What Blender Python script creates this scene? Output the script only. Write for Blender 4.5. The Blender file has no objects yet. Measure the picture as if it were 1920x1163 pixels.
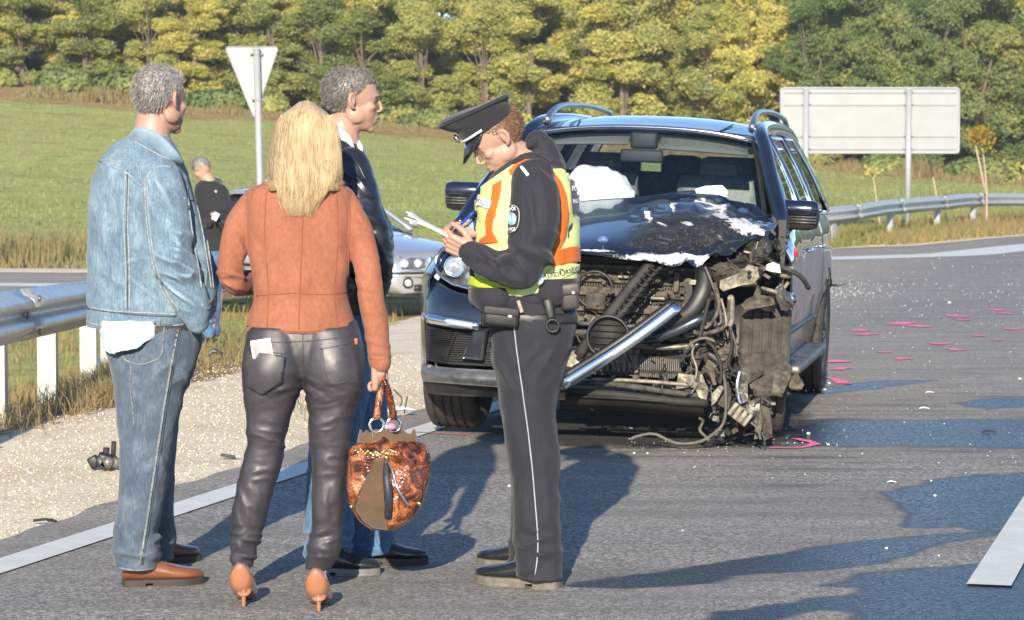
import bpy, bmesh, math, random
import numpy as np
from mathutils import Vector, Matrix, noise as mnoise
from mathutils.bvhtree import BVHTree

# ------------------------------------------------------------------ camera, sky, sun, exposure
SC = bpy.context.scene
COL = SC.collection
PITCH = math.atan(269.5 / 5000.0)
CAMZ = 1.46
cam_data = bpy.data.cameras.new('camera')
cam = bpy.data.objects.new('camera', cam_data)
COL.objects.link(cam)
cam_data.sensor_width = 36.0
cam_data.lens = 36.0 * 5000.0 / 1920.0
cam_data.clip_start = 0.1
cam_data.clip_end = 3000.0
cam.location = (0, 0, CAMZ)
cam.rotation_euler = (math.pi / 2 - PITCH, 0, 0)
SC.camera = cam
cam_data.dof.use_dof = True
cam_data.dof.focus_distance = 10.6
cam_data.dof.aperture_fstop = 10.0

SUN_EL = math.radians(20.0)
SUN_AZ = math.radians(-6.0)          # shadows run away from the camera, a little to the right
world = bpy.data.worlds.new('World')
SC.world = world
world.use_nodes = True
wn = world.node_tree.nodes
wl = world.node_tree.links
for n in list(wn):
    wn.remove(n)
w_out = wn.new('ShaderNodeOutputWorld')
w_bg = wn.new('ShaderNodeBackground')
w_sky = wn.new('ShaderNodeTexSky')
w_sky.sky_type = 'NISHITA'
w_sky.sun_disc = False
w_sky.sun_elevation = SUN_EL
w_sky.sun_rotation = math.pi + math.radians(6.0)
w_sky.air_density = 0.75
w_sky.dust_density = 0.0
w_sky.ozone_density = 2.5
w_bg.inputs['Strength'].default_value = 0.14
wl.new(w_sky.outputs[0], w_bg.inputs[0])
wl.new(w_bg.outputs[0], w_out.inputs[0])

sun_data = bpy.data.lights.new('sun', 'SUN')
sun = bpy.data.objects.new('sun', sun_data)
COL.objects.link(sun)
sun_data.energy = 4.9
sun_data.angle = math.radians(0.5)
sun_data.color = (1.0, 0.89, 0.72)
_d = Vector((math.sin(math.radians(6.0)) * math.cos(SUN_EL), math.cos(SUN_AZ) * math.cos(SUN_EL), -math.sin(SUN_EL)))
sun.rotation_euler = _d.to_track_quat('-Z', 'Y').to_euler()
sun.location = (-10, -30, 20)

SC.view_settings.view_transform = 'Standard'
SC.view_settings.look = 'None'
SC.view_settings.exposure = 0.7
SC.view_settings.gamma = 1.0
SC.view_settings.use_curve_mapping = False
SC.cycles.max_bounces = 6
SC.cycles.transparent_max_bounces = 12
SC.cycles.use_denoising = True

RNG = np.random.default_rng(7)
random.seed(7)

# ------------------------------------------------------------------ picture <-> place
F_ = 5000.0
_sp, _cp = math.sin(PITCH), math.cos(PITCH)

def ray(px, py):
    xc = (px - 960.0) / F_
    yc = (581.5 - py) / F_
    v = np.array([xc, _cp + yc * _sp, -_sp + yc * _cp])
    return v / v[1]

def P(px, py, d):
    """the point seen at (px, py) of the photograph, d metres ahead of the camera"""
    r = ray(px, py) * d
    return np.array([r[0], r[1], r[2] + CAMZ])

def sstep(a, b, x):
    t = np.clip((np.asarray(x, float) - a) / (b - a), 0, 1)
    return t * t * (3 - 2 * t)

U_ = np.array([0.2630, 0.9648])          # direction of the near road
A_ = np.array([-1.86, 9.69])             # a point of its edge line

def pq(X, Y):
    """distance left of the edge line, distance along it"""
    dx = X - A_[0]; dy = Y - A_[1]
    return dy * U_[0] - dx * U_[1], dx * U_[0] + dy * U_[1]

def from_pq(p, q):
    return A_[0] + q * U_[0] - p * U_[1], A_[1] + q * U_[1] + p * U_[0]

TREE_D = 118.0
def topY(X):
    """far edge of the far road"""
    xs = np.array([-60, -20, -9.4, -6, -2, 2, 5.0, 7.3, 9.7, 16, 30, 60.])
    ys = np.array([50, 49.5, 48.5, 48, 48.5, 48.5, 47.0, 48.8, 54.0, 66, 84, 120.])
    return np.interp(X, xs, ys)

def zg(X, Y):
    X = np.asarray(X, float); Y = np.asarray(Y, float)
    p, q = pq(X, Y)
    zr = -0.25 * sstep(2.0, 5.5, p) - 0.22 * sstep(6, 14, p)
    zt = 2.95 - 0.100 * np.clip(X, -70, 26)
    t0 = topY(X) + 2.2
    t = (Y - t0) / (TREE_D - t0)
    t = np.clip(t, 0, 1)
    tt = t ** 1.12 * (1 - 0.12 * np.sin(math.pi * t))
    hill = zr + (zt - zr) * tt
    hill = hill + np.clip(Y - TREE_D - 1, 0, 50) * 0.16
    z = np.where(Y > t0, hill, zr)
    bump_ = 0.10 * np.sin(X * 0.23 + 1.3) * np.sin(Y * 0.11) * sstep(0.05, 0.4, t)
    return z + bump_

def G(px, py):
    """the ground point seen at (px, py)"""
    r = ray(px, py)
    d = 4.0
    lastd = d
    while d < 200:
        pt = r * d
        if pt[2] + CAMZ < float(zg(pt[0], pt[1])):
            break
        lastd = d
        d *= 1.01
    a, b = lastd, d
    for _ in range(24):
        m = (a + b) / 2
        pt = r * m
        if pt[2] + CAMZ < float(zg(pt[0], pt[1])):
            b = m
        else:
            a = m
    pt = r * a
    return np.array([pt[0], pt[1], float(zg(pt[0], pt[1]))])

# ------------------------------------------------------------------ materials
class NT:
    def __init__(self, name):
        self.m = bpy.data.materials.new(name)
        self.m.use_nodes = True
        self.t = self.m.node_tree
        self.n = self.t.nodes
        self.l = self.t.links
        self.b = self.n['Principled BSDF']
        self._obj = None
    def set(self, sock, v):
        if isinstance(v, bpy.types.NodeSocket):
            self.l.new(v, sock)
        else:
            if isinstance(v, (tuple, list)) and len(v) == 3 and sock.type == 'RGBA':
                v = (*v, 1)
            sock.default_value = v
    def inp(self, **kw):
        names = dict(col='Base Color', rough='Roughness', metal='Metallic', normal='Normal', coat='Coat Weight',
                     coat_rough='Coat Roughness', spec='Specular IOR Level', trans='Transmission Weight', alpha='Alpha',
                     sheen='Sheen Weight', sheen_rough='Sheen Roughness', emit='Emission Color', emit_s='Emission Strength',
                     ior='IOR', sss='Subsurface Weight', sss_r='Subsurface Radius', sss_scale='Subsurface Scale', aniso='Anisotropic')
        for k, v in kw.items():
            self.set(self.b.inputs[names[k]], v)
        return self
    def obj(self):
        if self._obj is None:
            tc = self.n.new('ShaderNodeTexCoord')
            self._obj = tc.outputs['Object']
            self._uv = tc.outputs['UV']
        return self._obj
    def uv(self):
        self.obj()
        return self._uv
    def attr(self, name):
        a = self.n.new('ShaderNodeAttribute'); a.attribute_name = name
        return a.outputs['Fac']
    def vmap(self, scale=(1, 1, 1), rot=(0, 0, 0), vec=None, loc=(0, 0, 0)):
        m = self.n.new('ShaderNodeMapping')
        self.l.new(vec or self.obj(), m.inputs[0])
        m.inputs['Scale'].default_value = scale
        m.inputs['Rotation'].default_value = rot
        m.inputs['Location'].default_value = loc
        return m.outputs[0]
    def noise(self, scale=5, detail=4, rough=0.55, vec=None, dist=0.0, col=False):
        t = self.n.new('ShaderNodeTexNoise')
        self.l.new(vec or self.obj(), t.inputs['Vector'])
        t.inputs['Scale'].default_value = scale
        t.inputs['Detail'].default_value = detail
        t.inputs['Roughness'].default_value = rough
        t.inputs['Distortion'].default_value = dist
        return t.outputs['Color' if col else 'Fac']
    def voro(self, scale=5, vec=None, feature='F1', out='Distance', rnd=1.0):
        t = self.n.new('ShaderNodeTexVoronoi')
        t.feature = feature
        self.l.new(vec or self.obj(), t.inputs['Vector'])
        t.inputs['Scale'].default_value = scale
        t.inputs['Randomness'].default_value = rnd
        return t.outputs[out]
    def wave(self, scale=5, dist=0, dscale=1, detail=2, vec=None, dirn='X', prof='SIN'):
        t = self.n.new('ShaderNodeTexWave')
        t.bands_direction = dirn; t.wave_profile = prof
        self.l.new(vec or self.obj(), t.inputs['Vector'])
        t.inputs['Scale'].default_value = scale
        t.inputs['Distortion'].default_value = dist
        t.inputs['Detail'].default_value = detail
        t.inputs['Detail Scale'].default_value = dscale
        return t.outputs['Fac']
    def ramp(self, fac, stops, interp='LINEAR'):
        r = self.n.new('ShaderNodeValToRGB')
        r.color_ramp.interpolation = interp
        el = r.color_ramp.elements
        while len(el) < len(stops):
            el.new(0.5)
        for e, (pos, c) in zip(el, stops):
            e.position = pos
            if isinstance(c, (int, float)):
                c = (c, c, c)
            e.color = (*c, 1)
        self.l.new(fac, r.inputs[0])
        return r.outputs[0]
    def mix(self, fac, a, b, mode='MIX'):
        m = self.n.new('ShaderNodeMix')
        m.data_type = 'RGBA'; m.blend_type = mode
        self.set(m.inputs[0], fac); self.set(m.inputs[6], a); self.set(m.inputs[7], b)
        return m.outputs[2]
    def math(self, op, a, b=0.0, clamp=False):
        m = self.n.new('ShaderNodeMath'); m.operation = op; m.use_clamp = clamp
        self.set(m.inputs[0], a); self.set(m.inputs[1], b)
        return m.outputs[0]
    def bump(self, h, strength=0.3, dist=0.01, normal=None):
        b = self.n.new('ShaderNodeBump')
        b.inputs['Strength'].default_value = strength
        b.inputs['Distance'].default_value = dist
        self.l.new(h, b.inputs['Height'])
        if normal is not None:
            self.l.new(normal, b.inputs['Normal'])
        return b.outputs[0]
    def objrand(self):
        o = self.n.new('ShaderNodeObjectInfo')
        return o.outputs['Random']
    def sep(self, vec):
        s = self.n.new('ShaderNodeSeparateXYZ'); self.l.new(vec, s.inputs[0])
        return s.outputs

def simple(name, col, rough=0.5, metal=0.0, var=0.12, scale=30, bump=0.0, bscale=200, bdist=0.002, **kw):
    t = NT(name)
    f = t.noise(scale, 5, 0.6)
    lo = tuple(c * (1 - var) for c in col); hi = tuple(min(1, c * (1 + var)) for c in col)
    t.inp(col=t.ramp(f, [(0.3, lo), (0.7, hi)]), rough=rough, metal=metal)
    if bump:
        t.inp(normal=t.bump(t.noise(bscale, 3, 0.6), bump, bdist))
    t.inp(**kw)
    return t.m

# ------------------------------------------------------------------ objects
ROOTM = {}
def thing(name, label, cat, loc=(0, 0, 0), rot=(0, 0, 0), group=None):
    o = bpy.data.objects.new(name, None)
    o.empty_display_size = 0.2
    COL.objects.link(o)
    o.location = loc
    o.rotation_euler = rot
    o['label'] = label; o['category'] = cat
    if group: o['group'] = group
    M = Matrix.Translation(Vector(loc)) @ o.rotation_euler.to_matrix().to_4x4()
    ROOTM[o.name] = M
    return o

def tag(o, label=None, cat=None, group=None, kind=None):
    if label: o['label'] = label
    if cat: o['category'] = cat
    if group: o['group'] = group
    if kind: o['kind'] = kind
    return o

def part(name, vf, mat, parent=None, smooth=True, world=True, label=None, auto=None, at=None):
    """vf = (verts, faces[, per-face material index]); world=True: coordinates are of the place"""
    v, f = vf[0], vf[1]
    v = np.asarray(v, float).reshape(-1, 3)
    M = None
    if parent is not None:
        M = ROOTM[parent.name]
        if world:
            Mi = np.array(M.inverted())
            v = v @ Mi[:3, :3].T + Mi[:3, 3]
    if at is not None:
        v = v - np.asarray(at)
    me = bpy.data.meshes.new(name)
    if isinstance(f, np.ndarray):
        n, k = f.shape
        me.vertices.add(len(v)); me.vertices.foreach_set('co', v.astype(np.float32).ravel())
        me.loops.add(n * k); me.loops.foreach_set('vertex_index', f.astype(np.int32).ravel())
        me.polygons.add(n); me.polygons.foreach_set('loop_start', np.arange(0, n * k, k, dtype=np.int32))
        me.update(calc_edges=True)
    else:
        me.from_pydata([tuple(x) for x in v], [], [tuple(int(i) for i in q) for q in f])
        me.update()
    mats = mat if isinstance(mat, (list, tuple)) else [mat]
    for m in mats:
        me.materials.append(m)
    if len(vf) > 2 and vf[2] is not None:
        me.polygons.foreach_set('material_index', np.asarray(vf[2], dtype=np.int32))
    if smooth:
        me.polygons.foreach_set('use_smooth', np.ones(len(me.polygons), dtype=bool))
        if auto is not None:
            try:
                me.set_sharp_from_angle(angle=math.radians(auto))
            except Exception:
                pass
    o = bpy.data.objects.new(name, me)
    COL.objects.link(o)
    if at is not None:
        o.location = at
    if parent is not None:
        o.parent = parent
        ROOTM[o.name] = M
    if label: o['label'] = label
    return o

def set_attr(o, name, vals):
    a = o.data.attributes.new(name, 'FLOAT', 'POINT')
    a.data.foreach_set('value', np.asarray(vals, dtype=np.float32))

def copy_thing(root, loc=None, rot=None, label=None, group=None, parent=None):
    c = root.copy(); COL.objects.link(c)
    if parent is not None: c.parent = parent
    if loc is not None: c.location = loc
    if rot is not None: c.rotation_euler = rot
    if label: c['label'] = label
    if group: c['group'] = group
    for ch in list(root.children):
        copy_thing(ch, parent=c)
    return c

# ------------------------------------------------------------------ shapes
def join(*vfs):
    V = []; Fc = []; MI = []; n = 0; anym = False
    for x in vfs:
        v, f = x[0], x[1]
        v = np.asarray(v, float).reshape(-1, 3)
        V.append(v)
        for q in f:
            Fc.append(tuple(int(i) + n for i in q))
        if len(x) > 2 and x[2] is not None:
            MI += list(x[2]); anym = True
        else:
            MI += [0] * len(f)
        n += len(v)
    return (np.concatenate(V), Fc, MI) if anym else (np.concatenate(V), Fc)

def midx(vf, i):
    return (vf[0], vf[1], [i] * len(vf[1]))

def box(c, s, rot=None, bev=0.0):
    """box at centre c, full size s; rot a 3x3; bev chamfers the edges"""
    hx, hy, hz = np.array(s) / 2.0
    if bev <= 0:
        v = np.array([[x, y, z] for x in (-hx, hx) for y in (-hy, hy) for z in (-hz, hz)])
        f = [(0, 1, 3, 2), (4, 6, 7, 5), (0, 4, 5, 1), (2, 3, 7, 6), (0, 2, 6, 4), (1, 5, 7, 3)]
    else:
        b = min(bev, hx * .99, hy * .99, hz * .99)
        bm = bmesh.new()
        bmesh.ops.create_cube(bm, size=1.0)
        for vv in bm.verts:
            vv.co = Vector((vv.co.x * 2 * hx, vv.co.y * 2 * hy, vv.co.z * 2 * hz))
        bmesh.ops.bevel(bm, geom=bm.edges[:], offset=b, segments=2, affect='EDGES', profile=0.6)
        bm.verts.ensure_lookup_table()
        v = np.array([vv.co[:] for vv in bm.verts])
        f = [tuple(x.index for x in ff.verts) for ff in bm.faces]
        bm.free()
    if rot is not None:
        v = v @ np.asarray(rot).T
    return v + np.asarray(c, float), f

def rotm(axis, ang):
    return np.array(Matrix.Rotation(ang, 3, axis))

def xf(vf, R=None, t=None, s=None):
    v = np.asarray(vf[0], float)
    if s is not None: v = v * np.asarray(s)
    if R is not None: v = v @ np.asarray(R).T
    if t is not None: v = v + np.asarray(t)
    return (v, *vf[1:])

def crm(pts, n):
    """Catmull-Rom through rows of any width, n samples"""
    p = np.asarray(pts, float)
    if len(p) == 2:
        t = np.linspace(0, 1, n)[:, None]
        return p[0] * (1 - t) + p[1] * t
    P_ = np.vstack([2 * p[0] - p[1], p, 2 * p[-1] - p[-2]])
    out = []
    for t in np.linspace(0, len(p) - 1, n):
        i = min(int(t), len(p) - 2); u = t - i
        a, b, c, d = P_[i], P_[i + 1], P_[i + 2], P_[i + 3]
        out.append(0.5 * ((2 * b) + (-a + c) * u + (2 * a - 5 * b + 4 * c - d) * u * u + (-a + 3 * b - 3 * c + d) * u ** 3))
    return np.array(out)

def skin(rings, cap=True, closed=True):
    R = np.asarray(rings)
    m, n = R.shape[:2]
    v = R.reshape(-1, 3)
    f = []
    kk = n if closed else n - 1
    for i in range(m - 1):
        for j in range(kk):
            j2 = (j + 1) % n
            f.append((i * n + j, i * n + j2, (i + 1) * n + j2, (i + 1) * n + j))
    if cap and closed:
        f.append(tuple(range(n - 1, -1, -1)))
        f.append(tuple((m - 1) * n + j for j in range(n)))
    return v, f

def tube(pts, r, n=8, m=None, cap=True, flat=None):
    """round tube through pts; r scalar or list; flat=(ref vector, ratio) squashes it"""
    pts = np.asarray(pts, float)
    rr = np.full(len(pts), r, float) if np.isscalar(r) else np.asarray(r, float)
    data = np.hstack([pts, rr[:, None]])
    if m: data = crm(data, m)
    c = data[:, :3]; rr = np.maximum(data[:, 3], 1e-5)
    T = np.gradient(c, axis=0)
    T /= np.linalg.norm(T, axis=1)[:, None] + 1e-12
    ref = np.array([0, 0, 1.0]) if abs(T[0][2]) < 0.9 else np.array([1.0, 0, 0])
    if flat is not None: ref = np.asarray(flat[0], float)
    rings = []
    N = np.cross(T[0], ref); N /= np.linalg.norm(N) + 1e-12
    for i in range(len(c)):
        if flat is not None:
            N = np.cross(T[i], ref)
        else:
            N = N - T[i] * N.dot(T[i])
        N = N / (np.linalg.norm(N) + 1e-12)
        B = np.cross(T[i], N)
        a = np.linspace(0, 2 * math.pi, n, endpoint=False)
        k = flat[1] if flat is not None else 1.0
        rings.append(c[i] + rr[i] * (np.cos(a)[:, None] * N + k * np.sin(a)[:, None] * B))
    return skin(rings, cap)

def lathe(prof, n=32, axis=(0, 0, 1), c=(0, 0, 0), closed=False):
    """prof: (radius, height) rows about axis"""
    ax = Vector(axis).normalized()
    q = Vector((0, 0, 1)).rotation_difference(ax).to_matrix()
    q = np.array(q)
    rings = []
    a = np.linspace(0, 2 * math.pi, n, endpoint=False)
    for r, h in prof:
        rings.append(np.stack([r * np.cos(a), r * np.sin(a), np.full(n, h)], 1) @ q.T + np.asarray(c))
    if closed: rings.append(rings[0])
    return skin(rings, cap=not closed)

def torus(c, R, r, axis=(0, 1, 0), n=32, k=10, arc=1.0):
    th = np.linspace(-math.pi, math.pi, k, endpoint=False)
    pr = [(R + r * math.cos(t), r * math.sin(t)) for t in th]
    return lathe(pr, n, axis, c, closed=True)

def prism(poly2, d0, d1, fn):
    """closed 2D polygon extruded between depth d0 and d1; fn(u, v, d) -> point"""
    n = len(poly2)
    v = [fn(u, w, d0) for u, w in poly2] + [fn(u, w, d1) for u, w in poly2]
    f = [tuple(range(n)), tuple(range(2 * n - 1, n - 1, -1))]
    for i in range(n):
        j = (i + 1) % n
        f.append((i, i + n, j + n, j))
    return np.array(v), f

def grid(fn, us, vs):
    v = np.array([[fn(u, w) for w in vs] for u in us], float)
    m, n = v.shape[:2]
    f = [(i * n + j, (i + 1) * n + j, (i + 1) * n + j + 1, i * n + j + 1) for i in range(m - 1) for j in range(n - 1)]
    return v.reshape(-1, 3), f

def thicken(vf, t):
    """gives an open sheet a thickness t (downwards of its normal)"""
    bm = bmesh.new()
    vs = [bm.verts.new(tuple(x)) for x in vf[0]]
    for q in vf[1]:
        try: bm.faces.new([vs[i] for i in q])
        except ValueError: pass
    bm.normal_update()
    bmesh.ops.recalc_face_normals(bm, faces=bm.faces[:])
    nv = [(v.co.copy(), v.normal.copy()) for v in bm.verts]
    bm.verts.index_update()
    be = [(e.verts[0].index, e.verts[1].index) for e in bm.edges if len(e.link_faces) == 1]
    fs = [tuple(v.index for v in f.verts) for f in bm.faces]
    bm.free()
    n = len(nv)
    v = [tuple(c) for c, _ in nv] + [tuple(c - nn * t) for c, nn in nv]
    f = fs + [tuple(i + n for i in reversed(q)) for q in fs] + [(a, a + n, b + n, b) for a, b in be]
    return np.array(v), f

def remesh(vf, voxel, smooth=4, sfac=0.5):
    """union of closed shapes as one continuous skin"""
    me = bpy.data.meshes.new('tmp')
    me.from_pydata([tuple(x) for x in vf[0]], [], [tuple(q) for q in vf[1]])
    me.update()
    o = bpy.data.objects.new('tmp', me)
    COL.objects.link(o)
    m = o.modifiers.new('r', 'REMESH'); m.mode = 'VOXEL'; m.voxel_size = voxel; m.adaptivity = 0
    if smooth:
        s = o.modifiers.new('s', 'SMOOTH'); s.factor = sfac; s.iterations = smooth
    dg = bpy.context.evaluated_depsgraph_get()
    dg.update()
    ev = o.evaluated_get(dg)
    em = ev.to_mesh()
    nv = len(em.vertices)
    v = np.empty(nv * 3, np.float32); em.vertices.foreach_get('co', v)
    nl = len(em.loops); li = np.empty(nl, np.int32); em.loops.foreach_get('vertex_index', li)
    v = v.reshape(-1, 3).astype(float)
    if nl == len(em.polygons) * 4:
        f = li.reshape(-1, 4)
    else:
        f = [tuple(p.vertices) for p in em.polygons]
    ev.to_mesh_clear()
    bpy.data.objects.remove(o)
    bpy.data.meshes.remove(me)
    return v, f

def vnormals(v, f):
    f = np.asarray(f)
    a = v[f[:, 0]]; b = v[f[:, 1]]; c = v[f[:, 2]]; d = v[f[:, 3]]
    n = np.cross(c - a, d - b)
    out = np.zeros_like(v)
    for k in range(4):
        np.add.at(out, f[:, k], n)
    return out / (np.linalg.norm(out, axis=1)[:, None] + 1e-12)

_nz = np.random.default_rng(3)
_NT = _nz.random((32, 32, 32))
def vnoise(p, scale=1.0, seed=0):
    """value noise of points, -1..1, periodic lattice"""
    q = np.asarray(p, float) * scale + seed * 7.31
    i = np.floor(q).astype(int); u = q - i
    u = u * u * (3 - 2 * u)
    r = 0
    for dx in (0, 1):
        for dy in (0, 1):
            for dz in (0, 1):
                w = (u[:, 0] if dx else 1 - u[:, 0]) * (u[:, 1] if dy else 1 - u[:, 1]) * (u[:, 2] if dz else 1 - u[:, 2])
                r = r + w * _NT[(i[:, 0] + dx) % 32, (i[:, 1] + dy) % 32, (i[:, 2] + dz) % 32]
    return r * 2 - 1

def fbm(p, scale=1.0, oct=4, seed=0):
    a = 1.0; r = 0; s = 0
    for k in range(oct):
        r = r + a * vnoise(p, scale * 2 ** k, seed + k); s += a; a *= 0.5
    return r / s

class Surf:
    """a mesh one can lay seams, patches and print on"""
    def __init__(self, v, f):
        self.t = BVHTree.FromPolygons([Vector(x) for x in v], [tuple(int(i) for i in q) for q in f], epsilon=0.0)
    def hit(self, px, py, off=0.0):
        d = Vector(ray(px, py))
        h = self.t.ray_cast(Vector((0, 0, CAMZ)), d.normalized())
        if h[0] is None: return None
        n = h[1]
        if n.dot(d) > 0: n = -n
        return np.array(h[0] + n * off)
    def near(self, p, off=0.0):
        h = self.t.find_nearest(Vector(p))
        return np.array(h[0] + h[1] * off)

def seam(surf, pts, w=0.004, off=0.001, m=None, n=6, flat=0.5):
    """a welt lying on a surface, along picture points"""
    q = crm(pts, m or max(6, int(sum(math.dist(a, b) for a, b in zip(pts, pts[1:])) / 5)))
    out = [surf.hit(x, y, off) for x, y in q]
    out = [o for o in out if o is not None]
    if len(out) < 3: return None
    o = np.array(out)
    k = [o[0]]
    for a in o[1:]:
        if np.linalg.norm(a - k[-1]) < 0.08: k.append(a)
    o = np.array(k)
    if len(o) < 3: return None
    for _ in range(2):
        o[1:-1] = (o[:-2] + 2 * o[1:-1] + o[2:]) / 4
    return tube(o, w, n)

def patch(surf, poly, off=0.004, step=4.0, thick=0.002):
    """a sheet that follows a surface, outlined by picture points"""
    poly = np.asarray(poly, float)
    x0, y0 = poly.min(0); x1, y1 = poly.max(0)
    bm = bmesh.new()
    n = len(poly)
    pts = []
    for i in range(n):
        a, b = poly[i], poly[(i + 1) % n]
        k = max(1, int(np.linalg.norm(b - a) / step))
        for j in range(k):
            pts.append(a + (b - a) * j / k)
    bv = [bm.verts.new((x, y, 0)) for x, y in pts]
    bm.faces.new(bv)
    for axis, lo, hi in (('x', x0, x1), ('y', y0, y1)):
        k = int((hi - lo) / step)
        for j in range(1, k):
            c = lo + (hi - lo) * j / k
            co = (c, 0, 0) if axis == 'x' else (0, c, 0)
            no = (1, 0, 0) if axis == 'x' else (0, 1, 0)
            bmesh.ops.bisect_plane(bm, geom=bm.verts[:] + bm.edges[:] + bm.faces[:], plane_co=co, plane_no=no, dist=1e-4)
    bm.verts.index_update()
    V = []; ok = []
    for v in bm.verts:
        h = surf.hit(v.co.x, v.co.y, off)
        ok.append(h is not None); V.append(h if h is not None else (0, 0, 0))
    Fc = [tuple(v.index for v in f.verts) for f in bm.faces if all(ok[v.index] for v in f.verts)]
    bm.free()
    V = np.array(V, float)
    Fc = [q for q in Fc if max(np.linalg.norm(V[a] - V[b]) for a in q for b in q) < 0.12]
    used = sorted(set(i for q in Fc for i in q)); mp = {a: i for i, a in enumerate(used)}
    if not used: return None
    V = V[used]; Fc = [tuple(mp[i] for i in q) for q in Fc]
    n = len(V)
    if thick:
        back = V + (np.array([0, 0, CAMZ]) - V) / np.linalg.norm(np.array([0, 0, CAMZ]) - V, axis=1)[:, None] * thick
        ed = {}
        for q in Fc:
            for a, b in zip(q, q[1:] + q[:1]):
                ed[(a, b)] = 1
        f2 = [tuple(i + n for i in q) for q in Fc] + [tuple(reversed(q)) for q in Fc]
        for (a, b) in ed:
            if (b, a) not in ed:
                f2.append((a, b, b + n, a + n))
        return np.vstack([V, back]), f2
    return V, Fc

def print_text(surf, s, cx, cy, h, ang=0.0, squash=1.0, off=0.006, bold=False, width=None):
    """lettering as flat print lying on a surface, at picture position"""
    cu = bpy.data.curves.new('t', 'FONT'); cu.body = s; cu.align_x = 'CENTER'; cu.align_y = 'CENTER'
    cu.size = 1.0; cu.resolution_u = 2; cu.offset = 0.02 if bold else 0.0
    o = bpy.data.objects.new('t', cu); COL.objects.link(o)
    dg = bpy.context.evaluated_depsgraph_get(); dg.update()
    me = o.evaluated_get(dg).to_mesh()
    v = np.array([x.co[:] for x in me.vertices]); f = [tuple(p.vertices) for p in me.polygons]
    o.evaluated_get(dg).to_mesh_clear()
    bpy.data.objects.remove(o); bpy.data.curves.remove(cu)
    k = h / 0.72
    ext = v[:, 0].max() - v[:, 0].min()
    kx = (width / ext) if width else k * squash
    x = v[:, 0] * kx; y = -v[:, 1] * k
    c, sn = math.cos(ang), math.sin(ang)
    X = cx + x * c - y * sn; Y = cy + x * sn + y * c
    if surf is None:
        return X, Y, f
    out = [surf.hit(a, b, off) for a, b in zip(X, Y)]
    good = [q for q in f if all(out[i] is not None for i in q)]
    V = np.array([q if q is not None else np.zeros(3) for q in out])
    return V, good
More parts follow.
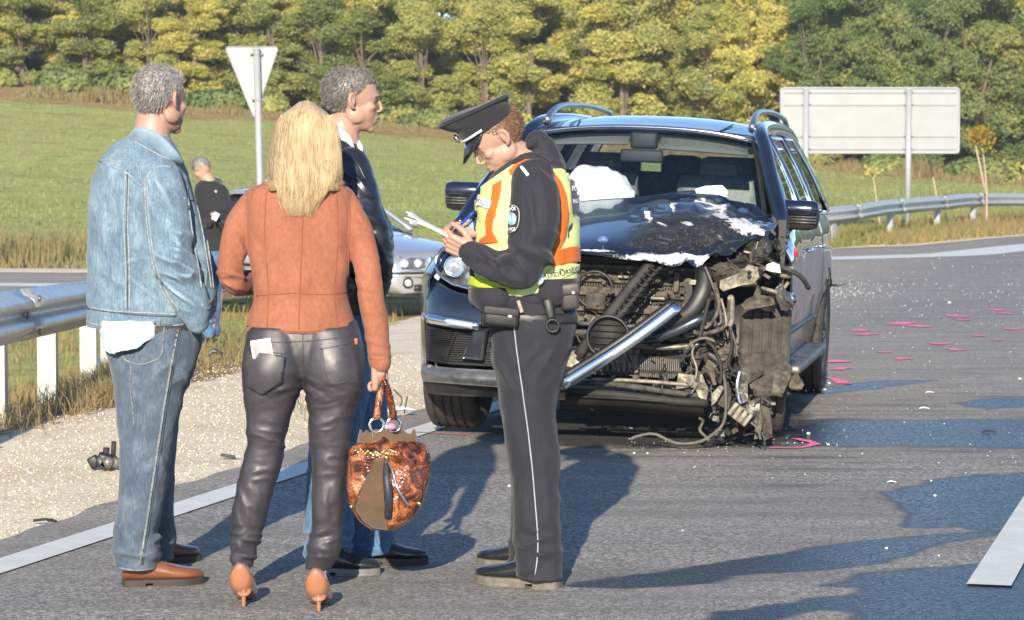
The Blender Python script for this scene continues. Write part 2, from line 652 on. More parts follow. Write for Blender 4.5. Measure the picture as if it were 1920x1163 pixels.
# ================================================================== THE SETTING
def sheet_mats():
    M = {}
    # asphalt
    t = NT('asphalt')
    g1 = t.noise(130, 3, 0.8); g2 = t.voro(170); big = t.noise(0.5, 5, 0.6, vec=t.vmap((0.6, 1.4, 1)))
    cell = t.sep(t.voro(95, out='Color'))[0]
    gg = t.math('ADD', t.math('MULTIPLY', g1, 0.45), t.math('MULTIPLY', cell, 0.55))
    base = t.ramp(gg, [(0.22, (0.085, 0.080, 0.075)), (0.5, (0.25, 0.235, 0.215)), (0.76, (0.55, 0.51, 0.455))])
    base = t.mix(t.ramp(big, [(0.35, 0.0), (0.7, 0.5)]), base, (0.30, 0.275, 0.24))
    light = t.ramp(t.noise(90, 2, 0.9), [(0.70, 0.0), (0.76, 1.0)])
    base = t.mix(t.math('MULTIPLY', light, 0.35), base, (0.42, 0.40, 0.36))
    # dust and tyre polish along the lane
    strk = t.noise(1.0, 5, 0.65, vec=t.vmap((0.35, 2.6, 1), (0, 0, 0.1)))
    base = t.mix(t.ramp(strk, [(0.42, 0.0), (0.68, 0.55)]), base, (0.13, 0.127, 0.125))
    dust = t.math('MULTIPLY', t.attr('dust'), t.ramp(t.noise(2.2, 6, 0.7, vec=t.vmap((1, 2.2, 1))), [(0.3, 0.15), (0.65, 1.0)]))
    base = t.mix(dust, base, (0.40, 0.345, 0.27))
    # wet patches
    w = t.attr('wet')
    edge = t.noise(1.6, 6, 0.6, vec=t.vmap((1.2, 3.5, 1)))
    wm = t.ramp(t.math('ADD', t.math('ADD', w, t.math('MULTIPLY', t.math('SUBTRACT', gg, 0.5), 0.35)), t.math('MULTIPLY', t.math('SUBTRACT', t.math('ADD', t.math('MULTIPLY', edge, 0.8), t.math('MULTIPLY', t.noise(14, 5, 0.8), 0.2)), 0.5), 1.5)), [(0.38, 0.0), (0.60, 1.0)])
    damp = t.math('MULTIPLY', t.attr('damp'), t.ramp(t.noise(1.1, 6, 0.62, vec=t.vmap((1.0, 6.5, 1))), [(0.52, 0.0), (0.64, 0.8)]))
    wm2 = t.math('MAXIMUM', wm, damp)
    col = t.mix(wm2, base, (0.012, 0.013, 0.016))
    under_car_patch = t.ramp(t.math('ADD', t.attr('under_car_patch'), t.math('MULTIPLY', t.math('SUBTRACT', t.noise(3, 6, 0.7), 0.5), 0.7)), [(0.45, 0.0), (0.62, 1.0)])  # near-black patch with ragged edges on the asphalt below the car front
    col = t.mix(t.math('MULTIPLY', under_car_patch, 0.9), col, (0.012, 0.012, 0.012))
    r = t.mix(wm2, (0.86, 0.86, 0.86), t.ramp(cell, [(0.1, 0.16), (0.8, 0.40)]))
    hh = t.math('ADD', t.math('MULTIPLY', g1, 0.7), t.math('MULTIPLY', g2, 0.6))
    bw = t.bump(hh, 0.55, 0.006)
    bumpn = t.n.new('ShaderNodeBump'); bumpn.inputs['Distance'].default_value = 0.006
    t.l.new(hh, bumpn.inputs['Height'])
    t.l.new(t.math('SUBTRACT', 0.65, t.math('MULTIPLY', wm2, 0.30)), bumpn.inputs['Strength'])
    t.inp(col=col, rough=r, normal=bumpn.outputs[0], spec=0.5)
    M['asphalt'] = t.m
    # gravel
    t = NT('gravel')
    c1 = t.voro(75, out='Color'); d1 = t.voro(75); s = t.sep(c1)
    b = t.ramp(s[0], [(0.0, (0.58, 0.45, 0.30)), (0.35, (0.80, 0.67, 0.48)), (0.7, (0.92, 0.80, 0.60)), (1.0, (0.96, 0.88, 0.72))])
    b = t.mix(t.ramp(d1, [(0.5, 0.0), (0.9, 0.5)]), b, (0.42, 0.30, 0.17))
    big = t.noise(1.3, 6, 0.65)
    b = t.mix(t.ramp(big, [(0.44, 0.0), (0.72, 0.55)]), b, (0.47, 0.35, 0.22))
    weed = t.math('MULTIPLY', t.attr('grassy'), 1.0)
    wm = t.ramp(t.math('ADD', weed, t.math('MULTIPLY', t.math('SUBTRACT', t.noise(2.2, 7, 0.7), 0.5), 1.3)), [(0.48, 0.0), (0.6, 1.0)])
    gcol = t.ramp(t.noise(3.0, 6, 0.7), [(0.3, (0.13, 0.10, 0.03)), (0.5, (0.26, 0.17, 0.07)), (0.7, (0.15, 0.15, 0.035))])
    b = t.mix(wm, b, gcol)
    h = t.math('SUBTRACT', 1.0, d1)
    t.inp(col=b, rough=0.9, normal=t.bump(h, 0.3, 0.006))
    M['gravel'] = t.m
    # field
    t = NT('grass_ground')
    n1 = t.noise(0.22, 6, 0.62, vec=t.vmap((1.0, 0.55, 1))); n2 = t.noise(1.3, 7, 0.72); n3 = t.noise(7, 6, 0.75, vec=t.vmap((1, 0.5, 1)))
    b = t.ramp(n2, [(0.30, (0.24, 0.26, 0.09)), (0.46, (0.36, 0.40, 0.125)), (0.58, (0.46, 0.48, 0.17)), (0.72, (0.55, 0.50, 0.24))])
    b = t.mix(t.ramp(n1, [(0.42, 0.0), (0.60, 0.75)]), b, (0.44, 0.42, 0.16))
    b = t.mix(t.ramp(t.noise(0.5, 7, 0.75, vec=t.vmap((0.8, 2.0, 1), loc=(3, 9, 0))), [(0.54, 0.0), (0.66, 0.8)]), b, (0.22, 0.17, 0.08))
    b = t.mix(t.ramp(n3, [(0.35, 0.55), (0.55, 0.0)]), b, (0.15, 0.17, 0.05))
    dry = t.ramp(t.math('ADD', t.attr('dry'), t.math('MULTIPLY', t.math('SUBTRACT', t.noise(0.8, 6, 0.7), 0.5), 0.6)), [(0.40, 0.0), (0.65, 1.0)])
    b = t.mix(dry, b, t.ramp(n2, [(0.3, (0.20, 0.13, 0.055)), (0.55, (0.38, 0.27, 0.12)), (0.75, (0.27, 0.24, 0.08))]))
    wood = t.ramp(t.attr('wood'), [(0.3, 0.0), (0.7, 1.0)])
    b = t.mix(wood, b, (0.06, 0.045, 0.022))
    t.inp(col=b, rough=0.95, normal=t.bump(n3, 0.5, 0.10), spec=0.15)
    M['grass'] = t.m
    # paint
    t = NT('road_paint')
    w = t.ramp(t.noise(120, 4, 0.8), [(0.28, 0.0), (0.42, 1.0)])
    worn = t.ramp(t.noise(6, 6, 0.7), [(0.3, (0.62, 0.61, 0.57)), (0.7, (0.80, 0.79, 0.74))])
    t.inp(col=t.mix(w, (0.42, 0.41, 0.38), worn), rough=0.62, normal=t.bump(t.noise(260, 3, 0.7), 0.5, 0.004))
    M['paint'] = t.m
    t = NT('spray_paint')
    a = t.ramp(t.noise(120, 5, 0.8), [(0.36, (0.50, 0.16, 0.20)), (0.46, (0.95, 0.20, 0.36))])
    t.inp(col=a, rough=0.7)
    M['pink'] = t.m
    return M
SM = sheet_mats()

def rows_mesh(rows):
    R = np.array(rows)
    m, n = R.shape[:2]
    idx = np.arange(m * n).reshape(m, n)
    f = np.stack([idx[:-1, :-1], idx[:-1, 1:], idx[1:, 1:], idx[1:, :-1]], -1).reshape(-1, 4)
    return R.reshape(-1, 3), f

def on_ground(X, Y, off):
    return np.stack([X, Y, zg(X, Y) + off - 0.030], -1)

# terrain: one sheet to the horizon
def terrain():
    ys = np.concatenate([np.array([-400, -120, -40, -12]), np.arange(-4, 70, 0.5), np.arange(70, 135, 1.0), np.array([138, 145, 160, 190, 240, 330, 500, 900, 1800])])
    xs = np.concatenate([np.array([-1500, -600, -250, -120, -80]), np.arange(-60, -16, 1.0), np.arange(-16, 16, 0.5), np.arange(16, 60.5, 1.0), np.array([80, 120, 250, 600, 1500])])
    Y, X = np.meshgrid(ys, xs, indexing='ij')
    pts = on_ground(X, Y, 0.0)
    v, f = rows_mesh(pts)
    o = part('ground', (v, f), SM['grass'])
    o['kind'] = 'structure'
    X = v[:, 0]; Y = v[:, 1]
    dry = sstep(TREE_D - 12, TREE_D - 4, Y + 2.0 * vnoise(v * [0.3, 0.3, 0], 1)) * 0.9
    near = sstep(7, 0.5, Y - topY(X)) * 0.85
    p, q = pq(X, Y)
    sh = sstep(1.2, 2.5, p) * sstep(7.5, 3.5, p) * (Y < 34) * 0.62
    set_attr(o, 'dry', np.maximum(np.maximum(dry, near * (Y > topY(X) - 1)), sh))
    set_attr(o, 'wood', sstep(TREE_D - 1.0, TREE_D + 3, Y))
    return o
ground_obj = terrain()

# asphalt
JY = 33.0
def polymask(poly_px, X, Y, soft=0.35):
    """soft inside mask of a ground polygon given by picture points"""
    poly = np.array([G(a, b)[:2] for a, b in poly_px])
    n = len(poly)
    inside = np.zeros(X.shape, bool); dist = np.full(X.shape, 1e9)
    for i in range(n):
        x1, y1 = poly[i]; x2, y2 = poly[(i + 1) % n]
        cond = ((y1 > Y) != (y2 > Y)) & (X < (x2 - x1) * (Y - y1) / (y2 - y1 + 1e-12) + x1)
        inside ^= cond
        ex, ey = x2 - x1, y2 - y1
        t = np.clip(((X - x1) * ex + (Y - y1) * ey) / (ex * ex + ey * ey + 1e-12), 0, 1)
        dist = np.minimum(dist, np.hypot(X - x1 - t * ex, Y - y1 - t * ey))
    sd = np.where(inside, dist, -dist)
    return np.clip(0.5 + sd / (2 * soft), 0, 1)

def asphalt():
    rows = []
    c = np.concatenate([np.linspace(0, 1, 150)])
    ys = np.concatenate([np.arange(3.0, 20, 0.07), np.arange(20, JY - 0.01, 0.25), [JY]])
    for y in ys:
        s = (y - A_[1]) / U_[1]
        xl = A_[0] + (y - A_[1]) * U_[0] / U_[1] - 0.36 / U_[1]
        xl += 0.03 * math.sin(y * 3.1) + 0.02 * math.sin(y * 9.7 + 1)
        w = c ** 1.6
        X = xl + (30 - xl) * w
        rows.append(on_ground(X, np.full_like(X, y), 0.030))
    v1, f1 = rows_mesh(rows)
    rows = []
    x34 = A_[0] + (JY - A_[1]) * U_[0] / U_[1] - 0.36 / U_[1]
    xs = np.concatenate([np.arange(-60, -20, 1.0), np.arange(-20, 16, 0.25), np.arange(16, 40, 1.0)])
    for x in xs:
        lo = JY if x > x34 else JY + 6.0 * float(sstep(0, 9, x34 - x))
        Y = lo + (topY(x) - 0.0 - lo) * np.linspace(0, 1, 60)
        rows.append(on_ground(np.full_like(Y, x), Y, 0.030))
    v2, f2 = rows_mesh(rows)
    f2 = f2[:, ::-1]
    v = np.vstack([v1, v2]); f = np.vstack([f1, f2 + len(v1)])
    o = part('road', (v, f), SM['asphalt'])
    o['kind'] = 'structure'
    X, Y = v[:, 0], v[:, 1]
    wet = np.zeros(len(v))
    for poly, s in (([(1480, 812), (1510, 785), (1640, 788), (2000, 786), (2000, 842), (1700, 838), (1560, 836), (1478, 828)], .22),
                    ([(1660, 925), (1752, 898), (1990, 880), (1990, 1030), (1960, 1075), (1940, 1000), (1880, 1003), (1800, 985), (1690, 992), (1705, 965)], .10),
                    ([(1640, 1075), (1700, 1068), (1840, 1058), (1990, 1050), (1990, 1250), (1560, 1250), (1610, 1150), (1590, 1110)], .08),
                    ([(1040, 1098), (1240, 1072), (1440, 1042), (1600, 1015), (1760, 1003), (1920, 985), (1760, 1022), (1640, 1062), (1400, 1078), (1330, 1094), (1150, 1108)], .06),
                    ([(1580, 1100), (1500, 1108), (1690, 1062), (1640, 1090)], .05),
                    ([(1250, 1180), (1340, 1150), (1540, 1118), (1620, 1122), (1430, 1170), (1380, 1200)], .05),
                    ([(1480, 735), (1640, 715), (1760, 712), (1640, 730), (1520, 742)], .10),
                    ([(1780, 755), (1920, 742), (1990, 760), (1850, 768)], .08)):
        wet = np.maximum(wet, polymask(poly, X, Y, s))
    set_attr(o, 'wet', wet)
    damp = polymask([(1500, 880), (1420, 930), (1560, 905), (1760, 895), (2000, 880), (2000, 690), (1700, 700), (1560, 730), (1480, 830), (1200, 840), (1180, 905)], X, Y, 1.0)
    set_attr(o, 'damp', damp)
    under_car_patch = polymask([(900, 815), (1050, 838), (1250, 842), (1500, 838), (1540, 800), (1500, 740), (1000, 770), (820, 790)], X, Y, 0.5)  # outline of the darker patch below the front of the dark car
    set_attr(o, 'under_car_patch', under_car_patch)
    dust = np.maximum(polymask([(1545, 480), (1700, 478), (1560, 560), (1480, 600), (1300, 600), (1300, 520)], X, Y, 1.0) * 0.9,
                      polymask([(1500, 640), (1800, 620), (2000, 700), (2000, 780), (1500, 780), (1100, 850), (1080, 900), (1500, 860), (1400, 700)], X, Y, 1.5) * 0.55)
    p, q = pq(X, Y)
    dust = np.maximum(dust, sstep(0.0, 0.4, p) * 0.5)
    dust = np.maximum(dust, sstep(2.0, 0.3, topY(X) - Y) * 0.5)
    set_attr(o, 'dust', dust)
    return o
road_obj = asphalt()

def strip(name, path, w, mat, off, step=0.25, kind='structure', jag=0.0):
    """a painted band on the road along ground points"""
    p = np.asarray(path, float)
    seg = np.concatenate([[0], np.cumsum(np.hypot(*np.diff(p, axis=0).T))])
    n = max(4, int(seg[-1] / step))
    s = np.linspace(0, seg[-1], n)
    c = np.stack([np.interp(s, seg, p[:, 0]), np.interp(s, seg, p[:, 1])], 1)
    T = np.gradient(c, axis=0); T /= np.linalg.norm(T, axis=1)[:, None]
    N = np.stack([-T[:, 1], T[:, 0]], 1)
    k = np.linspace(-1, 1, 5)
    rows = []
    for i in range(n):
        ww = w / 2 * (1 + (jag * (RNG.random() - .5)))
        xy = c[i] + N[i] * (k[:, None] * ww)
        rows.append(on_ground(xy[:, 0], xy[:, 1], off))
    o = part(name, rows_mesh(rows), mat)
    o['kind'] = kind
    return o
strip('edge_line', [from_pq(0, q) for q in np.arange(-7, 18.5, 0.5)], 0.17, SM['paint'], 0.036)

strip('lane_dash', [from_pq(-3.52, 0.47), from_pq(-3.52, 4.0)], 0.155, SM['paint'], 0.036)
fx = np.concatenate([np.arange(-40, 30, 0.5)])
strip('far_edge_line', [(x, topY(x) - 4.9) for x in fx], 1.1, SM['paint'], 0.036)

# gravel shoulder of the near road and the verge of the far road
def gravel():
    rows = []
    for y in np.arange(3, 46, 0.12):
        s = (y - A_[1])
        e = A_[0] + s * U_[0] / U_[1]
        po = np.interp(y, [3, 12, 20, 28, 33, 46], [2.6, 2.7, 3.6, 5.2, 5.5, 5.5])
        po += 0.12 * math.sin(y * 1.7) + 0.08 * math.sin(y * 4.1 + 2)
        w = np.linspace(0.30, po, 46)
        if y > 31: w = w + (y - 31) * 0.75
        rows.append(on_ground(e - w / U_[1], np.full_like(w, y), 0.018))
    v, f = rows_mesh(rows)
    o = part('gravel_shoulder', (v, f[:, ::-1]), SM['gravel']); o['kind'] = 'structure'
    p, q = pq(v[:, 0], v[:, 1])
    lim = np.interp(v[:, 1], [3, 14, 17, 20, 23, 28, 46], [2.05, 2.15, 2.35, 2.7, 3.2, 4.3, 4.5])
    gr = sstep(-0.5, 0.6, p - lim) * 1.0
    # dry grass growing through behind the man in denim
    gr = np.maximum(gr, 0.55 * np.exp(-((v[:, 0] + 2.7) ** 2 / 0.8 + (v[:, 1] - 22.5) ** 2 / 4)))
    set_attr(o, 'grassy', gr)
    rows = []
    for x in np.arange(-55, 34, 0.25):
        t0 = float(topY(x))
        wd = np.interp(x, [-55, -5, 5, 8, 10, 34], [2.0, 2.0, 0.5, 1.6, 3.0, 3.5]) + 0.2 * math.sin(x * 1.1)
        Y = np.linspace(t0 - 0.25, t0 + wd, 14)
        rows.append(on_ground(np.full_like(Y, x), Y, 0.040))
    v2, f2 = rows_mesh(rows)
    o2 = part('gravel_verge', (v2, f2[:, ::-1]), SM['gravel']); o2['kind'] = 'structure'
    k = (v2[:, 1] - topY(v2[:, 0]))
    set_attr(o2, 'grassy', sstep(0.5, 2.6, k) * 0.6)
gravel()

# spray marks
def mark(pts, w):
    g = np.array([G(a, b)[:2] for a, b in pts])
    return strip('spray_mark', g, w, SM['pink'], 0.036, 0.05, jag=0.9)
for (x, y, L) in ((1615, 620, 26), (1628, 628, 40), (1697, 607, 30), (1722, 613, 38), (1792, 594, 26), (1803, 601, 22), (1868, 582, 22), (1885, 589, 28),
                  (1760, 646, 30), (1790, 657, 22), (1838, 631, 20), (1870, 639, 22), (1905, 618, 26), (1658, 662, 26), (1695, 674, 24), (1566, 679, 24), (1578, 692, 18)):
    k_ = RNG.normal() * 1.6
    mark([(x - L / 2, y + k_), (x - L * RNG.uniform(-.2, .2), y - 0.6), (x + L / 2, y - k_ * .6)], RNG.uniform(0.09, 0.20))
mark([(1536, 709), (1556, 710), (1572, 714), (1583, 721)], 0.09)
mark([(1442, 841), (1478, 842), (1510, 840), (1530, 834), (1512, 828), (1490, 824)], 0.05)
mark([(770, 812), (820, 814), (880, 817)], 0.03)

# ------------------------------------------------------------------ pebbles, crumbs, tufts
def scatter_stones(name, pts, sizes, mat, off=0.0):
    base = np.array([[1, 0, 0], [-1, 0, 0], [0, 1, 0], [0, -1, 0], [0, 0, 1], [0, 0, -1]], float)
    bf = np.array([[0, 2, 4], [2, 1, 4], [1, 3, 4], [3, 0, 4], [2, 0, 5], [1, 2, 5], [3, 1, 5], [0, 3, 5]])
    n = len(pts)
    sc = sizes[:, None, None] * (0.6 + 0.7 * RNG.random((n, 6, 1))) * np.array([1, 1, 0.7])
    a = RNG.random(n) * 6.28
    R = np.zeros((n, 3, 3)); R[:, 0, 0] = np.cos(a); R[:, 0, 1] = -np.sin(a); R[:, 1, 0] = np.sin(a); R[:, 1, 1] = np.cos(a); R[:, 2, 2] = 1
    v = np.einsum('nij,nkj->nki', R, base[None] * sc) + pts[:, None, :]
    v[..., 2] += sizes[:, None] * 0.3 + off
    f = (bf[None] + (np.arange(n) * 6)[:, None, None]).reshape(-1, 3)
    o = part(name, (v.reshape(-1, 3), f), mat, smooth=False)
    return o
t = NT('pebble')
pc = t.ramp(t.noise(37, 2, 0.9), [(0.30, (0.50, 0.39, 0.25)), (0.5, (0.70, 0.59, 0.43)), (0.7, (0.84, 0.75, 0.60))])
t.inp(col=pc, rough=0.85)
MAT_PEB = t.m
n = 20000
q = (RNG.random(n) ** 1.5) * 16 - 5.0
p = 0.28 + RNG.random(n) * np.interp(q, [-5, 0, 8, 12], [2.2, 2.2, 2.6, 3.5])
X, Y = from_pq(p, q)
o = scatter_stones('shoulder_pebbles', on_ground(X, Y, 0.018), 0.003 + 0.008 * RNG.random(n) ** 4, MAT_PEB)
tag(o, kind='stuff', label='pale limestone pebbles lying over the road shoulder')

MAT_CRUMB = simple('crumb', (0.72, 0.72, 0.70), 0.35, var=0.25, scale=60)
n = 1700
cx = []
k = 0
while len(cx) < n:
    px = RNG.uniform(1080, 1990); py = RNG.uniform(478, 900)
    w = 0.12 + 0.9 * math.exp(-((py - 550) / 70) ** 2)
    if px < 1545 and py < 830: w = 0.05
    if RNG.random() < w:
        r = ray(px, py)
        d = CAMZ / -r[2] if r[2] < 0 else 50
        cx.append((r[0] * d, r[1] * d))
cx = np.array(cx)
cx2 = np.array([G(1350 + RNG.normal() * 110, 832 + RNG.normal() * 8)[:2] for _ in range(150)])
cx3 = np.array([G(1545 + abs(RNG.normal()) * 60, 550 + RNG.normal() * 9 - abs(RNG.normal()) * 6)[:2] for _ in range(500)])
cx = np.vstack([cx, cx2, cx3])
o = scatter_stones('glass_crumbs', on_ground(cx[:, 0], cx[:, 1], 0.030), (0.0014 + 0.0050 * RNG.random(len(cx)) ** 4) * (0.5 + cx[:, 1] / 30), MAT_CRUMB)
tag(o, kind='stuff', label='white glass and plastic crumbs strewn over the asphalt')

def blades(name, pts, h, w, mat, lean=0.35, seg=1, curl=0.0):
    """grass blades, thin double triangles"""
    n = len(pts)
    a = RNG.random(n) * 6.283
    dx = np.cos(a) * w / 2; dy = np.sin(a) * w / 2
    la = RNG.random(n) * 6.283; lr = np.abs(RNG.normal(0, lean, n)) * h
    mx, my = np.cos(la) * lr, np.sin(la) * lr
    v = np.zeros((n, 5, 3))
    v[:, 0] = pts + np.stack([-dx, -dy, 0 * dx - 0.01], 1)
    v[:, 1] = pts + np.stack([dx, dy, 0 * dx - 0.01], 1)
    v[:, 2] = pts + np.stack([dx * .7 + mx * .35, dy * .7 + my * .35, h * .55], 1)
    v[:, 3] = pts + np.stack([-dx * .7 + mx * .35, -dy * .7 + my * .35, h * .55], 1)
    v[:, 4] = pts + np.stack([mx, my, h], 1)
    idx = (np.arange(n) * 5)[:, None]
    q = np.concatenate([idx + [0, 1, 2], idx + [0, 2, 3], idx + [3, 2, 4]], 1).reshape(-1, 3)
    return part(name, (v.reshape(-1, 3), q), mat, smooth=False)

def grass_mat(name, cols, sc=1.2):
    t = NT(name)
    c = t.ramp(t.math('ADD', t.math('MULTIPLY', t.noise(sc, 6, 0.8), 0.6), t.math('MULTIPLY', t.noise(0.22, 6, 0.7, vec=t.vmap((1, 0.6, 1))), 0.4)), cols)
    t.inp(col=c, rough=0.75, spec=0.2)
    tr = t.n.new('ShaderNodeBsdfTranslucent'); t.l.new(c, tr.inputs[0])
    mx = t.n.new('ShaderNodeMixShader'); mx.inputs[0].default_value = 0.5
    t.l.new(t.b.outputs[0], mx.inputs[1]); t.l.new(tr.outputs[0], mx.inputs[2])
    t.l.new(mx.outputs[0], t.n['Material Output'].inputs[0])
    return t.m
MG_DRY = grass_mat('dry_grass', [(0.36, (0.22, 0.14, 0.07)), (0.47, (0.42, 0.31, 0.17)), (0.53, (0.29, 0.27, 0.11)), (0.64, (0.54, 0.44, 0.28))], 2.5)
MG_MIX = grass_mat('mixed_grass', [(0.38, (0.20, 0.24, 0.07)), (0.45, (0.30, 0.31, 0.09)), (0.51, (0.46, 0.33, 0.15)), (0.58, (0.36, 0.24, 0.12)), (0.66, (0.52, 0.42, 0.22))], 3.0)
MG_GRN = grass_mat('green_grass', [(0.38, (0.20, 0.16, 0.08)), (0.45, (0.28, 0.28, 0.10)), (0.50, (0.35, 0.39, 0.12)), (0.56, (0.46, 0.47, 0.18)), (0.64, (0.52, 0.46, 0.23))], 1.6)

def stuff_grass(name, xy, h, w, mat, label, **k):
    pts = on_ground(xy[:, 0], xy[:, 1], 0.0)
    o = blades(name, pts, h, w, mat, **k)
    return tag(o, kind='stuff', label=label)

# weeds beyond the far road, left and centre
n = 16000
X = RNG.uniform(-17, 16, n); Y = topY(X) + 1.6 + RNG.random(n) ** 1.4 * 6
tall = np.clip(0.4 + 1.2 * fbm(np.stack([X, Y, 0 * X], 1), 0.5, 3), 0.1, 1.3) * np.interp(X, [-9, -6.5, -4.5, 4, 8], [1, .9, .25, .2, .35])
stuff_grass('verge_weeds', np.stack([X, Y], 1), (0.12 + 0.75 * tall * RNG.random(n)), 0.03 + 0.03 * RNG.random(n), MG_DRY, 'tall dry weeds along the far side of the road', lean=0.25)
# dry grass strip under the trees
n = 22000
X = RNG.uniform(-28, 28, n); Y = TREE_D - 5 + RNG.random(n) * 7
stuff_grass('tree_edge_grass', np.stack([X, Y], 1), (0.15 + 0.65 * RNG.random(n) ** 1.5) * np.interp(X, [-24, -14, -9, 8, 12, 20], [.8, .6, .35, .35, .9, 1.2]) * (0.6 + 0.7 * np.sin(X * 1.7) * np.sin(X * .63)), 0.05 + 0.05 * RNG.random(n), MG_DRY, 'pale dry grass along the foot of the trees', lean=0.3)
# the meadow itself
n = 45000
Y = 50 + RNG.random(n) ** 1.1 * 62; X = RNG.uniform(-1, 1, n) * (Y * 0.205)
keep = Y > topY(X) + 1.5
X, Y = X[keep], Y[keep]; n = len(X)
stuff_grass('meadow_grass', np.stack([X, Y], 1), (0.04 + 0.10 * RNG.random(n) ** 2) * (0.8 + 0.6 * fbm(np.stack([X, Y, 0 * X], 1), 0.3, 3, 5)), 0.025 + 0.025 * RNG.random(n), MG_GRN, 'short green and yellow meadow grass on the slope', lean=0.5)
# grass behind the left guardrail and around the silver car
n = 26000
p = 2.5 + RNG.random(n) * 8; q = RNG.uniform(2, 26, n)
X, Y = from_pq(p, q)
keep = (Y < 36) & (X > -8)
X, Y = X[keep], Y[keep]; n = len(X)
pp, qq = pq(X, Y)
lim = np.interp(Y, [3, 14, 17, 20, 23, 28, 46], [2.3, 2.4, 2.6, 2.9, 3.4, 4.6, 4.8])
keep = (pp > lim + RNG.normal(0, 0.18, n)) & (RNG.random(n) < np.clip(0.55 + fbm(np.stack([X, Y, 0 * X], 1), 1.2, 3, 9), .1, 1))
X, Y = X[keep], Y[keep]; n = len(X)
stuff_grass('shoulder_grass', np.stack([X, Y], 1), 0.04 + 0.15 * RNG.random(n) ** 2, 0.008 + 0.01 * RNG.random(n), MG_MIX, 'grass and dry weeds behind the guardrail posts', lean=0.5)
n = 5200
cen = np.array([G(a, b)[:2] for a, b in ((205, 745), (215, 720), (180, 735), (230, 705), (640, 770), (650, 640), (600, 640), (140, 765), (195, 700), (35, 795), (60, 770), (400, 660), (440, 640), (330, 640), (700, 610))])
sel = RNG.integers(0, len(cen), n)
sel = np.where(RNG.random(n) < 0.5, RNG.integers(0, 4, n), sel)
xy = cen[sel] + RNG.normal(0, 1, (n, 2)) * [0.13, 0.30]
stuff_grass('weed_tufts', xy, 0.04 + 0.17 * RNG.random(n) ** 1.3, 0.006 + 0.006 * RNG.random(n), MG_DRY, 'reddish dry weed tufts at the foot of the guardrail', lean=0.6)
# right side verge under the guardrail
n = 16000
X = RNG.uniform(4.5, 14, n); Y = topY(X) + 0.4 + RNG.random(n) * 8
stuff_grass('roadside_grass', np.stack([X, Y], 1), 0.05 + 0.3 * RNG.random(n) ** 2, 0.02 + 0.02 * RNG.random(n), MG_MIX, 'grass along the right guardrail', lean=0.4)
# ================================================================== GUARDRAILS, SIGNS, SAPLINGS, TREES
t = NT('galvanised_steel')
nn = t.noise(9, 6, 0.7, vec=t.vmap((1, 1, 2.5)))
t.inp(col=t.ramp(nn, [(0.3, (0.44, 0.45, 0.44)), (0.7, (0.62, 0.63, 0.62))]), rough=t.ramp(t.noise(25, 4, 0.7), [(0.3, 0.30), (0.7, 0.48)]), metal=0.5,
      normal=t.bump(t.noise(2.0, 3, 0.5), 0.15, 0.01))
MAT_GALV = t.m
MAT_GALV_POST = simple('post_steel', (0.40, 0.40, 0.39), 0.55, metal=0.25, var=0.16, scale=14)
MAT_SIGNBACK = simple('sign_back_aluminium', (0.27, 0.28, 0.29), 0.5, metal=0.25, var=0.05, scale=3)
MAT_SIGNPOST = simple('sign_post_paint', (0.36, 0.37, 0.38), 0.4, metal=0.1, var=0.05, scale=12)
MAT_BOLT = simple('bolt_steel', (0.25, 0.24, 0.22), 0.5, metal=0.7)
MAT_REFL = simple('amber_reflector', (0.65, 0.25, 0.02), 0.3)

WPROF = [(-0.155, 0.0), (-0.145, 0.004), (-0.118, 0.018), (-0.100, 0.060), (-0.085, 0.080), (-0.065, 0.083), (-0.045, 0.076), (-0.028, 0.040), (-0.012, 0.012), (0, 0.008),
         (0.012, 0.012), (0.028, 0.040), (0.045, 0.076), (0.065, 0.083), (0.085, 0.080), (0.100, 0.060), (0.118, 0.018), (0.145, 0.004), (0.155, 0.0)]

